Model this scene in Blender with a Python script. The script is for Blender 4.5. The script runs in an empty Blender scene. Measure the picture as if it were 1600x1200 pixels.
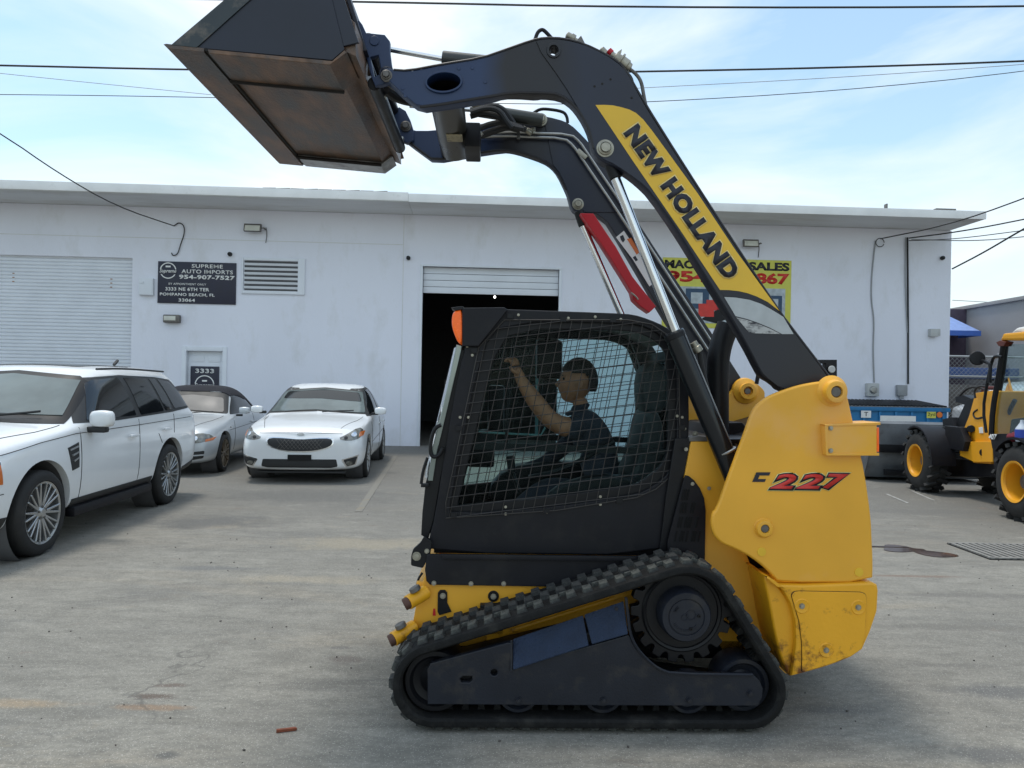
import bpy, bmesh, math, random
from mathutils import Vector, Matrix
from mathutils.bvhtree import BVHTree
random.seed(7)
R = math.radians
SC = bpy.context.scene
COL = SC.collection
F = 1150.0; CAMZ = 1.6; ROLL = 0.018

# ------------------------------------------------------------ camera, sky, sun
cd = bpy.data.cameras.new('camera'); cam = bpy.data.objects.new('camera', cd); COL.objects.link(cam)
cam.location = (0, 0, CAMZ)
cam.rotation_euler = (Matrix.Rotation(math.pi/2, 3, 'X') @ Matrix.Rotation(ROLL, 3, 'Z')).to_euler()
cd.sensor_width = 36.0; cd.lens = 36.0*F/1600.0; cd.clip_start = 0.05; cd.clip_end = 2000
SC.camera = cam
SUN_EL, SUN_AZ = R(74), R(200)      # azimuth measured for the sky texture
world = bpy.data.worlds.new('World'); SC.world = world; world.use_nodes = True
wn = world.node_tree.nodes; wl = world.node_tree.links; wn.clear()
wo = wn.new('ShaderNodeOutputWorld'); wb = wn.new('ShaderNodeBackground'); wb.inputs['Strength'].default_value = 0.11
sky = wn.new('ShaderNodeTexSky'); sky.sky_type = 'NISHITA'; sky.sun_disc = False
sky.sun_elevation = SUN_EL; sky.sun_rotation = R(-53)
sky.air_density = 1.5; sky.dust_density = 0.5; sky.ozone_density = 1.6
tc = wn.new('ShaderNodeTexCoord')
mp = wn.new('ShaderNodeMapping'); mp.inputs['Scale'].default_value = (1.0, 1.0, 2.5); mp.inputs['Location'].default_value = (2.3, 0.4, 0.35)
wl.new(tc.outputs['Generated'], mp.inputs['Vector'])
n1 = wn.new('ShaderNodeTexNoise'); n1.inputs['Scale'].default_value = 1.7; n1.inputs['Detail'].default_value = 7; n1.inputs['Roughness'].default_value = 0.55
n1.inputs['Distortion'].default_value = 0.6
wl.new(mp.outputs[0], n1.inputs['Vector'])
cr = wn.new('ShaderNodeValToRGB'); cr.color_ramp.elements[0].position = 0.40; cr.color_ramp.elements[1].position = 0.60
cr.color_ramp.elements[0].color = (.16, .16, .16, 1)
wl.new(n1.outputs['Fac'], cr.inputs['Fac'])
mx = wn.new('ShaderNodeMix'); mx.data_type = 'RGBA'
tn = wn.new('ShaderNodeVectorMath'); tn.operation = 'MULTIPLY'; tn.inputs[1].default_value = (.93, 1.04, 1.03); wl.new(sky.outputs[0], tn.inputs[0])
wl.new(cr.outputs['Color'], mx.inputs[0]); wl.new(tn.outputs[0], mx.inputs[6]); mx.inputs[7].default_value = (5.6, 6.1, 6.5, 1)
wl.new(mx.outputs[2], wb.inputs['Color']); wl.new(wb.outputs[0], wo.inputs['Surface'])
sd = bpy.data.lights.new('sun', 'SUN'); sun = bpy.data.objects.new('sun', sd); COL.objects.link(sun)
sd.energy = 1.25; sd.angle = R(12); sd.color = (1, .95, .87)
# the sun stands very high, to the left and a little behind the building
sdir = Vector((-.80*math.cos(SUN_EL), .60*math.cos(SUN_EL), math.sin(SUN_EL)))
sun.rotation_euler = sdir.to_track_quat('Z', 'Y').to_euler(); sun.location = (0, 0, 30)
vs = SC.view_settings; SC.display_settings.display_device = 'sRGB'
vs.view_transform = 'Standard'; vs.look = 'None'; vs.exposure = 0.72; vs.gamma = 1; vs.use_curve_mapping = False
SC.cycles.max_bounces = 7; SC.cycles.transparent_max_bounces = 16

# ------------------------------------------------------------ projection helper (photo pixel + real plane -> point)
def ray(px, py):
    u, v = px-800.0, py-600.0
    c, s = math.cos(ROLL), math.sin(ROLL)
    return Vector(((u*c+v*s)/F, 1.0, -(-u*s+v*c)/F))
class Frame:
    def __init__(self, origin, rot):
        self.M = Matrix.Translation(origin) @ Matrix.Rotation(rot, 4, 'Z')
        self.o = self.M.inverted() @ Vector((0, 0, CAMZ)); self.R = self.M.inverted().to_3x3()
    def hit(self, px, py, axis, val):
        d = self.R @ ray(px, py); t = (val-self.o[axis])/d[axis]
        return self.o+d*t
    def Y(self, px, py, y): return self.hit(px, py, 1, y)
    def X(self, px, py, x): return self.hit(px, py, 0, x)
    def Z(self, px, py, z): return self.hit(px, py, 2, z)
    def xz(self, pts, y): return [(p.x, p.z) for p in (self.Y(a, b, y) for a, b in pts)]
WF = Frame((0, 0, 0), 0)

# ------------------------------------------------------------ materials
MATS = {}
def mat(name, col, rough=.6, metal=0.0, var=.12, vs_=6.0, bump=0.0, bs=80.0, dirt=None, dirt_amt=.5, dirt_s=3.0, dirt_lo=.52, spec=.5, coat=0.0, emit=None, stretch=(1, 1, 1), rv=.1, zlow=None):
    m = bpy.data.materials.new(name); m.use_nodes = True
    nt = m.node_tree; b = nt.nodes['Principled BSDF']; L = nt.links
    b.inputs['Roughness'].default_value = rough; b.inputs['Metallic'].default_value = metal
    b.inputs['Specular IOR Level'].default_value = spec; b.inputs['Coat Weight'].default_value = coat
    b.inputs['Coat Roughness'].default_value = .08
    t = nt.nodes.new('ShaderNodeTexCoord'); g = nt.nodes.new('ShaderNodeMapping'); g.inputs['Scale'].default_value = stretch
    L.new(t.outputs['Object'], g.inputs['Vector'])
    n = nt.nodes.new('ShaderNodeTexNoise'); n.inputs['Scale'].default_value = vs_; n.inputs['Detail'].default_value = 5
    L.new(g.outputs[0], n.inputs['Vector'])
    r = nt.nodes.new('ShaderNodeMapRange'); r.inputs['From Min'].default_value = .3; r.inputs['From Max'].default_value = .7
    r.inputs['To Min'].default_value = 1-var; r.inputs['To Max'].default_value = 1+var
    L.new(n.outputs['Fac'], r.inputs['Value'])
    vm = nt.nodes.new('ShaderNodeVectorMath'); vm.operation = 'SCALE'; vm.inputs[0].default_value = col[:3]
    L.new(r.outputs[0], vm.inputs['Scale'])
    out = vm.outputs[0]
    if dirt:
        n2 = nt.nodes.new('ShaderNodeTexNoise'); n2.inputs['Scale'].default_value = dirt_s; n2.inputs['Detail'].default_value = 8; n2.inputs['Roughness'].default_value = .65
        L.new(g.outputs[0], n2.inputs['Vector'])
        r2 = nt.nodes.new('ShaderNodeMapRange'); r2.inputs['From Min'].default_value = dirt_lo; r2.inputs['From Max'].default_value = dirt_lo+.18
        r2.inputs['To Max'].default_value = dirt_amt
        if zlow:      # wear gathers towards the bottom edge
            sz = nt.nodes.new('ShaderNodeSeparateXYZ'); L.new(t.outputs['Object'], sz.inputs[0])
            zr = nt.nodes.new('ShaderNodeMapRange'); zr.inputs['From Min'].default_value = zlow[0]; zr.inputs['From Max'].default_value = zlow[1]; zr.inputs['To Min'].default_value = zlow[2]; zr.inputs['To Max'].default_value = 0
            L.new(sz.outputs['Z'], zr.inputs['Value']); za = nt.nodes.new('ShaderNodeMath'); za.operation = 'ADD'; L.new(zr.outputs[0], za.inputs[0]); L.new(n2.outputs['Fac'], za.inputs[1]); L.new(za.outputs[0], r2.inputs['Value'])
        else: L.new(n2.outputs['Fac'], r2.inputs['Value'])
        x = nt.nodes.new('ShaderNodeMix'); x.data_type = 'RGBA'; L.new(r2.outputs[0], x.inputs[0]); L.new(out, x.inputs[6]); x.inputs[7].default_value = (*dirt, 1)
        out = x.outputs[2]
    L.new(out, b.inputs['Base Color'])
    r3 = nt.nodes.new('ShaderNodeMapRange'); r3.inputs['To Min'].default_value = max(0.02, rough-rv); r3.inputs['To Max'].default_value = min(1, rough+rv*1.2)
    L.new(n.outputs['Fac'], r3.inputs['Value']); L.new(r3.outputs[0], b.inputs['Roughness'])
    if bump:
        n4 = nt.nodes.new('ShaderNodeTexNoise'); n4.inputs['Scale'].default_value = bs; n4.inputs['Detail'].default_value = 4
        L.new(g.outputs[0], n4.inputs['Vector'])
        bp = nt.nodes.new('ShaderNodeBump'); bp.inputs['Strength'].default_value = bump; bp.inputs['Distance'].default_value = .01
        L.new(n4.outputs['Fac'], bp.inputs['Height']); L.new(bp.outputs[0], b.inputs['Normal'])
    if emit:
        b.inputs['Emission Color'].default_value = (*emit[:3], 1); b.inputs['Emission Strength'].default_value = emit[3]
    MATS[name] = m
    return m
def glass(name, tint, gloss=.06, rough=.02, ior=1.45):
    m = bpy.data.materials.new(name); m.use_nodes = True; nt = m.node_tree; nt.nodes.clear(); L = nt.links
    o = nt.nodes.new('ShaderNodeOutputMaterial'); t = nt.nodes.new('ShaderNodeBsdfTransparent'); t.inputs[0].default_value = (*tint, 1)
    g = nt.nodes.new('ShaderNodeBsdfGlossy'); g.inputs['Roughness'].default_value = rough; g.inputs[0].default_value = (1, 1, 1, 1)
    f = nt.nodes.new('ShaderNodeFresnel'); f.inputs[0].default_value = ior
    n = nt.nodes.new('ShaderNodeTexNoise'); n.inputs['Scale'].default_value = 2.5
    a = nt.nodes.new('ShaderNodeMath'); a.operation = 'MULTIPLY_ADD'; a.inputs[1].default_value = gloss; L.new(n.outputs['Fac'], a.inputs[0]); L.new(f.outputs[0], a.inputs[2])
    x = nt.nodes.new('ShaderNodeMixShader'); L.new(a.outputs[0], x.inputs[0]); L.new(t.outputs[0], x.inputs[1]); L.new(g.outputs[0], x.inputs[2])
    L.new(x.outputs[0], o.inputs[0])
    return m
YEL = mat('yellow_paint', (.82, .405, .032), .40, var=.08, vs_=2.2, dirt=(.80, .42, .11), dirt_amt=.9, dirt_s=1.8, bump=.04, bs=30)
YEL_RUST = mat('yellow_paint_rusty', (.82, .39, .014), .42, var=.06, vs_=3, dirt=(.13, .035, .012), dirt_amt=.92, dirt_s=16, dirt_lo=.60, zlow=(.20, .46, .26), bump=.1, bs=60)
ARM = mat('arm_navy_paint', (.012, .018, .04), .38, var=.2, vs_=3.0, dirt=(.022, .02, .024), dirt_amt=.75, dirt_s=1.7, dirt_lo=.5, bump=.05, bs=40)
ARM2 = mat('arm_dark_patch_paint', (.019, .018, .022), .5, var=.2, vs_=5, bump=.05, bs=40)
NAVY = mat('frame_navy_paint', (.013, .0155, .023), .42, var=.14, vs_=5, bump=.12, bs=120, dirt=(.06, .052, .042), dirt_amt=.4, dirt_s=9, dirt_lo=.52, spec=.35)
NAVY2 = mat('deck_navy_paint', (.018, .030, .060), .6, var=.2, vs_=9, bump=.6, bs=110, spec=.25)
BLACK = mat('black_paint', (.007, .0072, .009), .42, var=.2, vs_=7, bump=.06, bs=70, spec=.3)
BLACKM = mat('black_steel_guard', (.009, .009, .012), .5, var=.15, vs_=7, bump=.05, bs=70, spec=.28, dirt=(.03, .028, .025), dirt_amt=.4, dirt_s=5)
WIREM = mat('screen_wire_steel', (.05, .045, .042), .5, .3, var=.2)
RUBBER = mat('track_rubber', (.010, .010, .010), .8, spec=.25, var=.3, vs_=20, bump=.35, bs=90, dirt=(.06, .057, .05), dirt_amt=.35, dirt_s=9, dirt_lo=.5)
TREADM = mat('tread_rubber_dusty', (.030, .031, .030), .8, var=.45, vs_=30, bump=.4, bs=90, dirt=(.12, .125, .105), dirt_amt=.7, dirt_s=14, dirt_lo=.48)
TYRE = mat('tyre_rubber', (.016, .016, .016), .75, var=.25, vs_=12, bump=.2, bs=90, dirt=(.06, .055, .05), dirt_amt=.3, dirt_s=5)
CHROME = mat('chrome_rod', (.78, .79, .80), .14, 1.0, var=.04)
STEEL = mat('plain_steel', (.42, .42, .40), .38, .85, var=.15, vs_=20)
DULL = mat('dull_metal', (.16, .15, .14), .5, .6, var=.25, vs_=25)
BOLT = mat('bolt_zinc', (.35, .33, .27), .42, .7, var=.2, vs_=40)
RUST = mat('rusty_bucket_steel', (.15, .088, .055), .4, .35, var=.6, vs_=4, bump=.35, bs=45, dirt=(.075, .073, .072), dirt_amt=.95, dirt_s=2.4, dirt_lo=.46, stretch=(2.6, .9, 2.6))
RUST2 = mat('worn_skid_steel', (.30, .30, .29), .3, .5, var=.4, vs_=8, bump=.3, bs=40, dirt=(.08, .05, .035), dirt_amt=.9, dirt_s=6, dirt_lo=.5)
BUCK = mat('bucket_side_paint', (.010, .013, .025), .4, var=.25, vs_=3, dirt=(.07, .05, .035), dirt_amt=.5, dirt_s=7, dirt_lo=.62)
SEAM = mat('dark_weld_seam', (.012, .010, .009), .8)
RED = mat('red_lock_bar', (.50, .008, .018), .4, var=.08, vs_=5)
ORANGE = mat('orange_lens', (.85, .13, .01), .25, var=.12, vs_=40, emit=(.9, .14, .01, .12))
LOGO_Y = mat('decal_yellow', (.78, .47, .03), .35, var=.04)
LOGO_K = mat('decal_black', (.012, .012, .022), .4)
LOGO_R = mat('decal_red', (.60, .03, .02), .4)
LOGO_W = mat('decal_white', (.75, .75, .73), .45, var=.05)
LOGO_G = mat('decal_silver', (.42, .44, .45), .4, .2, var=.1, vs_=14)
DEC_CHK = mat('decal_speckle', (.45, .45, .44), .4, dirt=(.02, .02, .03), dirt_amt=1, dirt_s=22, dirt_lo=.46, stretch=(1, 1, 2.4))
LOGO_O = mat('decal_orange', (.75, .18, .03), .4)
WHITE = mat('white_stucco', (.77, .785, .86), .85, var=.03, vs_=.8, bump=.35, bs=22, dirt=(.57, .57, .56), dirt_amt=.4, dirt_s=1.6, dirt_lo=.52, stretch=(1, 1, .5), zlow=(0, .7, .14))
SOFFIT = mat('soffit_paint', (.66, .67, .68), .85, var=.05, vs_=1.2, dirt=(.42, .39, .34), dirt_amt=.4, dirt_s=.9, dirt_lo=.5, stretch=(.6, 2, 2))
FASC = mat('fascia_paint', (.84, .84, .83), .8, var=.06, vs_=2, dirt=(.35, .32, .28), dirt_amt=.35, dirt_s=3, dirt_lo=.58)
WMET = mat('white_painted_metal', (.72, .75, .80), .5, var=.04, vs_=2)
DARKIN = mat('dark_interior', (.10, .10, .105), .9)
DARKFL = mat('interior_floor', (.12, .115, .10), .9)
SIGNK = mat('sign_navy', (.014, .015, .035), .45)
SIGNY = mat('banner_yellow', (.62, .60, .10), .6, var=.05)
CARW = mat('white_car_paint', (.78, .80, .81), .25, var=.01, coat=.7, rv=.01)
CARS = mat('silver_car_paint', (.52, .55, .57), .3, .2, var=.01, coat=.6, rv=.01)
CARG = mat('dark_car_glass', (.010, .012, .014), .05, var=.1, spec=.5, rv=.01)
CARG2 = mat('windshield_glass', (.13, .16, .16), .06, var=.35, vs_=1.5, spec=.7, rv=.01)
CARG3 = mat('warm_windshield_glass', (.22, .20, .18), .09, var=.25, vs_=1.5, spec=.5, rv=.01)
TRIM = mat('black_trim', (.02, .021, .022), .55, var=.1)
SOFT = mat('soft_top_fabric', (.012, .013, .02), .9, bump=.2, bs=300)
LAMP = mat('headlamp_lens', (.20, .20, .18), .1, .35, var=.5, vs_=14, coat=.8)
AMBER = mat('amber_lens', (.62, .16, .03), .2, coat=.5)
RIM = mat('alloy_rim', (.45, .46, .46), .3, .8, var=.08)
RIM2 = mat('bronze_alloy_rim', (.24, .20, .15), .35, .7, var=.1)
JYEL = mat('loader_yellow', (.80, .36, .015), .4, var=.05, vs_=3)
JGREY = mat('bucket_grey', (.14, .15, .16), .45, .4, var=.25, vs_=3, dirt=(.06, .05, .045), dirt_amt=.6, dirt_s=4)
DUMPB = mat('dumpster_blue', (.012, .16, .36), .5, var=.12, vs_=3, dirt=(.05, .06, .07), dirt_amt=.4, dirt_s=5)
GREYW = mat('grey_stucco', (.31, .30, .295), .9, var=.05, vs_=1.2, bump=.2, bs=20)
AWN = mat('awning_blue', (.07, .16, .50), .7, var=.05)
GALV = mat('galvanised_steel', (.40, .41, .41), .5, .6, var=.1)
CABLE = mat('cable_black', (.015, .015, .016), .6)
CONDUIT = mat('grey_conduit', (.30, .31, .32), .6, var=.1)
BOXM = mat('grey_box_plastic', (.48, .49, .48), .6, var=.05)
SKIN = mat('skin', (.40, .17, .09), .55, var=.22, vs_=14, bump=.25, bs=60)
HAIR = mat('dark_hair', (.008, .007, .006), .6, bump=.6, bs=160)
SHIRT = mat('dark_shirt', (.03, .032, .045), .95, var=.3, vs_=10, bump=1.0, bs=14)
PANTS = mat('dark_trousers', (.02, .02, .025), .9, var=.15)
SEATM = mat('seat_vinyl', (.035, .038, .04), .6, var=.15, vs_=6)
GLS = glass('cab_glass', (.80, .88, .88), .0, .02, 1.12)
GLS2 = glass('cab_glass_far', (.84, .92, .92), .0, .02, 1.10)
GLS3 = glass('door_glass', (.45, .50, .50), .35, .05)
WOOD = mat('reddish_wood', (.20, .055, .025), .8, var=.3, vs_=30)

# ------------------------------------------------------------ objects
def finish(me, smooth=True, ang=32):
    if smooth:
        for p in me.polygons: p.use_smooth = True
        try: me.set_sharp_from_angle(angle=R(ang))
        except Exception: pass
def obj(name, src, m, parent=None, smooth=True, ang=32, **props):
    if isinstance(src, bmesh.types.BMesh):
        me = bpy.data.meshes.new(name); src.normal_update(); src.to_mesh(me); src.free()
    else: me = src
    if m is not None:
        me.materials.clear(); me.materials.append(m)
    finish(me, smooth, ang)
    o = bpy.data.objects.new(name, me); COL.objects.link(o)
    if parent is not None: o.parent = parent
    for k, v in props.items(): o[k] = v
    return o
def thing(name, label, cat, M=None, group=None):
    o = bpy.data.objects.new(name, None); COL.objects.link(o); o.empty_display_size = .2
    if M is not None: o.matrix_world = M
    o['label'] = label; o['category'] = cat
    if group: o['group'] = group
    return o
def tag(o, label, cat, group=None):
    o['label'] = label; o['category'] = cat
    if group: o['group'] = group
    return o
def struct(o): o['kind'] = 'structure'; return o

def chaikin(pts, n=2, closed=True):
    for _ in range(n):
        q = []; N = len(pts)
        for i in range(N if closed else N-1):
            a, b = pts[i], pts[(i+1) % N]
            q.append(tuple(a[k]*.75+b[k]*.25 for k in range(len(a)))); q.append(tuple(a[k]*.25+b[k]*.75 for k in range(len(a))))
        if not closed: q = [pts[0]]+q+[pts[-1]]
        pts = q
    return pts
def rounded(pts, r, n=4):
    """round every corner of a closed polygon by radius-ish r"""
    out = []; N = len(pts)
    for i in range(N):
        p0 = Vector(pts[i-1]); p = Vector(pts[i]); p1 = Vector(pts[(i+1) % N])
        a = (p0-p); b = (p1-p); la, lb = a.length, b.length
        rr = min(r, la*.45, lb*.45); A = p+a/la*rr; B = p+b/lb*rr
        for k in range(n+1):
            t = k/n; out.append(tuple((A*(1-t)**2+p*2*t*(1-t)+B*t*t)))
    return out
def ell(cx, cz, rx, rz, n=28, rot=0):
    return [(cx+rx*math.cos(2*math.pi*i/n)*math.cos(rot)-rz*math.sin(2*math.pi*i/n)*math.sin(rot),
             cz+rx*math.cos(2*math.pi*i/n)*math.sin(rot)+rz*math.sin(2*math.pi*i/n)*math.cos(rot)) for i in range(n)]
def curve_mesh(loops, depth, bevel):
    cu = bpy.data.curves.new('c', 'CURVE'); cu.dimensions = '2D'; cu.fill_mode = 'BOTH'
    bevel = min(bevel, depth*.45)
    cu.extrude = max(0.0, depth/2-bevel); cu.bevel_depth = bevel; cu.bevel_resolution = 1; cu.offset = -bevel
    for lp in loops:
        s = cu.splines.new('POLY'); s.points.add(len(lp)-1)
        for i, (x, z) in enumerate(lp): s.points[i].co = (x, z, 0, 1)
        s.use_cyclic_u = True
    o = bpy.data.objects.new('c', cu); me = bpy.data.meshes.new_from_object(o)
    bpy.data.objects.remove(o); bpy.data.curves.remove(cu)
    return me
def prism_mesh(loops, y0, y1, bevel=.003):
    """plate in the local xz plane between y0 and y1 (loops[0] outline, others holes)"""
    me = curve_mesh(loops, abs(y1-y0), bevel); yc = (y0+y1)/2
    for v in me.vertices:
        x, y, z = v.co; v.co = (x, yc-z, y)
    return me
def prism_x(loops, x0, x1, bevel=.003):
    """plate whose outline is given as (y,z), between x0 and x1"""
    me = curve_mesh(loops, abs(x1-x0), bevel); xc = (x0+x1)/2
    for v in me.vertices:
        a, b, c = v.co; v.co = (xc+c, a, b)
    return me
def prism_z(loops, z0, z1, bevel=.003):
    me = curve_mesh(loops, abs(z1-z0), bevel); zc = (z0+z1)/2
    for v in me.vertices: v.co.z += zc
    return me
def plate(name, fr, px, y, th, m, parent, holes=(), bevel=.003, sm=0, rd=0, **k):
    """outline traced on the real plane local-y = y, thickness th away from the camera side"""
    loops = [fr.xz(px, y)]+[fr.xz(h, y) for h in holes]
    if sm: loops[0] = chaikin(loops[0], sm)
    if rd: loops[0] = rounded(loops[0], rd)
    return obj(name, prism_mesh(loops, y, y+th, bevel), m, parent, **k)
def bx(bm, c, s, rot=None):
    r = bmesh.ops.create_cube(bm, size=1)
    M = Matrix.Translation(c) @ (rot.to_4x4() if rot is not None else Matrix()) @ Matrix.Diagonal((*s, 1))
    bmesh.ops.transform(bm, matrix=M, verts=r['verts']); return r['verts']
def box(name, c, s, m, parent=None, bev=.004, rot=None, **k):
    bm = bmesh.new(); bx(bm, c, s, rot)
    if bev: bmesh.ops.bevel(bm, geom=bm.edges[:], offset=min(bev, min(s)*.4), segments=2, affect='EDGES', profile=.6)
    return obj(name, bm, m, parent, **k)
def box2(name, a, b, m, parent=None, bev=.004, **k):
    a = Vector(a); b = Vector(b); return box(name, (a+b)/2, [abs(q) for q in (b-a)], m, parent, bev, **k)
def lathe(bm, p, axis, prof, n=28):
    """prof: list of (t along axis, radius)"""
    p = Vector(p); ax = Vector(axis).normalized(); q = ax.to_track_quat('Z', 'Y').to_matrix()
    rings = []
    for t, r in prof:
        if r < 1e-6: rings.append([bm.verts.new(p+ax*t)])
        else: rings.append([bm.verts.new(p+ax*t+q @ Vector((r*math.cos(2*math.pi*i/n), r*math.sin(2*math.pi*i/n), 0))) for i in range(n)])
    for a, b in zip(rings, rings[1:]):
        for i in range(n):
            j = (i+1) % n
            if len(a) == 1 and len(b) == 1: break
            if len(a) == 1: bm.faces.new((a[0], b[i], b[j]))
            elif len(b) == 1: bm.faces.new((a[i], b[0], a[j]))
            else: bm.faces.new((a[i], b[i], b[j], a[j]))
    bmesh.ops.recalc_face_normals(bm, faces=bm.faces[:])
def cyl(bm, p, q, r, n=20, ch=.12):
    p = Vector(p); q = Vector(q); L = (q-p).length; c = min(r*ch, L*.3)
    lathe(bm, p, q-p, [(0, 0), (0, r-c), (c, r), (L-c, r), (L, r-c), (L, 0)], n)
def rod(name, p, q, r, m, parent=None, n=20, **k):
    bm = bmesh.new(); cyl(bm, p, q, r, n); return obj(name, bm, m, parent, **k)
def tube(name, pts, r, m, parent=None, n=10, sm=2, **k):
    if sm and len(pts) > 2: pts = chaikin([tuple(p) for p in pts], sm, closed=False)
    bm = bmesh.new(); add_tube(bm, pts, r, n); return obj(name, bm, m, parent, **k)
def add_tube(bm, pts, r, n=10):
    P = [Vector(p) for p in pts]; rings = []; up = None
    for i, p in enumerate(P):
        t = (P[min(i+1, len(P)-1)]-P[max(i-1, 0)]).normalized()
        if up is None:
            up = t.orthogonal().normalized()
        else: up = (up-t*up.dot(t)).normalized()
        s = t.cross(up); rr = r[i] if isinstance(r, (list, tuple)) else r
        rings.append([bm.verts.new(p+up*rr*math.cos(2*math.pi*k/n)+s*rr*math.sin(2*math.pi*k/n)) for k in range(n)])
    for a, b in zip(rings, rings[1:]):
        for k in range(n): bm.faces.new((a[k], a[(k+1) % n], b[(k+1) % n], b[k]))
    bm.faces.new(rings[0][::-1]); bm.faces.new(rings[-1])
def mesh_tris(name, verts, faces, m, parent=None, **k):
    me = bpy.data.meshes.new(name); me.from_pydata([tuple(v) for v in verts], [], faces)
    bm = bmesh.new(); bm.from_mesh(me); bmesh.ops.recalc_face_normals(bm, faces=bm.faces[:]); bm.to_mesh(me); bm.free()
    return obj(name, me, m, parent, **k)
def text(name, body, origin, right, up, w, h, m, parent=None, depth=.002, bold=.0, shear=0, spacing=1.0, **k):
    """lettering fitted in a w x h box whose lower left corner is origin"""
    cu = bpy.data.curves.new('t', 'FONT'); cu.body = body; cu.size = 1; cu.extrude = .0; cu.offset = bold; cu.shear = shear; cu.space_character = spacing
    cu.resolution_u = 3
    o = bpy.data.objects.new('t', cu); me = bpy.data.meshes.new_from_object(o); bpy.data.objects.remove(o); bpy.data.curves.remove(cu)
    xs = [v.co.x for v in me.vertices]; ys = [v.co.y for v in me.vertices]
    x0, x1, y0, y1 = min(xs), max(xs), min(ys), max(ys)
    right = Vector(right).normalized(); up = Vector(up).normalized(); O = Vector(origin); nrm = right.cross(up)
    for v in me.vertices:
        v.co = O+right*((v.co.x-x0)/(x1-x0)*w)+up*((v.co.y-y0)/(y1-y0)*h)
    bm = bmesh.new(); bm.from_mesh(me)
    r = bmesh.ops.extrude_face_region(bm, geom=bm.faces[:])
    bmesh.ops.translate(bm, vec=nrm*depth, verts=[e for e in r['geom'] if isinstance(e, bmesh.types.BMVert)])
    bmesh.ops.recalc_face_normals(bm, faces=bm.faces[:]); bm.to_mesh(me); bm.free()
    return obj(name, me, m, parent, smooth=False, **k)
def copy_tree(o, parent=None):
    c = o.copy(); COL.objects.link(c)
    if parent is not None: c.parent = parent
    for ch in list(o.children): copy_tree(ch, c)
    return c
def bolts(fr, pts, y, r, th, parent, m=BOLT, name='bolt', sgn=-1):
    me = None
    for a, b in pts:
        p = fr.Y(a, b, y)
        if me is None:
            bm = bmesh.new(); lathe(bm, (0, 0, 0), (0, sgn, 0), [(0, r*1.25), (th*.3, r*1.25), (th*.3, r*.85), (th, r*.8), (th*1.1, 0)], 10)
            o = obj(name, bm, m, parent, ang=30); me = o.data
        else:
            o = bpy.data.objects.new(name, me); COL.objects.link(o); o.parent = parent
        o.location = p
# ============================================================ GROUND
class _St:
    def __call__(self, nt, L, t, noise):
        self.nt, self.L, self.t, self.n = nt, L, t, noise(2.2, 7, .7)
        self.n2 = noise(9, 8, .85)
    def apply(self, c):
        N = self.nt.nodes.new; L = self.L
        # own-shaped marks on the yard, plus car shadow painted dark by SUV and sedan: (pixel, half sizes in metres, colour, strength)
        for (px, py, rx, ry, col, amt) in [(570, 850, 1.0, .35, (.36, .31, .22), .6), (880, 830, .9, .3, (.40, .34, .25), .6), (480, 905, .6, .16, (.42, .36, .26), .5), (240, 1088, .16, .05, (.12, .085, .065), .9), (262, 1071, .12, .035, (.14, .10, .08), .8), (235, 1105, .25, .04, (.30, .19, .11), .7), (545, 1030, .14, .07, (.17, .145, .125), .8), (530, 1012, .10, .03, (.15, .14, .13), .8),
                (330, 888, .5, .1, (.15, .15, .145), .8), (480, 775, 1.6, .7, (.11, .108, .10), .75), (330, 815, .9, .5, (.10, .10, .097), .8), (40, 1100, .3, .06, (.36, .27, .17), .7), (1500, 930, 1.0, .10, (.15, .14, .125), .7), (1480, 980, .9, .08, (.16, .15, .13), .7), (1560, 1080, .35, .12, (.12, .12, .12), .7), (1420, 900, .5, .05, (.20, .12, .08), .7), (1500, 1040, .5, .05, (.17, .16, .14), .7), (1450, 800, 1.2, .25, (.14, .135, .125), .7), (1560, 1180, .2, .1, (.11, .11, .11), .7), (1300, 1110, .3, .08, (.14, .14, .135), .7), (262, 1180, .06, .045, (.10, .10, .095), .85)]:
            p = WF.Z(px, py, 0)
            m = N('ShaderNodeMapping'); m.vector_type = 'POINT'; m.inputs['Location'].default_value = (-p.x/rx, -p.y/ry, 0); m.inputs['Scale'].default_value = (1/rx, 1/ry, 0)
            L.new(self.t.outputs['Object'], m.inputs[0])
            ln = N('ShaderNodeVectorMath'); ln.operation = 'LENGTH'; L.new(m.outputs[0], ln.inputs[0])
            a = N('ShaderNodeMath'); a.operation = 'MULTIPLY_ADD'; a.inputs[1].default_value = 1.9; L.new(self.n, a.inputs[0]); L.new(ln.outputs['Value'], a.inputs[2])
            b = N('ShaderNodeMath'); b.operation = 'MULTIPLY_ADD'; b.inputs[1].default_value = 1.5; L.new(self.n2, b.inputs[0]); L.new(a.outputs[0], b.inputs[2])
            r = N('ShaderNodeMapRange'); r.inputs['From Min'].default_value = 2.1; r.inputs['From Max'].default_value = 2.7; r.inputs['To Min'].default_value = amt; r.inputs['To Max'].default_value = 0; L.new(b.outputs[0], r.inputs['Value'])
            x = N('ShaderNodeMix'); x.data_type = 'RGBA'; L.new(r.outputs[0], x.inputs[0]); L.new(c, x.inputs[6]); x.inputs[7].default_value = (*col, 1); c = x.outputs[2]
        return c
STAINS_SHADE = _St()
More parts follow.
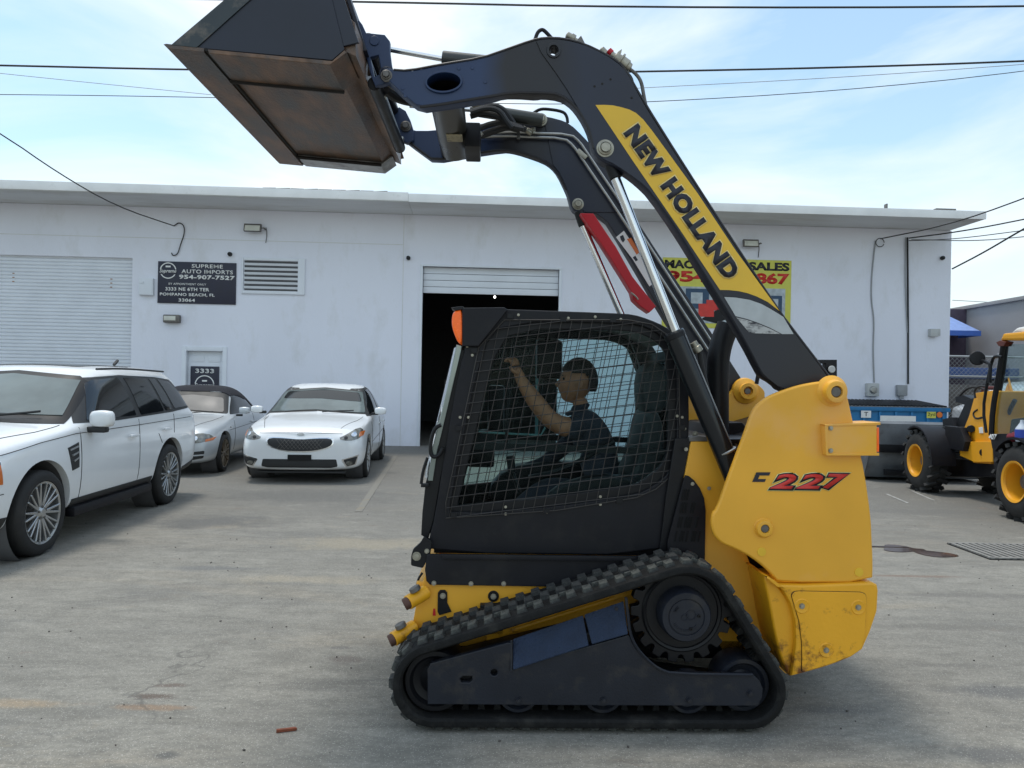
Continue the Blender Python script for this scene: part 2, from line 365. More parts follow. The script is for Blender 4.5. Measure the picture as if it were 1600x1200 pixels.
def ground():
    m = bpy.data.materials.new('worn_asphalt'); m.use_nodes = True; nt = m.node_tree; L = nt.links; b = nt.nodes['Principled BSDF']
    N = nt.nodes.new
    t = N('ShaderNodeTexCoord')
    def noise(s, d=6, r=.6, sc=(1, 1, 1), dist=0):
        g = N('ShaderNodeMapping'); g.inputs['Scale'].default_value = sc; L.new(t.outputs['Object'], g.inputs['Vector'])
        n = N('ShaderNodeTexNoise'); n.inputs['Scale'].default_value = s; n.inputs['Detail'].default_value = d; n.inputs['Roughness'].default_value = r; n.inputs['Distortion'].default_value = dist
        L.new(g.outputs[0], n.inputs['Vector']); return n.outputs['Fac']
    def rng(s, a, c, lo=0, hi=1):
        r = N('ShaderNodeMapRange'); r.inputs['From Min'].default_value = a; r.inputs['From Max'].default_value = c
        r.inputs['To Min'].default_value = lo; r.inputs['To Max'].default_value = hi; L.new(s, r.inputs['Value']); return r.outputs[0]
    def mix(f, a, c):
        x = N('ShaderNodeMix'); x.data_type = 'RGBA'; L.new(f, x.inputs[0])
        if isinstance(a, tuple): x.inputs[6].default_value = (*a, 1)
        else: L.new(a, x.inputs[6])
        if isinstance(c, tuple): x.inputs[7].default_value = (*c, 1)
        else: L.new(c, x.inputs[7])
        return x.outputs[2]
    c = mix(rng(noise(.35, 5, .6), .35, .65), (.245, .232, .20), (.37, .35, .298))
    c = mix(rng(noise(1.1, 8, .7, (.5, 1.6, 1), .8), .52, .68, 0, .7), c, (.135, .132, .125))     # tyre-worn dark smears
    c = mix(rng(noise(.5, 7, .65, (.35, 1.5, 1), 1.2), .53, .70, 0, .7), c, (.36, .30, .215))      # sandy stains
    sxy = N('ShaderNodeSeparateXYZ'); L.new(t.outputs['Object'], sxy.inputs[0])
    ym = N('ShaderNodeMath'); ym.operation = 'MULTIPLY_ADD'; ym.inputs[1].default_value = 7.0; L.new(noise(.45, 6, .65, (.8, 1.2, 1)), ym.inputs[0]); L.new(sxy.outputs['Y'], ym.inputs[2])
    c = mix(rng(ym.outputs[0], 9.0, 14.0, 0, .75), c, (.125, .122, .115))                          # older, darker asphalt in the parking bays
    c = mix(rng(noise(.9, 8, .75, (.45, 1.3, 1), 1.5), .60, .68, 0, .6), c, (.34, .28, .19))
    c = mix(rng(noise(2.6, 7, .7, (.6, 1.6, 1)), .62, .74, 0, .7), c, (.11, .10, .095))            # oil
    c = mix(rng(noise(1.7, 4, .6, (1, 2.2, 1), 1.0), .66, .74, 0, .5), c, (.23, .13, .085))        # rust tint
    c = mix(rng(noise(6, 10, .85, (.7, 1.4, 1)), .44, .62, 0, .75), c, (.15, .142, .122))
    c = mix(rng(noise(1.6, 12, .85, (.35, 2.4, 1), .6), .50, .62, 0, .55), c, (.17, .16, .135))
    c = mix(rng(noise(4, 10, .85, (.6, 1.4, 1), .5), .55, .68, 0, .55), c, (.44, .42, .36))
    STAINS_SHADE(nt, L, t, noise)
    c = STAINS_SHADE.apply(c)
    c = mix(rng(noise(38, 6, .95), .42, .62, 0, .6), c, (.13, .125, .11))
    sp = N('ShaderNodeTexVoronoi'); sp.inputs['Scale'].default_value = 90; L.new(t.outputs['Object'], sp.inputs['Vector'])
    c = mix(rng(sp.outputs['Distance'], .10, .28, .55, 0), c, (.62, .60, .55))                        # pale aggregate
    sp2 = N('ShaderNodeTexVoronoi'); sp2.inputs['Scale'].default_value = 9; L.new(t.outputs['Object'], sp2.inputs['Vector'])
    c = mix(rng(sp2.outputs['Distance'], .02, .045, .6, 0), c, (.06, .055, .05))                    # grit and gum spots
    sp3 = N('ShaderNodeTexVoronoi'); sp3.inputs['Scale'].default_value = 22; L.new(t.outputs['Object'], sp3.inputs['Vector'])
    c = mix(rng(sp3.outputs['Distance'], .05, .11, .6, 0), c, (.07, .062, .052))
    # cracks
    vg = N('ShaderNodeMapping'); vg.inputs['Scale'].default_value = (.28, .28, 1); L.new(t.outputs['Object'], vg.inputs['Vector'])
    dn = N('ShaderNodeTexNoise'); dn.inputs['Scale'].default_value = 3; dn.inputs['Detail'].default_value = 6; L.new(vg.outputs[0], dn.inputs['Vector'])
    ad = N('ShaderNodeVectorMath'); ad.operation = 'MULTIPLY_ADD'; ad.inputs[1].default_value = (.5, .5, .5); L.new(dn.outputs['Color'], ad.inputs[0]); L.new(vg.outputs[0], ad.inputs[2])
    vo = N('ShaderNodeTexVoronoi'); vo.feature = 'DISTANCE_TO_EDGE'; vo.inputs['Scale'].default_value = 1.0; L.new(ad.outputs[0], vo.inputs['Vector'])
    ck = rng(vo.outputs['Distance'], .0006, .0028, .6, 0)
    gate = rng(noise(.6, 3), .5, .6); mm = N('ShaderNodeMath'); mm.operation = 'MULTIPLY'; L.new(ck, mm.inputs[0]); L.new(gate, mm.inputs[1])
    c = mix(mm.outputs[0], c, (.10, .095, .085))
    L.new(c, b.inputs['Base Color']); b.inputs['Roughness'].default_value = .88
    bp = N('ShaderNodeBump'); bp.inputs['Strength'].default_value = .5; bp.inputs['Distance'].default_value = .006
    L.new(noise(110, 5, .8), bp.inputs['Height']); L.new(bp.outputs[0], b.inputs['Normal'])
    bm = bmesh.new(); bmesh.ops.create_grid(bm, x_segments=4, y_segments=4, size=300)
    struct(obj('ground', bm, m, None, smooth=False))
ground()
def blob(name, cx, cy, rx, ry, z, m, seed, label, cat, rot=0, rough=.25):
    rn = random.Random(seed); ph = [rn.uniform(0, 6.28) for _ in range(6)]; pts = []
    for i in range(40):
        a = 2*math.pi*i/40; k = 1+sum(rough/(j+1)*math.sin((j+2)*a+ph[j]) for j in range(5))
        x, y = rx*k*math.cos(a), ry*k*math.sin(a); pts.append((cx+x*math.cos(rot)-y*math.sin(rot), cy+x*math.sin(rot)+y*math.cos(rot)))
    o = obj(name, prism_z([pts], z, z+.003, .001), m, None, smooth=False); return tag(o, label, cat)
PUD = mat('rusty_puddle', (.05, .026, .016), .08, var=.5, vs_=3, dirt=(.24, .08, .015), dirt_amt=.9, dirt_s=2.5, dirt_lo=.5, spec=.8)
OIL = mat('oil_stain', (.12, .115, .105), .7, var=.3, vs_=14, dirt=(.26, .25, .23), dirt_amt=.8, dirt_s=22, dirt_lo=.5)
p = WF.Z(1428, 861, 0); blob('puddle', p.x, p.y, .25, .19, .003, PUD, 11, 'rusty brown puddle on the asphalt right behind the yellow counterweight', 'puddle', -.2, .45)
p = WF.Z(1380, 855, 0); o = box('rust_strip', (p.x, p.y, .006), (.5, .035, .008), PUD, None, 0); tag(o, 'thin rust red strip of standing water reaching the brown puddle', 'puddle')
for k, (a, b, rx, ry, sd) in enumerate([(262, 1180, 0, .05, 3), (1395, 858, .0, 0, 1)]):
    if rx: p = WF.Z(a, b, 0); blob('oil_stain', p.x, p.y, rx, ry, .002, OIL, sd, 'small dark oil stain on the ground at the bottom left edge', 'stain', .3, .25)
# chip of wood
p = WF.Z(447, 1143, 0); bm = bmesh.new()
bx(bm, (p.x, p.y, .008), (.085, .014, .012), Matrix.Rotation(.3, 3, 'Z')); bx(bm, (p.x+.02, p.y+.012, .006), (.05, .01, .008), Matrix.Rotation(.1, 3, 'Z'))
tag(obj('wood_chip', bm, WOOD, None), 'small reddish splinter of wood lying on the bare asphalt', 'wood chip')
# faded yellow bay line
YL = mat('faded_yellow_line', (.25, .20, .12), .9, var=.3, vs_=8, dirt=(.20, .19, .165), dirt_amt=1, dirt_s=5, dirt_lo=.28)
def strip(name, a, b, w, z, m):
    A = WF.Z(*a, 0); B = WF.Z(*b, 0); d = (B-A).normalized(); n = Vector((-d.y, d.x, 0))*w/2
    return obj(name, prism_z([[tuple(q[:2]) for q in (A-n, B-n, B+n, A+n)]], z, z+.002, .0005), m, None, smooth=False)
struct(strip('painted_line', (618, 712), (560, 800), .09, .003, YL))
WL = mat('scuffed_white_line', (.40, .40, .38), .9, var=.2, vs_=8, dirt=(.22, .21, .19), dirt_amt=1, dirt_s=9, dirt_lo=.45)
for a, b in (((1385, 772), (1418, 786)), ((1424, 767), (1459, 782))): struct(strip('painted_line', a, b, .035, .003, WL))
# grit scattered round the machine
bm = bmesh.new(); rn = random.Random(5)
for _ in range(230):
    y = rn.uniform(2.6, 9); x = rn.uniform(-.75*y, .7*y); s = rn.uniform(.003, .009)
    bx(bm, (x, y, s*.4), (s, s*rn.uniform(.6, 1.4), s*.8), Matrix.Rotation(rn.uniform(0, 3), 3, 'Z'))
o = obj('grit', bm, mat('grit_stones', (.10, .09, .08), .9, var=.6, vs_=1.5), None, smooth=False); o['kind'] = 'stuff'; o['label'] = 'loose grit and tiny stones strewn over the asphalt'
# drain grate
gt = thing('drain_grate', 'slotted steel drain grate set in the asphalt at the right edge', 'drain grate')
c0, c2 = WF.Z(1490, 851, 0), WF.Z(1550, 874, 0); GX = 4.60
def lerp(a, b, t): return a+(b-a)*t
box('grate_bed', (GX+1.05, (c0.y+c2.y)/2, .004), (2.1, c0.y-c2.y+.05, .006), mat('drain_pit', (.008, .008, .008), .9), gt, 0)
barm = bmesh.new(); bx(barm, (0, 0, 0), (.034, c0.y-c2.y+.04, .012), Matrix.Rotation(.0, 3, 'Z')); me = None
for i in range(30):
    if me is None: o = obj('bar', barm, mat('grate_steel', (.26, .25, .23), .7, .2, var=.2), gt); me = o.data
    else: o = bpy.data.objects.new('bar', me); COL.objects.link(o); o.parent = gt
    o.location = (GX+.035+i*.07, (c0.y+c2.y)/2, .014)
for j in (0, 2):
    box('crossbar', (GX+1.05, lerp(c2.y, c0.y, j/2), .016), (2.1, .03, .012), MATS['grate_steel'], gt, 0)

# ============================================================ WHITE BUILDING
BF = Frame((0, 18.57, 0), R(2.9))
bld = thing('warehouse_building', 'long white stucco warehouse with flat overhanging roof behind the machine', 'building', BF.M)
def bz(px, py, y=0): return BF.Y(px, py, y)
gl = bz(207, 403); gx1 = gl.x; gz = gl.z
d0 = bz(660, 416); d1 = bz(875, 421)
s0 = bz(288, 544); s1 = bz(352, 545)
wt = bz(1487, 361); WX1 = wt.x; WZ = wt.z+.01
WX0 = -17
hole = lambda x0, x1, z0, z1: [(x0, z0), (x1, z0), (x1, z1), (x0, z1)]
out = [(WX0, -.1), (gx1-5.0, -.1), (gx1-5.0, gz), (gx1, gz), (gx1, -.1), (s0.x, -.1), (s0.x, s0.z), (s1.x, s0.z), (s1.x, -.1), (d0.x, -.1), (d0.x, d0.z), (d1.x, d0.z), (d1.x, -.1), (WX1, -.1), (WX1, WZ), (WX0, WZ)]
obj('wall', prism_mesh([out], 0, .25, .003), WHITE, bld, smooth=False)
box2('side_wall', (WX1-.2, .252, -.1), (WX1-.002, 14, WZ), WHITE, bld, 0)
box2('rear_wall', (WX0, 14.01, -.1), (WX1, 14.2, WZ), WHITE, bld, 0)
# roof slab, two heights
xj = BF.Y(638, 312, -1.3).x
zf0 = BF.Y(300, 300, -1.3).z; fr = BF.Y(1540, 336, -1.3); 
box2('roof_slab', (WX0, -1.3, WZ+.005), (xj, 14.3, WZ+.21), SOFFIT, bld, .01)
box2('roof_slab', (xj+.004, -1.3, WZ+.006), (fr.x, 14.3, WZ+.18), SOFFIT, bld, .01)
box2('fascia', (WX0, -1.325, WZ+.02), (xj, -1.302, WZ+.22), FASC, bld, .004)
box2('fascia', (xj+.004, -1.322, WZ+.002), (fr.x+.004, -1.302, WZ+.195), FASC, bld, .004)
bm = bmesh.new()
for i in range(9): bx(bm, (xj-3.2+i*.32, -1.2, WZ+.235), (.3, .15, .015), Matrix.Rotation(random.uniform(-.06, .06), 3, 'Y'))
obj('roof_flashing', bm, DULL, bld)
for a, b in (((1476, 334), .05), ((1384, 330), .02)):
    p = BF.Y(*a, -1.1); box('roof_vent_stub', (p.x, -1.1, WZ+.24), (.5 if b > .03 else .03, .12, .07 if b > .03 else .22), DULL, bld, .005)
# faint stucco joints
box2('wall_joint', (WX0, -.004, bz(300, 374).z), (bz(630, 383).x, -.0005, bz(300, 374).z+.02), SOFFIT, bld, 0)
box2('wall_joint', (bz(630, 383).x, -.004, 0), (bz(630, 383).x+.02, -.0005, WZ), SOFFIT, bld, 0)
# left roller shutter (ribs under ten pixels: one ribbed curtain)
sh = bpy.data.objects.new('roller_door', None); COL.objects.link(sh); sh.parent = bld
bm = bmesh.new(); pitch = .088; n = int(gz/pitch)+2; prof = []
for i in range(n):
    z = i*pitch; prof += [(.10, z), (.085, z+.02), (.085, z+pitch-.022), (.112, z+pitch-.008)]
vs0 = [bm.verts.new((gx1-5, y, z)) for y, z in prof]; vs1 = [bm.verts.new((gx1, y, z)) for y, z in prof]
for i in range(len(prof)-1): bm.faces.new((vs0[i], vs1[i], vs1[i+1], vs0[i+1]))
o = obj('shutter_curtain', bm, WMET, sh, smooth=False); o['kind'] = 'stuff'
for a in ((21, 427), (174, 436)):
    p = bz(*a, .08)
    for k in range(3): box('rust_mark', (p.x, .08, p.z-.1*k), (.05, .004, .022), mat('rust_stain', (.35, .2, .13), .9, var=.3, vs_=30) if 'rust_stain' not in MATS else MATS['rust_stain'], sh, 0)
box2('door_header', (gx1-5, .12, gz-.05), (gx1, .25, gz+.0), SOFFIT, sh, 0)
# middle shutter, raised
rd = bpy.data.objects.new('raised_door', None); COL.objects.link(rd); rd.parent = bld
zb = bz(700, 459, .12).z; nS = 4; me = None
hgt = (d0.z-zb)/nS
for i in range(nS):
    box2('door_panel', (d0.x+.02, .12, zb+i*hgt+.008), (d1.x-.02, .16, zb+(i+1)*hgt), WMET, rd, .012)
for xx in (d0.x, d1.x): box2('door_track', (xx-.05 if xx == d0.x else xx-.015, -.03, 0), (xx+.015 if xx == d0.x else xx+.05, .1, d0.z), WMET, rd, .005)
box2('door_lintel', (d0.x-.05, -.03, d0.z), (d1.x+.05, .1, d0.z+.05), WMET, rd, .005)
# dark workshop behind
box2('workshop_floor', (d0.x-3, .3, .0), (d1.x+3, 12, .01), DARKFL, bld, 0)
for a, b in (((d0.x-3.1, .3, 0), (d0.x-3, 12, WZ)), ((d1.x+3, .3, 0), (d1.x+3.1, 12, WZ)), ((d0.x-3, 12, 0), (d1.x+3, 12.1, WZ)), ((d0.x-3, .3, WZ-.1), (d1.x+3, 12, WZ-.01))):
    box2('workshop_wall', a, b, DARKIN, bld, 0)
lp = BF.Y(773, 464, 7); bm = bmesh.new(); bmesh.ops.create_icosphere(bm, subdivisions=2, radius=.04, matrix=Matrix.Translation(BF.M @ lp))
tag(obj('workshop_lamp', bm, mat('lit_lamp', (1, 1, 1), emit=(1, .97, .9, 6)), None), 'small lit white lamp glowing inside the dark workshop doorway', 'lamp')
bx_ = BF.M @ BF.Z(697, 674, .0)
sb = thing('storage_shelf', 'dim shelf of boxes just inside the dark workshop doorway', 'shelf', Matrix.Translation(BF.M @ Vector((d0.x+.9, 4.2, 0))))
for k in range(3): box('shelf_board', (0, 0, .5+k*.55), (.9, .5, .03), DULL, sb)
for q in ((-.43, -.23), (.43, -.23), (-.43, .23), (.43, .23)): box('leg', (q[0], q[1], .85), (.035, .035, 1.7), DULL, sb)
for k in range(3): box('carton', (-.2+.22*k, 0, .64+.55*(k % 3)), (.3, .3, .22), (LOGO_W, LOGO_R, BOXM)[k], sb)
# entry door 3333
box2('door_leaf', (s0.x+.06, .12, 0), (s1.x-.06, .17, s0.z-.07), WMET, bld, .004)
box2('door_frame', (s0.x-.05, -.03, 0), (s0.x+.055, .12, s0.z+.05), WMET, bld, .004)
box2('door_frame', (s1.x-.055, -.03, 0), (s1.x+.05, .12, s0.z+.05), WMET, bld, .004)
box2('door_frame', (s0.x+.057, -.028, s0.z-.06), (s1.x-.057, .12, s0.z+.048), WMET, bld, .004)
for k, fx in enumerate((.3, .7)):
    xx = lerp(s0.x, s1.x, fx); box2('raised_panel', (xx-.15, .108, s0.z-.33), (xx+.15, .122, s0.z-.18), WMET, bld, .006)
ds = thing('door_sign', 'small dark sign reading 3333 on the white entry door', 'sign', BF.M)
a, b = BF.Y(298, 572, .1), BF.Y(342, 602, .1)
box2('sign_board', (a.x, .092, a.z-.72), (b.x, .107, a.z), SIGNK, ds, .002)
text('lettering', '3333', (a.x+.12, .090, a.z-.17), (1, 0, 0), (0, 0, 1), (b.x-a.x)-.24, .11, LOGO_W, ds, bold=.03, spacing=1.1)
def ringtext(parent, c, r, word, y):
    bm = bmesh.new(); n = 40; V = []
    for i in range(n):
        t = 2*math.pi*i/n; V.append((bm.verts.new((c.x+r*math.cos(t), y, c.z+r*math.sin(t))), bm.verts.new((c.x+(r-.025)*math.cos(t), y, c.z+(r-.025)*math.sin(t)))))
    for i in range(n): j = (i+1) % n; bm.faces.new((V[i][0], V[j][0], V[j][1], V[i][1]))
    e = bmesh.ops.extrude_face_region(bm, geom=bm.faces[:]); bmesh.ops.translate(bm, vec=(0, -.004, 0), verts=[q for q in e['geom'] if isinstance(q, bmesh.types.BMVert)])
    o = obj('logo_ring', bm, LOGO_W, parent, smooth=False)
    box2('logo_band', (c.x-r*1.0, y-.008, c.z-.09), (c.x+r*1.0, y-.002, c.z+.03), SIGNK, parent, 0)
    text('lettering', word, (c.x-r*1.02, y-.009, c.z-.08), (1, 0, 0), (0, 0, 1), r*2.04, .12, LOGO_W, parent, bold=.02, shear=.3)
    box2('logo_mark', (c.x-.06, y-.006, c.z+.08), (c.x+.06, y-.001, c.z+.12), LOGO_W, parent, .01)
ringtext(ds, Vector(((a.x+b.x)/2, 0, a.z-.46)), .24, 'Supreme', .090)
# main navy sign
ns = thing('shop_sign', 'navy SUPREME AUTO IMPORTS sign with phone number and address on the wall', 'sign', BF.M)
A = bz(247, 408, -.03); B = bz(368, 476, -.03)
box2('sign_board', (A.x, -.03, B.z), (B.x, -.004, A.z), SIGNK, ns, .002)
W, H = B.x-A.x, A.z-B.z
def st(s, x0, x1, z0, z1, bold=.02): text('lettering', s, (A.x+W*x0, -.032, B.z+H*z0), (1, 0, 0), (0, 0, 1), W*(x1-x0), H*(z1-z0), LOGO_W, ns, bold=bold, spacing=1.08)
st('SUPREME', .43, .83, .86, .95); st('AUTO IMPORTS', .30, .96, .725, .82); st('954-907-7527', .27, .985, .585, .69, .04)
st('BY APPOINTMENT ONLY', .14, .62, .44, .49, .01); st('3333 NE 6TH TER', .1, .66, .30, .385, .03); st('POMPANO BEACH, FL', .03, .73, .165, .25, .03); st('33064', .27, .48, .04, .12, .03)
ringtext(ns, Vector((A.x+W*.13, 0, B.z+H*.78)), .2, 'Supreme', -.031)
# vent louvre
vt = thing('wall_vent', 'white framed louvre vent on the wall right of the navy sign', 'vent', BF.M)
A = bz(380, 405, -.03); B = bz(474, 459, -.03)
box2('vent_back', (A.x+.03, -.006, B.z+.03), (B.x-.03, -.002, A.z-.03), DARKIN, vt, 0)
fw = .11
box2('vent_frame', (A.x-.03, -.05, B.z-.03), (A.x+fw-.1, 0, A.z+.05), WMET, vt); box2('vent_frame', (B.x-fw-.03, -.05, B.z-.03), (B.x+.03, 0, A.z+.05), WMET, vt)
box2('vent_frame', (A.x+.012, -.048, A.z-.02), (B.x-.142, 0, A.z+.048), WMET, vt); box2('vent_frame', (A.x+.012, -.048, B.z-.028), (B.x-.142, 0, B.z+.05), WMET, vt)
for k in range(6):
    z = B.z+.1+k*(A.z-B.z-.13)/6
    box('slat', ((A.x+B.x)/2-.06, -.03, z+.03), (B.x-A.x-.16, .012, .062), WMET, vt, .002, rot=Matrix.Rotation(R(28), 3, 'X'))
# floodlights
def flood(px, py, w, label):
    f = thing('floodlight', label, 'floodlight', BF.M); p = bz(px, py, -.18)
    box('housing', (p.x, -.18, p.z), (w, .08, w*.45), DULL, f, .01, rot=Matrix.Rotation(R(-15), 3, 'X'))
    box('lens', (p.x, -.226, p.z-.012), (w*.86, .01, w*.34), mat('frosted_lens', (.62, .62, .55), .3) if 'frosted_lens' not in MATS else MATS['frosted_lens'], f, .003, rot=Matrix.Rotation(R(-15), 3, 'X'))
    box('bracket', (p.x+w*.62, -.12, p.z), (.03, .2, .03), DULL, f); box('bracket', (p.x+w*.56, -.18, p.z), (.13, .02, .02), DULL, f)
    tube('cable', [(p.x+w*.65, -.02, p.z+.05), (p.x+w*.72, -.02, p.z-.1), (p.x+w*.65, -.02, p.z-.33)], .008, CABLE, f, 6)
    return f
flood(395, 356, .42, 'floodlight under the eaves above the louvre vent')
flood(1173, 380, .40, 'floodlight under the eaves above the yellow banner')
wp = thing('wall_pack_light', 'small bronze wall light below the navy sign', 'wall light', BF.M); p = bz(268, 498, -.1)
box('housing', (p.x, -.07, p.z), (.40, .13, .2), DULL, wp, .03); box('lens', (p.x-.03, -.14, p.z+.01), (.28, .02, .11), MATS['frosted_lens'], wp, .01)
for (a, b), l in (((359, 397), 'small black camera dome above the left louvre vent'), ((638, 403), 'small black camera dome beside the open workshop door'), ((1473, 403), 'small black camera dome near the right wall corner')):
    c = thing('security_camera', l, 'camera', BF.M, 'security cameras on the white wall'); p = bz(a, b, -.05)
    bm = bmesh.new(); lathe(bm, (p.x, 0, p.z), (0, -1, 0), [(0, 0), (0, .05), (.04, .055), (.08, .05), (.10, 0)], 16); obj('dome', bm, BLACK, c)
    box('mount', (p.x, -.006, p.z), (.12, .01, .12), BOXM if False else WMET, c)
eb = thing('breaker_box', 'white electrical box on the wall left of the navy sign', 'electrical box', BF.M); p = bz(229, 448, -.06)
box('box_body', (p.x, -.05, p.z), (.34, .1, .42), WMET, eb, .01); box('box_lid', (p.x, -.105, p.z-.01), (.3, .01, .38), WMET, eb, .004)
box('cord_hook', (p.x-.1, -.115, p.z+.1), (.1, .02, .06), WMET, eb, .004)
# yellow banner
bn = thing('banner', 'yellow machinery sales banner with red phone digits hung on the wall', 'banner', BF.M)
A = bz(1036, 402, -.02); B = bz(1235, 508, -.02); W, H = B.x-A.x, A.z-B.z
box2('banner_sheet', (A.x, -.02, B.z-.12), (B.x, -.008, A.z), SIGNY, bn, .002)
def bt(s, x0, x1, z0, z1, m, bold=.05): text('lettering', s, (A.x+W*x0, -.022, B.z+H*z0), (1, 0, 0), (0, 0, 1), W*(x1-x0), H*(z1-z0), m, bn, bold=bold)
bt('MACHINERY', .015, .60, .835, .965, LOGO_K, .045); bt('SALES', .665, .985, .835, .965, LOGO_K, .045)
bt('954-', .02, .42, .625, .80, LOGO_R, .045); bt('867', .72, .985, .625, .80, LOGO_R, .045)
PH = mat('photo_print_pale', (.42, .47, .50), .6, var=.25, vs_=8)
def pr(x0, x1, z0, z1, m, y=-.023, n='printed_picture', rot=0):
    box2(n, (A.x+W*x0, y-.002, B.z+H*z0), (A.x+W*x1, y+.001, B.z+H*z1), m, bn, 0)
pr(.06, .54, .0, .56, PH); pr(.72, .955, .0, .56, PH)
BLU = mat('print_blue', (.03, .07, .13), .6); 
pr(.18, .36, .22, .53, BLU, -.027); pr(.22, .31, .30, .47, PH, -.031); pr(.28, .40, .10, .30, LOGO_R, -.033); pr(.34, .42, .2, .36, LOGO_R, -.034)
mesh_tris('printed_bucket', [(A.x+W*.30, -.034, B.z+H*.06), (A.x+W*.43, -.034, B.z+H*.22), (A.x+W*.53, -.034, B.z+H*.10), (A.x+W*.42, -.034, B.z+H*.0)], [(0, 1, 2, 3)], BLACK, bn)
pr(.78, .93, .1, .45, BLU, -.027); pr(.82, .90, .24, .40, PH, -.031); pr(.42, .50, .2, .34, RED, -.03)
# meters, conduits, cable drops
def meter(px, py, w, h, label, m=BOXM):
    t = thing('electric_meter_box', label, 'meter box', BF.M); p = bz(px, py, -.1)
    box('box_body', (p.x, -.06, p.z), (w, .12, h), m, t, .02); return t, p
t, p = meter(1364, 609, .32, .34, 'round faced meter box low on the wall under the left conduit')
bm = bmesh.new(); lathe(bm, (p.x, -.12, p.z), (0, -1, 0), [(0, .1), (.02, .1), (.05, .08), (.06, 0)], 20); obj('meter_dial', bm, STEEL, t)
t, p = meter(1410, 610, .26, .28, 'plain grey junction box low on the wall under the right conduit', CONDUIT)
box('stub_pipe', (p.x, -.06, p.z-.18), (.1, .06, .09), CONDUIT, t)
t = thing('utility_box', 'small grey box with an extra side plate near the right wall corner', 'utility box', BF.M); p = bz(1458, 520, -.06)
box('box_body', (p.x, -.06, p.z), (.2, .12, .2), BOXM, t, .01); box('side_plate', (p.x+.17, -.012, p.z+.02), (.1, .02, .18), BOXM, t, .003)
c = thing('conduit', 'thin grey cable wandering down the wall to the round meter', 'conduit', BF.M)
tube('cable_run', [bz(x, y, -.02) for x, y in ((1368, 376), (1366, 392), (1362, 430), (1361, 468), (1366, 500), (1364, 545), (1366, 598))], .018, CONDUIT, c, 6)
bm = bmesh.new(); q = bz(1375, 379, -.05); add_tube(bm, [q+Vector((.11*math.cos(t), 0, .11*math.sin(t))) for t in [i*.4 for i in range(16)]], .01, 6); obj('cable_loop', bm, CABLE, c)
c = thing('service_conduit', 'straight dark conduit pair running down the wall to the plain box', 'conduit', BF.M)
tube('pipe', [bz(x, y, -.03) for x, y in ((1418, 371), (1419, 500), (1419, 600))], .022, CABLE, c, 8)
tube('pipe', [bz(x, y, -.03) for x, y in ((1415, 371), (1414, 440), (1418, 520))], .012, CONDUIT, c, 8)
c = thing('cable_hook', 'loose black cable end curling down the wall above the navy sign', 'cable', BF.M)
tube('cable_run', [bz(x, y, -.03) for x, y in ((272, 353), (280, 347), (288, 353), (288, 366), (282, 382), (278, 397), (270, 400), (268, 395))], .013, CABLE, c, 6)
# ============================================================ POWER LINES
def wire(pts, Y, r, label, m=CABLE):
    P = []
    for i, (a, b) in enumerate(pts):
        y = Y[i] if isinstance(Y, (list, tuple)) else Y
        d = ray(a, b); P.append(Vector((0, 0, CAMZ))+d*y)
    o = tube('power_line', P, r, m, None, 6, sm=2); tag(o, label, 'power line', 'overhead wires')
wire([(-500, -15), (540, 2), (1000, 12), (1600, 11), (2100, 0)], 26, .035, 'topmost thick black power line across the top of the sky')
wire([(-500, 92), (0, 102), (285, 109), (800, 115), (1000, 112), (1300, 106), (1600, 96), (2100, 72)], 28, .036, 'thick black power line crossing behind the lift arm at mid height')
wire([(-500, 147), (0, 147), (330, 152), (850, 164), (1010, 160), (1300, 143), (1600, 113), (2100, 40)], 32, .016, 'thin power line lowest of those crossing behind the lift arms')
wire([(-500, 60), (0, 115), (330, 148)], 30, .012, 'thin wire slanting down to the left behind the bucket', CONDUIT)
wire([(760, 150), (1010, 137), (1300, 122), (1600, 101), (2100, 60)], 30, .013, 'thin wire just above the lowest line right of the arm', CONDUIT)
wire([(-300, 30), (0, 207), (90, 270), (180, 322), (272, 353)], [13, 14.5, 15.3, 15.9, 17.55], .013, 'black service drop sagging from upper left to the wall above the sign')
wire([(1376, 373), (1480, 352), (1600, 311), (1900, 190)], [18.7, 17, 15, 12], .014, 'service cable from the left wall conduit rising to the right')
wire([(1420, 372), (1500, 362), (1600, 343), (1900, 280)], [18.7, 18, 17, 15], .016, 'service cable from the right conduit rising gently to the right')
wire([(1424, 374), (1520, 377), (1600, 370), (1900, 340)], [18.7, 18, 17, 15], .012, 'nearly level cable leaving the right conduit', CONDUIT)
wire([(1420, 376), (1490, 374), (1600, 360), (1900, 320)], [18.7, 18, 17, 15], .010, 'slack thin cable just under the level one at the right conduit')
wire([(1488, 420), (1540, 393), (1600, 357), (1900, 190)], [19.5, 18, 16, 11], .02, 'twisted cable rising steeply from the right wall corner')
wire([(1488, 469), (1560, 473), (1620, 476)], 45, .02, 'faint distant wire above the grey neighbouring building', CONDUIT)

# ============================================================ NEIGHBOURING BUILDING, FENCE, YARD
nb = thing('grey_building', 'grey stucco building with flat coping beyond the right side fence', 'building')
box2('wall', (18.6, -6, -.1), (34, 31.5, 5.0), GREYW, nb, 0)
box2('coping', (18.5, -6.1, 5.0), (34.1, 31.6, 5.14), GREYW, nb, .01)
box2('entrance_wall', (12, 30.2, -.1), (18.59, 31, 5.0), mat('shaded_stone_wall', (.10, .075, .10), .9), nb, 0)  # shade of the recess under the awning put into the dark wall colour
aw = thing('awning', 'blue fabric awning over an entrance between the two buildings', 'awning')
V = [(12, 30.1, 4.75), (17.7, 30.1, 4.75), (18.2, 28.7, 4.0), (12, 28.7, 4.0), (18.2, 30.1, 4.0)]
mesh_tris('awning_top', V, [(0, 1, 2, 3), (1, 4, 2)], mat('awning_top_blue', (.22, .32, .60), .7), aw, smooth=False)
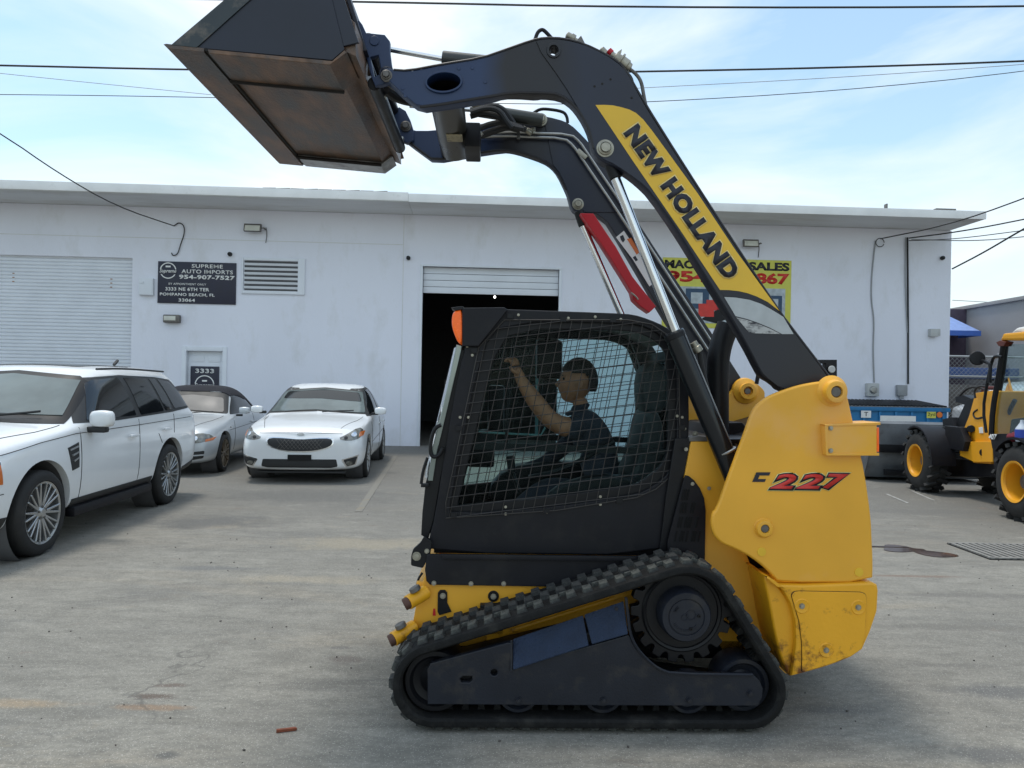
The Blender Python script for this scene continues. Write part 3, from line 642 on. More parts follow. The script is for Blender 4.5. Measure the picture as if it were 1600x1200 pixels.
box2('valance', (12, 28.66, 3.8), (18.2, 28.69, 4.0), AWN, aw, 0); box2('valance', (18.2, 28.66, 3.8), (18.23, 30.1, 4.0), AWN, aw, 0)
# chain link fence
fe = thing('chain_link_fence', 'galvanised chain link fence right of the white building', 'fence')
fy = 21.0; fx0, fx1 = 12.2, 19.0; ft = 2.62
for z in (ft, 1.95+.1): rod('rail', (fx0, fy, z), (fx1, fy, z), .03, GALV, fe, 10)
rod('rail', (fx0, fy, .06), (fx1, fy, .06), .02, GALV, fe, 8)
for x in (fx0+.2, 13.9, 15.7, 17.5): rod('post', (x, fy+.05, 0), (x, fy+.05, ft+.1), .04, GALV, fe, 10)
bm = bmesh.new(); sp = .13
x = fx0-2.6
while x < fx1:
    for s in (1, -1):
        a, b = (x, 0), (x+ft, ft)
        if s < 0: a, b = (x+ft, 0), (x, ft)
        t0, t1 = 0, 1
        xa, xb = a[0], b[0]
        def clipx(xx): return (xx-xa)/(xb-xa)
        lo, hi = sorted((clipx(fx0), clipx(fx1))); t0, t1 = max(0, lo), min(1, hi)
        if t1 > t0: bx(bm, (lerp(xa, xb, (t0+t1)/2), fy-.03+.006*s, ft*(t0+t1)/2), ((t1-t0)*ft*1.414, .006, .006), Matrix.Rotation(-s*math.pi/4, 3, 'Y'))
    x += sp
o = obj('chain_link_mesh', bm, GALV, fe, smooth=False); o['kind'] = 'stuff'
# blue tarp / trailer behind fence
bt_ = thing('blue_trailer', 'long low blue trailer body parked behind the chain link fence', 'trailer')
box2('trailer_body', (15.5, 27, 2.1), (23, 28.6, 2.5), mat('faded_blue', (.05, .10, .26), .6), bt_, .05); box2('trailer_chassis', (15.6, 27.1, .7), (23, 28.5, 1.88), DULL, bt_, .03)
for x in (16.5, 21.5):
    w = bmesh.new(); lathe(w, (x, 26.95, .45), (0, 1, 0), [(0, 0), (0, .3), (.02, .45), (.25, .45), (.27, .3), (.27, 0)], 24); obj('wheel', w, TYRE, bt_)
# dumpster
DF = Frame((0, 17.2, 0), R(2.0))
dm = thing('dumpster', 'blue steel dumpster with ribbed black lid against the white wall', 'dumpster', DF.M)
dl, dr = DF.Y(1318, 640, 0), DF.Y(1480, 640, 0); dz = DF.Y(1400, 636, 0).z
prof = [(0, .12), (1.25, .12), (1.25, dz+.12), (0, dz)]
me = curve_mesh([[(y, z) for y, z in prof]], dr.x-dl.x, .01)
for v in me.vertices: v.co = ((dl.x+dr.x)/2+v.co.z, v.co.x, v.co.y)
obj('bin_body', me, DUMPB, dm)
box2('top_rim', (dl.x-.05, -.05, dz-.1), (dr.x+.05, .0, dz-.005), DUMPB, dm, .01)
for k in range(7):
    x = lerp(dl.x+.1, dr.x-.1, k/6); box2('side_rib', (x-.03, -.035, .15), (x+.03, .0, dz-.11), DUMPB, dm, .006)
for k in range(26):
    x = lerp(dl.x, dr.x, (k+.5)/26)
    box('lid_rib', (x, .6, dz+.089), (.04, 1.28, .03), BLACK, dm, .008, rot=Matrix.Rotation(R(5.2), 3, 'X'))
box('lid', ((dl.x+dr.x)/2, .6, dz+.062), (dr.x-dl.x+.04, 1.3, .02), mat('lid_plastic', (.16, .17, .18), .5), dm, .006, rot=Matrix.Rotation(R(5.2), 3, 'X'))
for (a, b, c_, d_) in ((1348, 643, .26, .17), ):
    p = DF.Y(1353, 647, -.04); box('label_plate', (p.x, -.045, p.z), (.24, .006, .17), LOGO_W, dm, 0); text('lettering', 'T', (p.x-.05, -.05, p.z-.05), (1, 0, 0), (0, 0, 1), .1, .1, LOGO_K, dm)
p = DF.Y(1403, 654, -.04); box('label_plate', (p.x, -.045, p.z), (.86, .006, .13), LOGO_W, dm, 0)
p = DF.Y(1455, 648, -.04); box('label_plate', (p.x, -.045, p.z), (.22, .006, .16), SIGNY, dm, 0); text('lettering', '2yd', (p.x-.09, -.05, p.z-.05), (1, 0, 0), (0, 0, 1), .18, .1, LOGO_K, dm)
bm = bmesh.new(); cyl(bm, (p.x+.2, -.04, p.z), (p.x+.2, -.05, p.z), .07); obj('round_sticker', bm, LOGO_O, dm)
# ============================================================ COMPACT TRACK LOADER
MF = Frame((0.4, 3.37, 0), R(1.5))
ml = thing('track_loader', 'yellow and dark navy compact track loader with its arms and bucket raised high', 'track loader', MF.M)
Z = lambda pts, x0, y0, s: [(x0+a*s, y0+b*s) for a, b in pts]      # zoomed-in tracing -> photo pixels
# ---- tracks
cS = MF.Y(1074, 966, 0); cI = MF.Y(678, 1073, 0); cR = MF.Y(1172, 1083, 0)
circ = [(cS.x, cS.z, .262), (cI.x, cI.z, cI.z-.002), (cR.x, cR.z, cR.z-.002)]
def hull(off, n=420):
    P = []
    for x, z, r in circ:
        for i in range(180): P.append((x+(r+off)*math.cos(i*math.pi/90), z+(r+off)*math.sin(i*math.pi/90)))
    P = sorted(set(P))
    def half(P):
        h = []
        for p in P:
            while len(h) > 1 and (h[-1][0]-h[-2][0])*(p[1]-h[-2][1])-(h[-1][1]-h[-2][1])*(p[0]-h[-2][0]) <= 0: h.pop()
            h.append(p)
        return h
    H = half(P)[:-1]+half(P[::-1])[:-1]
    L = [0]
    for i in range(len(H)): a, b = H[i], H[(i+1) % len(H)]; L.append(L[-1]+math.hypot(b[0]-a[0], b[1]-a[1]))
    out = []; j = 0
    for k in range(n):
        s = L[-1]*k/n
        while L[j+1] < s: j += 1
        a, b = H[j % len(H)], H[(j+1) % len(H)]; t = (s-L[j])/max(1e-9, L[j+1]-L[j])
        tx, tz = b[0]-a[0], b[1]-a[1]; q = math.hypot(tx, tz)
        out.append((a[0]+tx*t, a[1]+tz*t, tx/q, tz/q))
    return out, L[-1]
def belt(y0, y1, name):
    secs = [(-.026, y0+.004), (-.022, y0+.03), (-.022, y1-.03), (-.026, y1-.004), (-.034, y1), (-.054, y1), (-.064, y1-.012), (-.064, y0+.012), (-.054, y0), (-.034, y0)]
    bm = bmesh.new(); n = 260; rings = []
    base, _ = hull(-.04, n)
    for k in range(n):
        x, z, tx, tz = base[k]; nx, nz = tz, -tx
        rings.append([bm.verts.new((x+nx*(o+.04), y, z+nz*(o+.04))) for o, y in secs])
    for k in range(n):
        a, b = rings[k], rings[(k+1) % n]
        for i in range(len(secs)): j = (i+1) % len(secs); bm.faces.new((a[i], a[j], b[j], b[i]))
    bmesh.ops.recalc_face_normals(bm, faces=bm.faces[:])
    return obj(name, bm, RUBBER, ml)
TW = .33
b1 = belt(0, TW, 'rubber_track'); b2 = belt(1.35, 1.35+TW, 'rubber_track')
NP = 54; path, PL = hull(-.024, NP*2)
def lugmesh(rows):
    bm = bmesh.new()
    for (y0, y1, w) in rows:
        vs = bx(bm, (0, (y0+y1)/2, .010), (w, y1-y0, .020))
        for v in vs:
            if v.co.z > .01: v.co.x *= .78; v.co.y = (v.co.y-(y0+y1)/2)*.94+(y0+y1)/2
    return bm
def lm(x, z, tx, tz):
    return Matrix(((tx, 0, tz, x), (0, 1, 0, 0), (tz, 0, -tx, z), (0, 0, 0, 1)))
mA = obj('tread_lug', lugmesh([(.03, .10, .05)]), TREADM, b1, smooth=False); mB = obj('tread_lug', lugmesh([(.125, .205, .05)]), TREADM, b1, smooth=False); mC = obj('tread_lug', lugmesh([(.23, .30, .05)]), TREADM, b1, smooth=False)
# short ties that join a pair of neighbouring lugs
tie = obj('lug_tie', lugmesh([(.085, .10, .075)]), TREADM, b1, smooth=False)
proto = {0: mA, 1: mB, 2: mC}
first = {0: True, 1: True, 2: True, 3: True}
farbm = bmesh.new()
for k in range(NP*2):
    x, z, tx, tz = path[k]
    M = lm(x, z, tx, tz)
    rows = (0, 2) if k % 2 == 0 else (1,)
    for r in rows:
        o = proto[r] if first[r] else bpy.data.objects.new('tread_lug', proto[r].data)
        if not first[r]: COL.objects.link(o); o.parent = b1
        first[r] = False; o.matrix_local = M @ Matrix.Rotation(random.uniform(-.04, .04), 4, 'Y')
    if k % 4 == 0:
        nx, nz = path[(k+1) % (NP*2)][:2]
        o = tie if first[3] else bpy.data.objects.new('lug_tie', tie.data)
        if not first[3]: COL.objects.link(o); o.parent = b1
        first[3] = False; o.matrix_local = lm((x+nx)/2, (z+nz)/2, tx, tz)
    for r in rows:
        y0, y1 = ((.03, .10), (.125, .205), (.23, .30))[r]
        vs = bx(farbm, (0, (y0+y1)/2+1.35, .0125), (.05, y1-y0, .026)); bmesh.ops.transform(farbm, matrix=M, verts=vs)
o = obj('tread_lugs', farbm, TREADM, b2, smooth=False); o['kind'] = 'stuff'
path2, _ = hull(-.064, NP); bm = bmesh.new()
for yo in (0, 1.35):
    for k in range(NP):
        x, z, tx, tz = path2[k]; M = lm(x, z, tx, tz)
        for yy in (.13, .20):
            vs = bx(bm, (0, yy+yo, -.014), (.034, .045, .03))
            for v in vs:
                if v.co.z < -.02: v.co.x *= .6
            bmesh.ops.transform(bm, matrix=M, verts=vs)
o = obj('guide_lugs', bm, RUBBER, b1); o['kind'] = 'stuff'
# wheels inside
def wheel(name, c, r, y0, y1, m=NAVY):
    bm = bmesh.new(); w = y1-y0
    lathe(bm, (c[0], y0, c[1]), (0, 1, 0), [(.012, 0), (.0, r*.25), (.012, r*.3), (.03, r*.5), (.02, r*.72), (0, r*.82), (0, r*.96), (.01, r), (w-.01, r), (w, r*.9), (w, 0)], 40)
    return obj(name, bm, m, ml)
for yo in (0, 1.35):
    wheel('front_idler', (cI.x, cI.z), cI.z-.072, .06+yo, .27+yo, BLACK)
    wheel('rear_idler', (cR.x, cR.z), cR.z-.07, .09+yo, .25+yo, NAVY)
    for a in ((810, 1093), (943, 1093), (1077, 1093)):
        p = MF.Y(*a, .05); wheel('track_roller', (p.x, .168), .10, .064+yo, .12+yo, NAVY)
    # sprocket
    n = 18; pts = []
    for i in range(n):
        a0 = 2*math.pi*i/n; rt, rr = .243, .207
        for t, rad in ((-.27, rt-.005), (-.22, rt), (.22-.0, rt), (.27, rt-.005), (.31, rr+.015), (.37, rr+.003), (.5, rr-.002), (.63, rr+.003), (.69, rr+.015)):
            ang = a0+t*2*math.pi/n; pts.append((cS.x+rad*math.cos(ang), cS.z+rad*math.sin(ang)))
    sp_ = obj('drive_sprocket', prism_mesh([pts], .10+yo, .15+yo, .004), BLACK, ml)
    bm = bmesh.new(); lathe(bm, (cS.x, .1+yo, cS.z), (0, -1, 0), [(0, .19), (.006, .19), (.012, .183), (.008, .172), (-.01, .165), (-.01, .10)], 40); obj('sprocket_ring', bm, BLACK, sp_)
    bm = bmesh.new(); lathe(bm, (cS.x, .15+yo, cS.z), (0, -1, 0), [(0, .145), (.03, .145), (.04, .135), (.045, .124), (.12, .119), (.135, .111), (.135, .086), (.130, .084), (.130, .081), (.134, .079), (.134, 0)], 48); obj('final_drive_hub', bm, NAVY, ml)
    bm = bmesh.new()
    for ox, oz, r in ((.022, .010, .022), (-.006, -.002, .014)):
        for i in range(18):
            t = 2*math.pi*i/18; bx(bm, (cS.x+ox+r*math.cos(t), .0145+yo, cS.z+oz+r*math.sin(t)), (.005, .004, .005))
    for ang0, ang1, r in ((-2.6, -.7, .062), (2.3, 2.7, .06)):
        for i in range(14):
            t = ang0+(ang1-ang0)*i/13; bx(bm, (cS.x+r*math.cos(t), .0145+yo, cS.z+r*math.sin(t)), (.010, .004, .006), Matrix.Rotation(-t, 3, 'Y'))
    obj('cast_mark', bm, NAVY, ml)
    for i, t in enumerate((.1, -1.2)):
        bm = bmesh.new(); lathe(bm, (cS.x+.058*math.cos(t), .018+yo, cS.z+.058*math.sin(t)), (0, -1, 0), [(0, .009), (.008, .008), (.008, .004), (.003, .003), (.003, 0)], 8); obj('drain_plug', bm, BLACK, ml)
for i in range(9):
    t = 2*math.pi*i/9+.2; bm = bmesh.new(); lathe(bm, (cS.x+.148*math.cos(t), .115, cS.z+.148*math.sin(t)), (0, -1, 0), [(0, .011), (.012, .010), (.013, 0)], 6); obj('bolt', bm, BLACK, sp_)
# track frame
fr1 = Z([(275, 990), (275, 795), (292, 765), (720, 650), (738, 652), (742, 790)], 590, 820, .2834)
fr2 = Z([(290, 608), (330, 680), (385, 740), (450, 795), (530, 822), (980, 830), (1012, 860), (1032, 905), (1028, 950), (1005, 1000), (0, 997)], 900, 820, .2833)
pts = fr1+fr2
def track_frame(yo):
    loops = [MF.xz(pts, .02)]
    hole1 = ell(*(lambda p: (p.x, p.z))(MF.Y(772, 1051, .02)), .016, .016, 14)
    hole2 = MF.xz(Z([(452, 850), (470, 835), (520, 835), (523, 858), (508, 870), (462, 870)], 590, 820, .2834), .02)
    o = obj('track_frame', prism_mesh(loops+[hole1, hole2], .02+yo, .06+yo, .004), NAVY, ml)
    return o
tf = track_frame(0); track_frame(1.6)
obj('frame_back', prism_mesh([MF.xz(Z([(300, 960), (300, 800), (740, 690)], 590, 820, .2834)+[(975, 975), (985, 1030), (1040, 1060), (1160, 1075), (1165, 1092), (700, 1095)], .06)], .062, .28, .01), BLACK, ml)
# sloping blue deck plate, two leaves with a joint, standing proud of the frame
def quad_slab(name, pxs, ys, m, th=.012):
    P = [MF.Y(a, b, y) for (a, b), y in zip(pxs, ys)]
    n = (P[1]-P[0]).cross(P[3]-P[0]).normalized()
    if n.y > 0: n = -n
    V = [p+n*th for p in P]+P; k = len(P)
    F_ = [tuple(range(k)), tuple(range(2*k-1, k-1, -1))]+[(i, (i+1) % k, (i+1) % k+k, i+k) for i in range(k)]
    bm = bmesh.new(); bv = [bm.verts.new(v) for v in V]
    for f in F_: bm.faces.new([bv[i] for i in f])
    bmesh.ops.recalc_face_normals(bm, faces=bm.faces[:]); bmesh.ops.bevel(bm, geom=bm.edges[:], offset=.0025, segments=2, affect='EDGES')
    return obj(name, bm, m, ml)
quad_slab('deck_plate', [(802, 1047), (920, 1009), (911, 962), (802, 999)], [.012, .012, .075, .075], NAVY2)
quad_slab('deck_plate', [(925, 1007), (981, 991), (974, 940), (913, 961)], [.012, .012, .075, .075], NAVY2)
tube('weld_rim', MF_pts if False else [MF.Y(a, b, .014) for a, b in Z([(275, 400), (287, 500), (297, 600), (335, 680), (390, 742), (455, 795), (530, 822), (975, 828)], 900, 820, .2833)], .007, NAVY, ml, 6, sm=1)
rod('corner_post', MF.Y(799, 1049, .012), MF.Y(799, 1000, .03), .006, NAVY, ml, 8)
bolts(MF, [(810, 1094), (943, 1094), (1077, 1094), (1172, 1083)], .018, .012, .012, ml, NAVY, 'roller_bolt')
bolts(MF, [(963, 951)], .02, .008, .008, ml, NAVY)
# undercarriage cross members between the tracks
box2('cross_member', (cI.x+.2, .3, .35), (cI.x+.32, 1.4, .5), BLACK, ml); box2('cross_member', (cR.x-.5, .3, .3), (cR.x-.38, 1.4, .45), BLACK, ml)
# ---- chassis
obj('chassis_side', prism_mesh([MF.xz([(664, 900), (652, 935), (642, 990), (700, 1010), (1090, 1000), (1090, 905), (900, 905)], .34)], .34, .352, .003), YEL, ml)
obj('chassis_side', prism_mesh([MF.xz([(664, 900), (652, 935), (642, 990), (700, 1010), (1090, 1000), (1090, 905), (900, 905)], .34)], 1.32, 1.335, .003), YEL, ml)
p0 = MF.Y(690, 1010, .36); p1 = MF.Y(1230, 1010, .36)
box2('belly_pan', (p0.x, .36, .22), (p1.x-.1, 1.31, p0.z+.05), BLACK, ml, .01)
# front frame: yellow face behind the stops
box2('front_frame', (MF.Y(655, 900, .4).x-.01, .36, .28), (MF.Y(655, 900, .4).x+.04, 1.31, MF.Y(655, 905, .4).z), YEL, ml, .006)
rod('chassis_tube', MF.Y(800, 985, .3), MF.Y(960, 935, .3), .012, YEL_RUST, ml, 8)
plate('chassis_rail', MF, [(760, 992), (1000, 915), (1000, 925), (760, 1003)], .30, .02, YEL_RUST, ml)
# stops at the front corner
for (a, b), (c_, d_) in (((658, 930), (634, 944)), ((640, 985), (611, 1001))):
    A = MF.Y(a, b, .26); B = MF.Y(c_+3, d_-2, .24)
    s = rod('bucket_stop', A+Vector((.02, .06, .0)), B, .036, YEL_RUST, ml, 16)
    d = (B-A).normalized()
    rod('stop_cap', B-d*.012, B+d*.02, .030, mat('brown_rubber', (.10, .045, .03), .7) if 'brown_rubber' not in MATS else MATS['brown_rubber'], s, 14)
    u = Vector((-d.z, 0, d.x)); u = u if u.z > 0 else -u
    rod('stop_pad', B-d*.06+u*.03, B-d*.06+u*.056, .028, DULL, s, 14)
for a, b, w, h in (((691, 925), (691, 950), 0, 0),):
    plate('slotted_bracket', MF, Z([(332, 375), (345, 360), (372, 360), (384, 375), (384, 430), (408, 480), (340, 500), (330, 480)], 590, 820, .2834), .33, .008, BLACK, ml)
bolts(MF, [(692, 931), (771, 932)], .328, .012, .01, ml)
p = MF.Y(771, 932, .332); rod('grommet', p, p+Vector((0, .01, 0)), .028, BLACK, ml, 20)
tag_ = None
mesh_tris('red_clip', [MF.Y(677, 951, .335), MF.Y(680, 951, .335), MF.Y(681, 962, .335), MF.Y(676, 962, .335)], [(0, 1, 2, 3)], RED, ml)
# black side skirt above the track
plate('side_skirt', MF, [(667, 866), (1045, 870), (1045, 925), (862, 917), (672, 914), (666, 908), (664, 890)], .32, .02, BLACKM, ml, bevel=.004)
plate('side_skirt', MF, [(667, 866), (1045, 870), (1045, 925), (862, 917), (672, 914), (666, 908), (664, 890)], 1.33, .02, BLACKM, ml, bevel=.004)
box2('skirt_ledge', (MF.Y(691, 868, .31).x, .306, MF.Y(691, 870, .31).z-.012), (MF.Y(1040, 868, .31).x, .32, MF.Y(691, 866, .31).z), BLACKM, ml, .003)
bolts(MF, [(678, 911), (736, 912), (787, 912)], .318, .010, .01, ml)
# hinge ear at the front lower corner of the cab
plate('hinge_ear', MF, Z([(300, 90), (255, 65), (235, 100), (195, 135), (185, 170), (183, 225), (250, 240), (290, 160)], 590, 820, .2834), .34, .03, BLACK, ml, rd=.01)
bolts(MF, [(651, 869)], .335, .018, .014, ml); bolts(MF, [(667, 861)], .335, .010, .01, ml)
tube('step_loop', [MF.Y(a, b, .38) for a, b in ((660, 895), (653, 905), (651, 918))], .006, BLACK, ml, 6)

# ---- cab
CY0, CY1 = .40, 1.26
side = [(722, 481), (787, 483), (958, 489), (990, 491), (1015, 499), (1038, 509), (1058, 524), (1070, 540), (1076, 560), (1077, 688), (1072, 715), (1060, 780), (1054, 817), (1044, 868), (667, 864), (671, 838), (679, 810), (697, 692), (718, 575), (728, 542)]
win = [(788, 503), (980, 504), (1015, 512), (1042, 530), (1056, 552), (1058, 620), (1057, 712), (1046, 738), (1022, 759), (994, 773), (870, 792), (703, 804), (703, 785), (752, 545)]
def cab_side(y, th, name='cab_side_frame'):
    loops = [chaikin(MF.xz(side, CY0), 1), chaikin(MF.xz(win, CY0), 1)]
    return obj(name, prism_mesh(loops, y, y+th, .006), BLACKM, ml)
cs = cab_side(CY0, .022); cs2 = cab_side(CY1-.022, .022)
# inner, darker window frame set back a little (gives the cab wall its thickness)
winin = chaikin(MF.xz([(800, 514), (975, 515), (1008, 522), (1033, 538), (1044, 556), (1046, 700), (1036, 728), (1012, 747), (990, 760), (870, 776), (770, 786), (718, 791), (714, 791), (722, 760), (768, 575), (772, 560)], CY0), 1)
winout = chaikin(MF.xz(win, CY0), 1)
wo2 = [((x-0)*1.0, z) for x, z in MF.xz([(775, 495), (985, 496), (1022, 504), (1052, 525), (1066, 550), (1068, 715), (1056, 745), (1026, 770), (994, 785), (870, 800), (690, 815), (745, 530)], CY0)]
for y in (CY0+.024, CY1-.06):
    obj('window_surround', prism_mesh([wo2, winin], y, y+.034, .006), BLACK, ml)
# mid rail: two-part sliding glass
g1 = obj('side_glass', prism_mesh([winin], CY0+.04, CY0+.045, .001), GLS, ml, smooth=False)
g2 = obj('side_glass', prism_mesh([winin], CY1-.045, CY1-.040, .001), GLS2, ml, smooth=False)
for y in (CY0+.048, CY1-.055):
    obj('glass_rail', prism_mesh([MF.xz([(742, 692), (1048, 702), (1048, 712), (738, 704)], CY0)], y, y+.016, .003), BLACK, ml)
obj('glass_post', prism_mesh([MF.xz([(868, 514), (880, 514), (880, 560), (866, 700), (856, 700), (868, 560)], CY0)], CY1-.062, CY1-.05, .003), BLACK, ml)
obj('glass_edge', prism_mesh([MF.xz([(852, 516), (858, 516), (856, 695), (850, 695)], CY0)], CY1-.048, CY1-.046, .0005), mat('teal_glass_edge', (.08, .25, .28), .2, spec=.8), ml)
# wire screen
def screen(y, scr_name, px_off=0):
    sc_ = bpy.data.objects.new(scr_name, None); COL.objects.link(sc_); sc_.parent = ml
    poly = MF.xz([(788, 500), (980, 500), (1018, 507), (1046, 526), (1060, 550), (1062, 712), (1050, 742), (1024, 764), (994, 777), (870, 797), (697, 809), (697, 785), (748, 543)], CY0)
    cxm = sum(p[0] for p in poly)/len(poly); czm = sum(p[1] for p in poly)/len(poly)
    def clip(ox, oz, dx, dz):
        ts = []
        for i in range(len(poly)):
            (x1, z1), (x2, z2) = poly[i], poly[(i+1) % len(poly)]; ex, ez = x2-x1, z2-z1
            den = dx*ez-dz*ex
            if abs(den) < 1e-9: continue
            t = ((x1-ox)*ez-(z1-oz)*ex)/den; u = ((x1-ox)*dz-(z1-oz)*dx)/den
            if 0 <= u < 1: ts.append(t)
        return (min(ts), max(ts)) if len(ts) >= 2 else None
    for ang, off, yy in ((R(7.7), .0, 0), (R(79.5), .0, .004)):
        dx, dz = math.cos(ang), math.sin(ang); nx, nz = -dz, dx
        for k in range(-14, 15):
            ox, oz = cxm+nx*k*.0515, czm+nz*k*.0515
            c = clip(ox, oz, dx, dz)
            if c and c[1]-c[0] > .03:
                A = Vector((ox+dx*c[0], y+yy, oz+dz*c[0])); B = Vector((ox+dx*c[1], y+yy, oz+dz*c[1]))
                bm = bmesh.new(); add_tube(bm, [A, B], .0021, 5); obj('wire', bm, WIREM, sc_)
    bm = bmesh.new(); add_tube(bm, [Vector((x, y, z)) for x, z in poly+poly[:1]], .003, 6); obj('edge_wire', bm, WIREM, sc_)
screen(CY0-.008, 'window_screen'); screen(CY1+.004, 'window_screen')
tabs = [(797, 495), (810, 492), (888, 497), (930, 495), (959, 500), (1058, 650), (1066, 652), (1070, 670), (1066, 588), (938, 776), (938, 788), (790, 792), (790, 803), (855, 800), (719, 652), (732, 652), (717, 669), (738, 555), (970, 499), (777, 488), (730, 541)]
bolts(MF, tabs, CY0-.002, .006, .006, ml)
# rubber screen clips
bm = bmesh.new(); bx(bm, (0, 0, 0), (.03, .012, .024)); clip_me = None
for a in ((797, 494), (880, 499), (958, 500), (1066, 588), (1066, 668), (968, 782), (854, 798), (709, 805), (717, 669), (741, 548)):
    if clip_me is None: o = obj('screen_clip', bm, BLACK, ml); clip_me = o.data
    else: o = bpy.data.objects.new('screen_clip', clip_me); COL.objects.link(o); o.parent = ml
    o.location = MF.Y(*a, CY0-.006)
# cab shell: roof, back, lower sides, floor
def strip_xz(name, px, m, y0=CY0+.024, y1=CY1-.024, th=.03, fr=MF):
    P = [fr.Y(a, b, CY0) for a, b in px]; bm = bmesh.new(); up = []
    for i, p in enumerate(P):
        t = (P[min(i+1, len(P)-1)]-P[max(i-1, 0)]).normalized(); n = Vector((-t.z, 0, t.x)); up.append(n)
    A = [[bm.verts.new((p.x+n.x*o, y, p.z+n.z*o)) for y, o in ((y0, 0), (y1, 0), (y1, -th), (y0, -th))] for p, n in zip(P, up)]
    for a, b in zip(A, A[1:]):
        for i in range(4): bm.faces.new((a[i], a[(i+1) % 4], b[(i+1) % 4], b[i]))
    bm.faces.new(A[0]); bm.faces.new(A[-1][::-1]); bmesh.ops.recalc_face_normals(bm, faces=bm.faces[:])
    return obj(name, bm, m, ml)
strip_xz('cab_roof', [(735, 484), (958, 490), (990, 492), (1015, 500), (1038, 511), (1056, 526)], BLACK, th=.035)
strip_xz('cab_rear_frame', [(1070, 543), (1073, 560)], BLACK, th=.05)
strip_xz('cab_rear_panel', [(1072, 700), (1054, 817), (1044, 862)], BLACK, th=.04)
bxr = MF.Y(1070, 600, CY0).x
for ya, yb in ((CY0+.05, CY0+.12), (CY1-.12, CY1-.05)):
    box2('cab_rear_post', (bxr-.04, ya, MF.Y(1070, 705, CY0).z), (bxr, yb, MF.Y(1070, 545, CY0).z), BLACK, ml, .006)
obj('rear_glass', prism_x([[(CY0+.12, MF.Y(1070, 700, CY0).z), (CY1-.12, MF.Y(1070, 700, CY0).z), (CY1-.12, MF.Y(1070, 550, CY0).z), (CY0+.12, MF.Y(1070, 550, CY0).z)]], bxr-.03, bxr-.025, .001), GLS, ml, smooth=False)
pf = MF.Y(668, 860, CY0)
box2('cab_floor', (pf.x+.03, CY0+.03, pf.z-.02), (MF.Y(1044, 862, CY0).x-.02, CY1-.03, pf.z+.02), BLACK, ml)
# door (front) : frame and curved glass, leaning back with the front post
def front_pt(px, py): return MF.Y(px, py, CY0)
fp = [(713, 540), (700, 610), (688, 665), (670, 756), (660, 800), (657, 838)]
bq = [(729, 541), (716, 610), (700, 690), (688, 752), (678, 812), (668, 860)]
obj('door_side_frame', prism_mesh([MF.xz([(727, 545), (716, 600), (700, 690), (688, 752), (678, 812), (668, 845), (657, 838), (659, 802), (664, 756), (684, 690), (700, 610), (717, 545)], CY0)], CY0+.028, CY0+.07, .005), BLACK, ml)
obj('door_side_frame', prism_mesh([MF.xz([(727, 545), (716, 600), (700, 690), (688, 752), (678, 812), (668, 845), (657, 838), (659, 802), (664, 756), (684, 690), (700, 610), (717, 545)], CY0)], CY1-.07, CY1-.028, .005), BLACK, ml)
gl_ = [(722, 540), (708, 600), (695, 655), (683, 705), (672, 752)]
P = [front_pt(a-4, b) for a, b in gl_]; bm = bmesh.new(); A = []
for p in P:
    A.append([bm.verts.new((p.x-bow, y, p.z)) for y, bow in [(CY0+.02+(CY1-CY0-.04)*k/10, .05*math.sin(math.pi*k/10)) for k in range(11)]])
for a, b in zip(A, A[1:]):
    for i in range(10): bm.faces.new((a[i], a[i+1], b[i+1], b[i]))
obj('door_glass', bm, GLS3, ml)
obj('door_glass_edge', prism_mesh([MF.xz([(713, 538), (722, 540), (708, 600), (695, 655), (683, 705), (676, 752), (668, 752), (675, 700), (688, 650), (700, 600)], CY0)], CY0+.01, CY0+.028, .004), mat('polished_glass_edge', (.26, .30, .28), .12, .5), ml)
box2('door_lower_panel', (MF.Y(664, 800, CY0).x-.0, CY0+.07, MF.Y(660, 838, CY0).z), (MF.Y(664, 800, CY0).x+.03, CY1-.07, MF.Y(668, 756, CY0).z), BLACK, ml)
tube('door_handle', [MF.Y(a, b, CY0-.01) for a, b in ((689, 664), (680, 668), (674, 684), (672, 706), (676, 715), (686, 712), (692, 700))], .010, BLACK, ml, 10)
tube('door_latch', [MF.Y(a, b, CY0+.0) for a, b in ((668, 715), (661, 735), (658, 756))], .008, BLACK, ml, 8)
box('latch_catch', MF.Y(664, 758, CY0), (.04, .03, .02), BLACK, ml, .004)
# light pod at the roof corner
lp_ = plate('light_pod', MF, [(722, 481), (788, 480), (793, 484), (748, 541), (722, 541)], CY0-.03, .18, BLACKM, ml, bevel=.006)
lens = [(716, 485), (722, 484), (723, 538), (716, 536), (711, 525), (706, 510), (706, 495), (709, 487)]
obj('marker_lens', prism_mesh([chaikin(MF.xz(lens, CY0-.01), 2)], CY0-.025, CY0+.12, .012), ORANGE, lp_)
obj('lens_cap', prism_mesh([MF.xz([(705, 481), (724, 479), (724, 484), (712, 486)], CY0-.01)], CY0-.03, CY0+.13, .003), BLACK, lp_)
plate('light_pod', MF, [(722, 481), (788, 480), (793, 484), (748, 541), (722, 541)], CY1-.15, .18, BLACKM, ml, bevel=.006)
strip_xz('front_header', [(722, 484), (726, 515)], BLACK, CY0+.16, CY1-.16, th=.05)
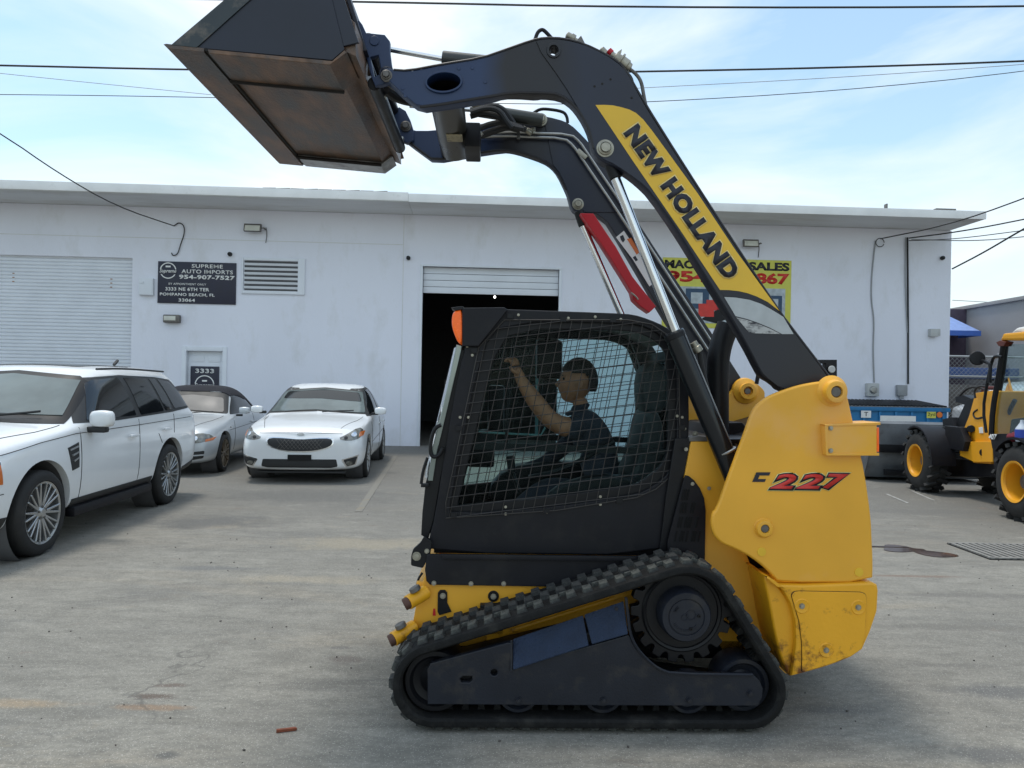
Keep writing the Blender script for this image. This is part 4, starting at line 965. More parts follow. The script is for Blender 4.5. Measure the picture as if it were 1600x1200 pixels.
# interior: seat, controls
def P3(px, py, y): return MF.Y(px, py, y)
st_ = obj('operator_seat', prism_mesh([chaikin(MF.xz([(870, 790), (868, 762), (940, 752), (975, 740), (990, 690), (1000, 640), (1020, 640), (1030, 700), (1010, 790)], .83), 2)], .62, 1.04, .03), SEATM, ml)
bm = bmesh.new(); obj('headrest', prism_mesh([chaikin(MF.xz([(996, 570), (1032, 565), (1040, 600), (1030, 648), (996, 645)], .83), 2)], .70, .96, .03), SEATM, st_)
obj('rear_pillar_trim', prism_mesh([chaikin(MF.xz([(975, 515), (1005, 520), (1030, 560), (1030, 585), (1020, 600), (1022, 640), (1035, 700), (995, 700), (992, 640), (995, 590), (1000, 570)], 1.16), 1)], 1.13, 1.18, .01), BLACK, ml)
obj('side_console', prism_mesh([chaikin(MF.xz([(760, 790), (770, 745), (820, 720), (930, 722), (1040, 716), (1050, 800)], 1.1), 1)], 1.06, 1.2, .02), BLACK, ml)
obj('side_console', prism_mesh([chaikin(MF.xz([(850, 800), (860, 760), (930, 740), (1000, 745), (1010, 800)], .5), 1)], .47, .56, .02), BLACK, ml)
for y in (.56, 1.08):
    rod('joystick_stem', P3(812, 770, y), P3(800, 735, y), .012, BLACK, ml, 8)
    o = rod('joystick_grip', P3(800, 738, y), P3(797, 712, y), .022, BLACK, ml, 12)
tube('lap_bar', [P3(a, b, y) for a, b, y in ((960, 690, .58), (880, 735, .58), (830, 745, .62), (828, 745, 1.0), (880, 735, 1.06), (960, 690, 1.06))], .014, BLACK, ml, 8)
o = box('instrument_pod', P3(752, 700, 1.05), (.16, .14, .22), BLACK, ml, .02); box('instrument_pod', P3(858, 562, 1.18), (.16, .06, .24), BLACK, ml, .02)
box('front_pillar_pod', P3(775, 640, 1.15), (.10, .05, .30), BLACK, ml, .02)
tube('wiper_link', [P3(a, b, .9) for a, b in ((748, 675), (845, 680), (852, 668))], .006, mat('teal_bar', (.15, .33, .33), .4), ml, 6, sm=0)
# ---- rear body between cab and tower
plate('engine_side_panel', MF, [(1080, 690), (1122, 690), (1126, 700), (1138, 735), (1150, 760), (1160, 850), (1215, 990), (1236, 1055), (1130, 1020), (1092, 950), (1060, 860), (1068, 755)], .36, .02, YEL, ml, rd=.006)
plate('engine_side_panel', MF, [(1079, 690), (1160, 690), (1160, 850), (1240, 1055), (1080, 1020), (1060, 860)], 1.30, .02, YEL, ml)
plate('rear_cab_filler', MF, [(1055, 685), (1082, 685), (1066, 800), (1056, 868), (1030, 868), (1040, 780)], .375, .02, BLACK, ml)
plate('vent_panel', MF, Z([(190, 567), (215, 572), (255, 605), (295, 660), (325, 730), (337, 820), (330, 1200), (70, 1200), (60, 1050), (180, 590)], 1030, 620, .2166), .345, .014, BLACKM, ml, bevel=.003)
# vent slots, one by one
sl = bmesh.new(); bx(sl, (0, 0, 0), (.0085, .004, .055)); slm = None; VB = mat('vent_slot_black', (.002, .002, .002), .9)
for row, (yy, xs) in enumerate(((705, (172, 190, 208)), (800, (158, 176, 194, 232, 250)), (905, (142, 160, 190, 208, 226, 272)), (1005, (120, 155, 173, 200, 240, 258, 288)))):
    for xx in xs:
        p = MF.Y(1030+xx*.2166, 620+yy*.2166, .343)
        if slm is None: o = obj('vent_slot', sl, VB, ml); slm = o.data
        else: o = bpy.data.objects.new('vent_slot', slm); COL.objects.link(o); o.parent = ml
        o.location = p; o.rotation_euler = (0, R(10), 0)
bolts(MF, [(1082, 756), (1108, 763), (1072, 702)], .343, .008, .006, ml)
# dark step plate and hood behind the cab
pA = MF.Y(1072, 690, .5); 
plate('hood_deck', MF, [(1076, 686), (1180, 686), (1180, 693), (1076, 693)], .38, .9, BLACK, ml)
plate('engine_hood', MF, [(1110, 662), (1160, 660), (1190, 700), (1095, 700)], .75, .5, BLACKM, ml, rd=.01)
obj('hood_latch', prism_mesh([MF.xz([(1074, 683), (1090, 680), (1112, 683), (1112, 688), (1074, 689)], .40)], .36, .46, .003), DULL, ml)
bolts(MF, [(1086, 678)], .42, .012, .02, ml)
tube('hood_hose', [MF.Y(a, b, .42) for a, b in ((1124, 700), (1120, 720), (1119, 745), (1122, 770), (1124, 790))], .012, CABLE, ml, 8)
tube('fuel_line', [MF.Y(a, b, .40) for a, b in ((1138, 686), (1148, 690), (1153, 702))], .008, DULL, ml, 8)
# exhaust stack with curved tip
ex = [MF.Y(a, b, .72) for a, b in ((1121, 700), (1121, 640), (1121, 590), (1122, 560), (1127, 535), (1138, 508))]
tube('exhaust_stack', ex, .062, BLACK, ml, 18, sm=2)
# far tower and hood side
plate('arm_tower', MF, [(1110, 700), (1124, 655), (1134, 622), (1152, 601), (1163, 597), (1184, 600), (1195, 611), (1196, 660), (1240, 800), (1260, 1000), (1100, 1000)], 1.26, .16, YEL, ml, rd=.02)
p = MF.Y(1165, 611, 1.26)
bm = bmesh.new(); lathe(bm, p, (0, -1, 0), [(-.02, .085), (.01, .08), (.03, .052), (.05, .050), (.052, .03), (.03, .028), (.03, 0)], 28); obj('pivot_boss', bm, YEL, ml)
rod('pivot_pin', p+Vector((0, -.04, 0)), p+Vector((0, -.02, 0)), .02, DULL, ml, 14)
plate('hood_side', MF, [(1072, 690), (1076, 616), (1108, 600), (1112, 690)], 1.2, .02, YEL, ml)
# light bracket at the far rear
plate('rear_light_bracket', MF, [(1250, 600), (1250, 596), (1290, 596), (1290, 568), (1276, 568), (1276, 562), (1308, 562), (1308, 600)], 1.1, .05, BLACK, ml)
p = MF.Y(1299, 577, 1.09); rod('lamp_cap', p, p+Vector((0, -.01, 0)), .022, BOXM, ml, 14)
tube('hood_prop', [MF.Y(a, b, 1.1) for a, b in ((1186, 578), (1182, 600))], .012, BLACK, ml, 6)
# ---- near tower fender
tw = Z([(700, 360), (760, 333), (820, 310), (910, 280), (1000, 260), (1130, 242), (1190, 245), (1240, 268), (1262, 330), (1310, 550), (1345, 700), (1385, 870), (1430, 1190)], 1040, 540, .225)
tw += Z([(1133, 250), (1140, 400), (1136, 523), (545, 524), (510, 480), (455, 425), (380, 368), (320, 335), (250, 302), (205, 285), (170, 260), (140, 220), (125, 160), (135, 85)], 1080, 780, .25)
tw += Z([(355, 1140), (420, 960), (490, 770), (550, 610), (590, 490), (625, 420)], 1040, 540, .225)
TY = .115
tower = obj('arm_tower_cover', prism_mesh([chaikin(MF.xz(tw, TY), 1)], TY, TY+.035, .010), YEL, ml, ang=50)
obj('tower_rear_face', prism_mesh([MF.xz([(1296, 604), (1314, 600), (1333, 664), (1358, 800), (1362, 905), (1345, 905), (1340, 800), (1315, 664)], TY)], TY+.036, .43, .006), YEL, ml)
obj('tower_inner_plate', prism_mesh([chaikin(MF.xz([(1225, 622), (1260, 606), (1300, 604), (1316, 664), (1340, 800), (1340, 905), (1225, 905), (1150, 850), (1140, 800), (1175, 700)], .34), 1)], .335, .355, .004), YEL, ml)
def boss(px, py, r0, r1, y, m=YEL, par=ml, h=.05):
    p = MF.Y(px, py, y)
    bm = bmesh.new(); lathe(bm, p, (0, -1, 0), [(-.005, r0*1.15), (.004, r0), (h*.35, r0*.74), (h*.5, r1*1.25), (h, r1*1.1), (h*1.05, r1), (h*1.05, r1*.62), (h*.6, r1*.58), (h*.6, 0)], 32); o = obj('pivot_boss', bm, m, par)
    rod('pivot_pin', p+Vector((0, -h*.62, 0)), p+Vector((0, -h*.85, 0)), r1*.55, DULL, par, 16); return o
boss(1300, 612, .068, .046, TY); boss(1193, 825, .045, .034, TY, h=.022)
for a in ((1190, 862), (1342, 894)):
    p = MF.Y(*a, TY); bm = bmesh.new(); lathe(bm, p, (0, -1, 0), [(-.002, .022), (.003, .021), (.004, 0)], 18); obj('plug', bm, LOGO_Y, ml)
# C227 decal
def txt(s, a, b, w, h, m, y, bold, shear, par=ml, **k):
    o = MF.Y(a, b, y); e = MF.Y(a+w, b+w*.018, y); t = MF.Y(a, b-h, y)
    text('lettering', s, o, (e-o), (0, 0, 1), (e-o).length, (t-o).length, m, par, bold=bold, shear=shear, **k)
GLOW = mat('decal_pale_yellow', (.78, .74, .30), .4)
plate('lettering', MF, [(1182, 738), (1204, 738), (1202, 743), (1187, 743), (1184.5, 748.5), (1197, 748.5), (1195, 753), (1175.5, 753)], TY-.003, .0015, LOGO_K, ml, bevel=.0001, smooth=False)
for s, a, w in (('2', 1201, 45), ('2', 1242, 46), ('7', 1284, 44)):
    o = 0
    txt(s, a-3.0, 767, w+5, 30, GLOW, TY-.0012, .11, .30); txt(s, a-1.3, 766, w+2.2, 28, LOGO_K, TY-.0035, .085, .30); txt(s, a+1.5, 763.5, w-4, 23.5, LOGO_R, TY-.006, .03, .30)
# bumper bracket on the rear edge
br = plate('rear_bumper_bracket', MF, [(1291, 664), (1370, 663), (1370, 709), (1293, 711)], .075, .006, YEL, ml, bevel=.002)
obj('bracket_flange', prism_mesh([MF.xz([(1288, 663), (1376, 660), (1376, 664), (1290, 666)], .07)], .07, .24, .002), YEL, br)
obj('bracket_flange', prism_mesh([MF.xz([(1291, 709), (1374, 708), (1374, 712), (1292, 712)], .07)], .07, .24, .002), YEL, br)
obj('bracket_end', prism_mesh([MF.xz([(1289, 666), (1294, 666), (1294, 710), (1291, 710)], .07)], .07, .2, .001), YEL, br)
obj('rear_lamp', prism_mesh([MF.xz([(1370, 668), (1374, 668), (1374, 706), (1370, 706)], .09)], .09, .22, .004), ORANGE, br)
bolts(MF, [(1298, 669), (1298, 704)], .073, .009, .008, ml)
# ---- lower counterweight box
cw = Z([(445, 470), (480, 478), (545, 532), (700, 536), (1135, 520), (1165, 535), (1172, 570), (1165, 700), (1122, 828), (1072, 940), (1000, 990), (920, 1022), (840, 1050), (700, 1090), (628, 1108), (655, 900), (650, 760), (620, 650), (575, 570)], 1080, 780, .25)
obj('counterweight', prism_mesh([MF.xz(cw, .10)], .10, .42, .012), YEL_RUST, ml, ang=40)
cl = Z([(445, 462), (480, 478), (560, 560), (620, 650), (652, 760), (657, 900), (632, 1110), (600, 1095), (555, 980), (520, 850), (485, 650)], 1080, 780, .25)
obj('counterweight_side', prism_mesh([chaikin(MF.xz(cl, .14), 1)], .135, .40, .01), YEL_RUST, ml, ang=50)
dr_ = Z([(624, 600), (640, 577), (670, 573), (1065, 580), (1092, 592), (1098, 625), (1088, 830), (1066, 935), (1000, 982), (840, 1042), (690, 1084), (690, 900), (672, 760)], 1080, 780, .25)
op = rounded(MF.xz(dr_, .095), .012)
obj('access_door_gap', prism_mesh([op], .0965, .11, .001), SEAM, ml)
inn = [(x+(sum(p[0] for p in op)/len(op)-x)*.012, z+(sum(p[1] for p in op)/len(op)-z)*.012) for x, z in op]
obj('access_door', prism_mesh([inn], .092, .11, .002), YEL_RUST, ml)
for a in ((1253, 947), (1341, 949), (1291, 1016)):
    p = MF.Y(*a, .092); bm = bmesh.new(); lathe(bm, p, (0, -1, 0), [(.0, .036), (.004, .032), (.001, .02), (.001, 0)], 22); obj('bolt_dimple', bm, YEL_RUST, ml)
bolts(MF, [(1253, 947), (1341, 949), (1291, 1016)], .09, .011, .008, ml)
# right rear end closing the machine
box2('rear_door', (MF.Y(1330, 700, .4).x-.05, .42, .45), (MF.Y(1330, 700, .4).x, 1.3, 1.5), YEL, ml, .02)
obj('rear_core', prism_mesh([MF.xz([(1130, 700), (1325, 640), (1345, 900), (1330, 1000), (1250, 1030), (1150, 960)], .43)], .43, 1.25, .01), BLACK, ml)
# ---- lift arms
AY = .21; AT = .09
Z2 = lambda pts: Z(pts, 600, 20, .3125)
Z3 = lambda pts: Z(pts, 880, 240, .275)
Z5 = lambda pts: Z(pts, 1040, 540, .225)
near = [(600, 119), (603, 106), (611, 107), (615.6, 109), (637.5, 111.5), (665, 107), (690.6, 101), (753, 91), (790, 78), (831, 63.8), (850, 59.5), (881, 60.6), (912.5, 68.4), (931, 76), (953, 88), (975, 104), (988, 124), (1003, 154), (1015.6, 176), (1067, 256.5), (1140, 369), (1218, 487), (1246, 524), (1296, 589), (1310, 612), (1296, 628), (1270, 626), (1222, 611)]
near += [(1211, 599), (1193, 589), (1186, 577), (1167, 540), (1136, 487.5), (1096, 423), (1056, 358), (1017.5, 303), (998, 284), (980, 270), (961, 259), (944, 253), (931, 243), (926, 232), (922, 207.5), (913, 187), (900, 167), (889, 156), (875, 148), (850, 145), (838, 147), (825, 146), (812, 145), (787.5, 145), (769, 151), (725, 158), (690, 163), (656, 168), (631, 148), (612, 130)]
oval = (693.5, 129)
ov = MF.Y(*oval, AY); b1_ = MF.Y(865, 80, AY)
armm = bpy.data.materials.new('arm_paint_sky_blend'); armm.use_nodes = True   # navy with the darker repainted knee section; sky reflection put into the bluer front
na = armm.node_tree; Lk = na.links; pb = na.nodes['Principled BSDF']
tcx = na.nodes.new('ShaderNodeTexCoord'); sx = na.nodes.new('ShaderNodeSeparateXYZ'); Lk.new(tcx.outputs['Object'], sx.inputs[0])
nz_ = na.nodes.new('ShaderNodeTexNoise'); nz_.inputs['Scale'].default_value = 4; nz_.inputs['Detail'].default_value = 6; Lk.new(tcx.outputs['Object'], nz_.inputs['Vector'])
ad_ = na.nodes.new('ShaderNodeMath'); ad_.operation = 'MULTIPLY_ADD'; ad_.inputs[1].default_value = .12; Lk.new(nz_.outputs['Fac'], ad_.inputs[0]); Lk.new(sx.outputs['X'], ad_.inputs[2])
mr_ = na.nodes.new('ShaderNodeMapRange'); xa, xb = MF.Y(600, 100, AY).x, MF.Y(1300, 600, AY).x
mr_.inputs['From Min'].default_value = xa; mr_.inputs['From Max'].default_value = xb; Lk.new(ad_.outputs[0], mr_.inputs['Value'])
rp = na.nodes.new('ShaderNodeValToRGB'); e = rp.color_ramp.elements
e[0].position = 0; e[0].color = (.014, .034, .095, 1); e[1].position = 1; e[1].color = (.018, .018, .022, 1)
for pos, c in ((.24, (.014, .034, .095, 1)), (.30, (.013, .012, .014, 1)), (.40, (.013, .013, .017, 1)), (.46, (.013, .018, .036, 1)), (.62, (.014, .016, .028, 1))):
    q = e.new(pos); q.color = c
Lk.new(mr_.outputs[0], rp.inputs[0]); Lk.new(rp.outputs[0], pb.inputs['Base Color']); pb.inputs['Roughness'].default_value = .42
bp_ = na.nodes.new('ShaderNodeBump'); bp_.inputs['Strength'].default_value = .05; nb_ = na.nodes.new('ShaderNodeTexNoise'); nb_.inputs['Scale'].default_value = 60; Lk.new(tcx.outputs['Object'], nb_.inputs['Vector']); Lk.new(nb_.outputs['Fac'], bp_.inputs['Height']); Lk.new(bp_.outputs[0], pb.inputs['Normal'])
outl = MF.xz(near, AY)
hol = [ell(ov.x, ov.z, .082, .045, 30, R(5)), ell(b1_.x, b1_.z, .024, .026, 20)]
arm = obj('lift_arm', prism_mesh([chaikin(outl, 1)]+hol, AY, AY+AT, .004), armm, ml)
# raised rim rings
def ringo(cx, cz, rx, rz, t, y0, y1, m, par, name='hole_rim', rot=0):
    return obj(name, prism_mesh([ell(cx, cz, rx+t, rz+t, 30, rot), ell(cx, cz, rx, rz, 30, rot)], y0, y1, .002), m, par)
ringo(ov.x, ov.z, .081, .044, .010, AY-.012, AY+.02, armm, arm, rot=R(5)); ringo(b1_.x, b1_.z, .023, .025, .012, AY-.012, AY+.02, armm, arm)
# edge flange running round the arm's lower side
def flange(pxs, r, m, par, y=AY):
    tube('edge_flange', [MF.Y(a, b, y) for a, b in pxs], r, m, par, 6, sm=1)
flange([(656, 167), (690, 163), (725, 157), (769, 150), (800, 144.5), (850, 144.5), (875, 147), (900, 166), (914, 187), (923, 208), (928, 232)], .007, ARM2, arm)
flange([(615, 109), (637, 110.5), (690, 100.5), (753, 90.5), (790, 77.5), (831, 63), (850, 59), (881, 60), (912, 68), (953, 88), (975, 104), (1003, 154), (1067, 256), (1140, 369), (1218, 487), (1246, 524), (1296, 589)], .006, ARM2, arm)
# lapped knee plate
kn = [(834, 66), (850, 62), (881, 62.5), (912, 70), (930, 78), (953, 90), (973, 105), (986, 125), (1001, 155), (1013, 176), (1065, 257), (1138, 370), (1216, 488), (1244, 524), (1294, 589), (1306, 612), (1290, 622), (1222, 609), (1194, 587), (1187, 576), (1169, 540), (1138, 487), (1098, 423), (1058, 357), (1019, 302), (999, 283), (961, 257), (944, 250), (933, 241), (928, 231), (924, 207), (916, 190), (905, 172), (880, 130)]
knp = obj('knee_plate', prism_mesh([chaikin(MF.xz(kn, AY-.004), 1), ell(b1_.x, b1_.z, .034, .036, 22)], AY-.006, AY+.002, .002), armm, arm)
for a in ((929, 135), (941, 131), (954, 124), (987, 153)):
    p = MF.Y(*a, AY-.006); rod('rivet_hole', p, p+Vector((0, -.001, 0)), .006, SEAM, arm, 8)
for a in ((629, 138), (633, 150), (717, 107), (738, 106), (758, 128)):
    p = MF.Y(*a, AY); rod('weld_dot', p+Vector((0, .002, 0)), p+Vector((0, -.003, 0)), .009, armm, arm, 10)
# decals along the arm
yd = AY-.0075
stripe = [(930.5, 164), (945, 163.8), (957.6, 164.6), (971, 167.5), (983, 171), (994, 176.6), (1005, 186.6), (1018, 203), (1040, 233), (1090, 302), (1150, 392), (1218, 486)]
stripe += [(1200, 472), (1182, 463), (1168, 458), (1155, 455), (1140, 453.3), (1125, 453), (1060, 355), (990, 253)]
obj('yellow_stripe', prism_mesh([MF.xz(stripe, yd)], yd, yd+.0008, .0001), LOGO_Y, arm, smooth=False)
blk = [(1126, 455), (1140, 455.3), (1155, 457), (1168, 460), (1182, 465), (1200, 474), (1220, 490), (1225, 494), (1205, 482), (1190, 474), (1172, 468), (1150, 464), (1131, 463)]
obj('black_stripe', prism_mesh([MF.xz(blk, yd)], yd-.0002, yd+.0008, .0001), LOGO_K, arm, smooth=False)
sil = [(1131.6, 464), (1150, 465), (1171.5, 468.5), (1190, 475), (1204.5, 483), (1224, 495), (1240, 522), (1222, 522), (1203, 512), (1182.5, 503.5), (1166, 498), (1149.5, 494)]
obj('silver_stripe', prism_mesh([MF.xz(sil, yd)], yd, yd+.0008, .0001), LOGO_G, arm, smooth=False)
chk = [(1150.5, 496), (1166, 499.5), (1182.5, 505), (1203, 513.5), (1220, 522), (1171.5, 520.5)]
obj('speckled_stripe', prism_mesh([MF.xz(chk, yd)], yd, yd+.0008, .0001), DEC_CHK, arm, smooth=False)
o0 = MF.Y(973, 209, yd-.003); e0 = MF.Y(1134, 440, yd-.003); up0 = MF.Y(973+24, 209-17, yd-.003)-o0
rt = (e0-o0).normalized(); up0 = up0-rt*up0.dot(rt)
hgt_ = up0.length
Lg = (e0-o0).length
GL2 = mat('decal_pale_glow', (.80, .62, .24), .4)
for j in range(9):
    pass
text('lettering', 'NEW HOLLAND', o0-up0*.06-rt*.006, rt, up0, Lg+.012, hgt_*1.12, GL2, arm, depth=.0005, bold=.10, spacing=1.05)
text('lettering', 'NEW HOLLAND', o0+Vector((0, -.0015, 0)), rt, up0, Lg, hgt_, LOGO_K, arm, depth=.001, bold=.066, spacing=1.05)
# pins
def pin(px, py, r, y, par, m=BOLT, h=.025):
    p = MF.Y(px, py, y); bm = bmesh.new(); lathe(bm, p, (0, -1, 0), [(-.01, r*1.9), (.004, r*1.85), (.005, r*1.5), (h*.6, r*1.45), (h*.7, r*1.2), (h*.45, r*1.1), (h*.45, r), (h, r*.95), (h*1.05, 0)], 26)
    o = obj('pivot_pin', bm, m, par); return o
pin(945.5, 232, .023, AY-.006, arm); pin(604, 118, .015, AY, arm, DULL)
# tubular handle / fittings on top of the knee
tube('hose_guard', [MF.Y(a, b, AY+.05) for a, b in ((836, 62), (840, 50), (847, 45.5), (853, 50), (862, 60))], .0095, BLACK, arm, 8)
def fitting(name, a, b, r, prof, m, par=arm, y=AY+.04):
    A = MF.Y(*a, y); B = MF.Y(*b, y); L_ = (B-A).length
    bm = bmesh.new(); lathe(bm, A, B-A, [(0, 0)]+[(t*L_, r*k) for t, k in prof]+[(L_, 0)], 16); return obj(name, bm, m, par)
fitting('hydraulic_coupler', (905, 66), (884, 54), .022, [(0, .5), (.35, .5), (.35, .95), (.6, 1), (.62, .8), (.9, .8), (.95, .6)], BOLT)
plate('coupler_bracket', MF, [(898, 66), (908, 55), (916, 71)], AY+.01, .06, DULL, arm)
fitting('hydraulic_coupler', (953, 92), (938, 76), .018, [(0, .7), (.4, .7), (.45, 1), (.9, 1), (.95, .8)], BOLT, y=AY+.04)
fitting('hydraulic_coupler', (960, 88), (950, 78), .016, [(0, .7), (.4, .7), (.45, 1), (.9, 1)], RED, y=AY+.03)
fitting('flat_face_coupler', (955, 85), (986, 108), .032, [(0, .5), (.15, .5), (.2, .8), (.42, .85), (.44, 1.25), (.5, 1.25), (.52, .95), (.8, .95), (.84, .75), (.95, .7)], BOLT, y=AY+.03)
plate('coupler_tab', MF, [(955, 94), (966, 80), (972, 76), (971, 82), (962, 98)], AY+.02, .01, BOLT, arm)
tube('hydraulic_pipe', [MF.Y(a, b, AY+.03) for a, b in ((984, 108), (991, 113), (999, 122), (1003, 132), (1006, 150), (1009, 165))], .009, DULL, arm, 8)
tube('hydraulic_pipe', [MF.Y(a, b, AY+.05) for a, b in ((978, 112), (986, 120), (989, 130), (990, 140))], .007, BLACK, arm, 8)
# ---- far arm
FY = 1.30
farp = [(628, 190), (640.6, 204), (678, 204), (740, 196), (794, 184), (834, 178), (872, 185.6), (890.6, 193), (912.5, 214), (928, 232), (945, 262), (998, 350), (1114, 523), (1137, 558), (1162, 597), (1172, 615), (1150, 625), (1106, 620), (1100, 590), (1045, 509), (973, 385), (941, 334), (905, 334), (893, 326), (888, 305), (884, 295), (872, 270), (862, 258), (850, 250), (819, 239), (800, 234), (787.5, 233), (735, 241), (678, 251), (660, 238), (641, 224), (626, 212)]
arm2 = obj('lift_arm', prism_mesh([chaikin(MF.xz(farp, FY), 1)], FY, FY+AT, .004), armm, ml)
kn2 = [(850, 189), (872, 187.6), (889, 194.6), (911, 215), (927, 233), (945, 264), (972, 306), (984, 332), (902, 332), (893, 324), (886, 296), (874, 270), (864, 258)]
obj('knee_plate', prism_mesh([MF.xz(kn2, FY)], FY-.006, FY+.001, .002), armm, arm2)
pin(903, 319, .020, FY-.004, arm2); pin(845, 187, .022, FY-.02, arm2, LOGO_W if False else BOLT, .03)
flange([(626, 212), (660, 238), (678, 251), (735, 241), (787, 233.5), (819, 239.5), (850, 250.5), (872, 270.5), (884, 296)], .008, ARM2, arm2, FY)
tube('hose_guard', [MF.Y(a, b, FY+.03) for a, b in ((832, 178), (842, 171), (853, 170), (880, 174), (886, 182), (887, 192))], .010, BLACK, arm2, 8)
for dx, dy in ((0, 0), (10, -6)):
    tube('hydraulic_pipe', [MF.Y(a+dx, b+dy, FY-.03) for a, b in ((745, 215), (790, 212), (820, 214), (882, 216), (896, 228), (908, 246), (965, 330), (1040, 445), (1118, 565))], .0085, STEEL, arm2, 8, sm=1)
box('pipe_clamp', MF.Y(909, 241, FY-.03), (.075, .02, .03), BOLT, arm2, .004, rot=Matrix.Rotation(R(40), 3, 'Y'))
box('pipe_clamp', MF.Y(810, 212, FY-.03), (.02, .02, .05), DULL, arm2, .004)
fitting('hose_fitting', (817, 200), (832, 209), .02, [(0, .8), (.4, .8), (.45, 1), (.9, 1)], BOLT, arm2, FY-.05)
fitting('hose_fitting', (834, 209), (833, 199), .014, [(0, .8), (.4, .8), (.45, 1), (.9, 1)], BOLT, arm2, FY-.05)
# bundle of hoses from the crossmember to the far arm
for k, pts_ in enumerate([[(735, 176), (760, 168), (780, 172), (792, 190), (800, 200)], [(735, 182), (755, 176), (780, 182), (800, 198), (818, 202)], [(742, 205), (760, 195), (785, 190), (815, 200)], [(745, 214), (765, 205), (790, 198), (812, 204)], [(735, 172), (770, 163), (790, 172), (805, 196)], [(742, 216), (752, 213), (800, 196), (822, 203)]]):
    tube('hydraulic_hose', [MF.Y(a, b, 1.05+.03*k) for a, b in pts_], .017, CABLE, arm2, 8)
# tilt cylinders
def tiltcyl(y, a, b, c_, rr, rb, par=ml):
    t = rod('tilt_cylinder', MF.Y(*b, y), MF.Y(*c_, y), rb, BLACK if False else mat('cylinder_grey', (.05, .055, .052), .35, .3, var=.1) if 'cylinder_grey' not in MATS else MATS['cylinder_grey'], par, 24)
    rod('cylinder_rod', MF.Y(*a, y), MF.Y(*b, y), rr, CHROME, t, 20)
    return t
tiltcyl(.42, (604, 76), (691, 92), (840, 108), .014, .040)
tiltcyl(1.2, (640, 165), (745, 172), (848, 188), .014, .040)
# lateral torque tube between the arms (oval section)
bm = bmesh.new(); rings = []
for y in (AY+.012, .5, .9, FY-.002):
    rings.append([bm.verts.new((ov.x+.088*math.cos(t)*math.cos(R(5))-.052*math.sin(t)*math.sin(R(5)), y, ov.z-(.0)+.088*math.cos(t)*math.sin(R(5))+.052*math.sin(t)*math.cos(R(5)))) for t in [2*math.pi*i/28 for i in range(28)]])
for a, b in zip(rings, rings[1:]):
    for i in range(28): j = (i+1) % 28; bm.faces.new((a[i], a[j], b[j], b[i]))
bmesh.ops.recalc_face_normals(bm, faces=bm.faces[:])
tt = obj('torque_tube', bm, mat('torque_tube_paint', (.055, .052, .045), .3, .3, var=.25, vs_=6), ml)
bm = bmesh.new(); bx(bm, (ov.x+.02, .85, ov.z-.054), (.09, .12, .004)); obj('rating_plate', bm, mat('rating_label', (.35, .30, .18), .5, dirt=(.05, .05, .04), dirt_amt=1, dirt_s=60), tt)
box('manifold_block', (ov.x+.12, 1.0, ov.z-.03), (.09, .3, .14), BLACK, ml, .01)
fitting('hose_fitting', (737, 165), (752, 158), .02, [(0, .8), (.4, .8), (.45, 1), (.9, 1)], BOLT, ml, .9)
fitting('hose_fitting', (746, 214), (752, 206), .02, [(0, .8), (.4, .8), (.45, 1), (.9, 1)], STEEL, ml, 1.1)
# lift cylinders
lc = rod('lift_cylinder', MF.Y(1052, 518, .27), MF.Y(1168, 794, .27), .052, mat('cylinder_black', (.012, .014, .017), .22, .2, var=.1), ml, 32)
rod('cylinder_rod', MF.Y(961, 277, .27), MF.Y(1060, 530, .27), .024, CHROME, lc, 28)
rod('rod_eye', MF.Y(950, 246, .27), MF.Y(963, 279, .27), .034, BLACK, lc, 20)
p = MF.Y(1133, 705, .27); d = (MF.Y(1168, 794, .27)-MF.Y(1052, 518, .27)).normalized()
rod('cylinder_band', p-d*.006, p+d*.008, .056, STEEL, lc, 32); p2 = MF.Y(1053, 521, .27); rod('gland_nut', p2-d*.004, p2+d*.03, .0535, BLACK, lc, 32)
fitting('port_fitting', (1083, 535), (1093, 551), .024, [(0, .8), (.4, .8), (.45, 1), (.9, 1)], BOLT, lc, .3)
tube('port_hose', [MF.Y(a, b, .33) for a, b in ((1093, 551), (1097, 575), (1103, 600), (1112, 640))], .013, CABLE, lc, 8)
lc2 = rod('lift_cylinder', MF.Y(975, 500, 1.27), MF.Y(1030, 640, 1.27), .05, MATS['cylinder_black'], ml, 24)
rod('cylinder_rod', MF.Y(911, 352, 1.27), MF.Y(978, 508, 1.27), .023, CHROME, lc2, 24); rod('rod_eye', MF.Y(904, 330, 1.27), MF.Y(912, 353, 1.27), .032, BLACK, lc2, 18)
# red cylinder lock bar on the far arm
lk = plate('cylinder_lock', MF, Z3([(98, 338), (172, 340), (300, 530), (395, 700), (430, 745), (528, 868), (490, 903), (440, 868), (400, 830), (388, 785), (330, 690), (210, 500), (110, 360)]), 1.17, .10, RED, ml, bevel=.004)
tube('lock_pin_ring', [MF.Y(a, b, 1.16) for a, b in Z3([(385, 790), (400, 800), (420, 820), (425, 830)])], .005, BOLT, lk, 6)
# warning label on the far arm leg
wl_ = plate('warning_label', MF, Z3([(300, 475), (345, 438), (440, 580), (510, 740), (490, 755), (395, 600)]), FY-.004, .003, LOGO_W, arm2, bevel=.0005, smooth=False)
plate('label_band', MF, Z3([(362, 485), (388, 478), (432, 560), (418, 575)]), FY-.0055, .001, LOGO_O, wl_, bevel=.0002, smooth=False)
plate('label_pictogram', MF, Z3([(322, 470), (340, 462), (352, 490), (340, 505), (328, 490)]), FY-.0055, .001, LOGO_K, wl_, bevel=.0002, smooth=False)
plate('label_pictogram', MF, Z3([(395, 590), (410, 580), (425, 605), (412, 612)]), FY-.0055, .001, LOGO_K, wl_, bevel=.0002, smooth=False)
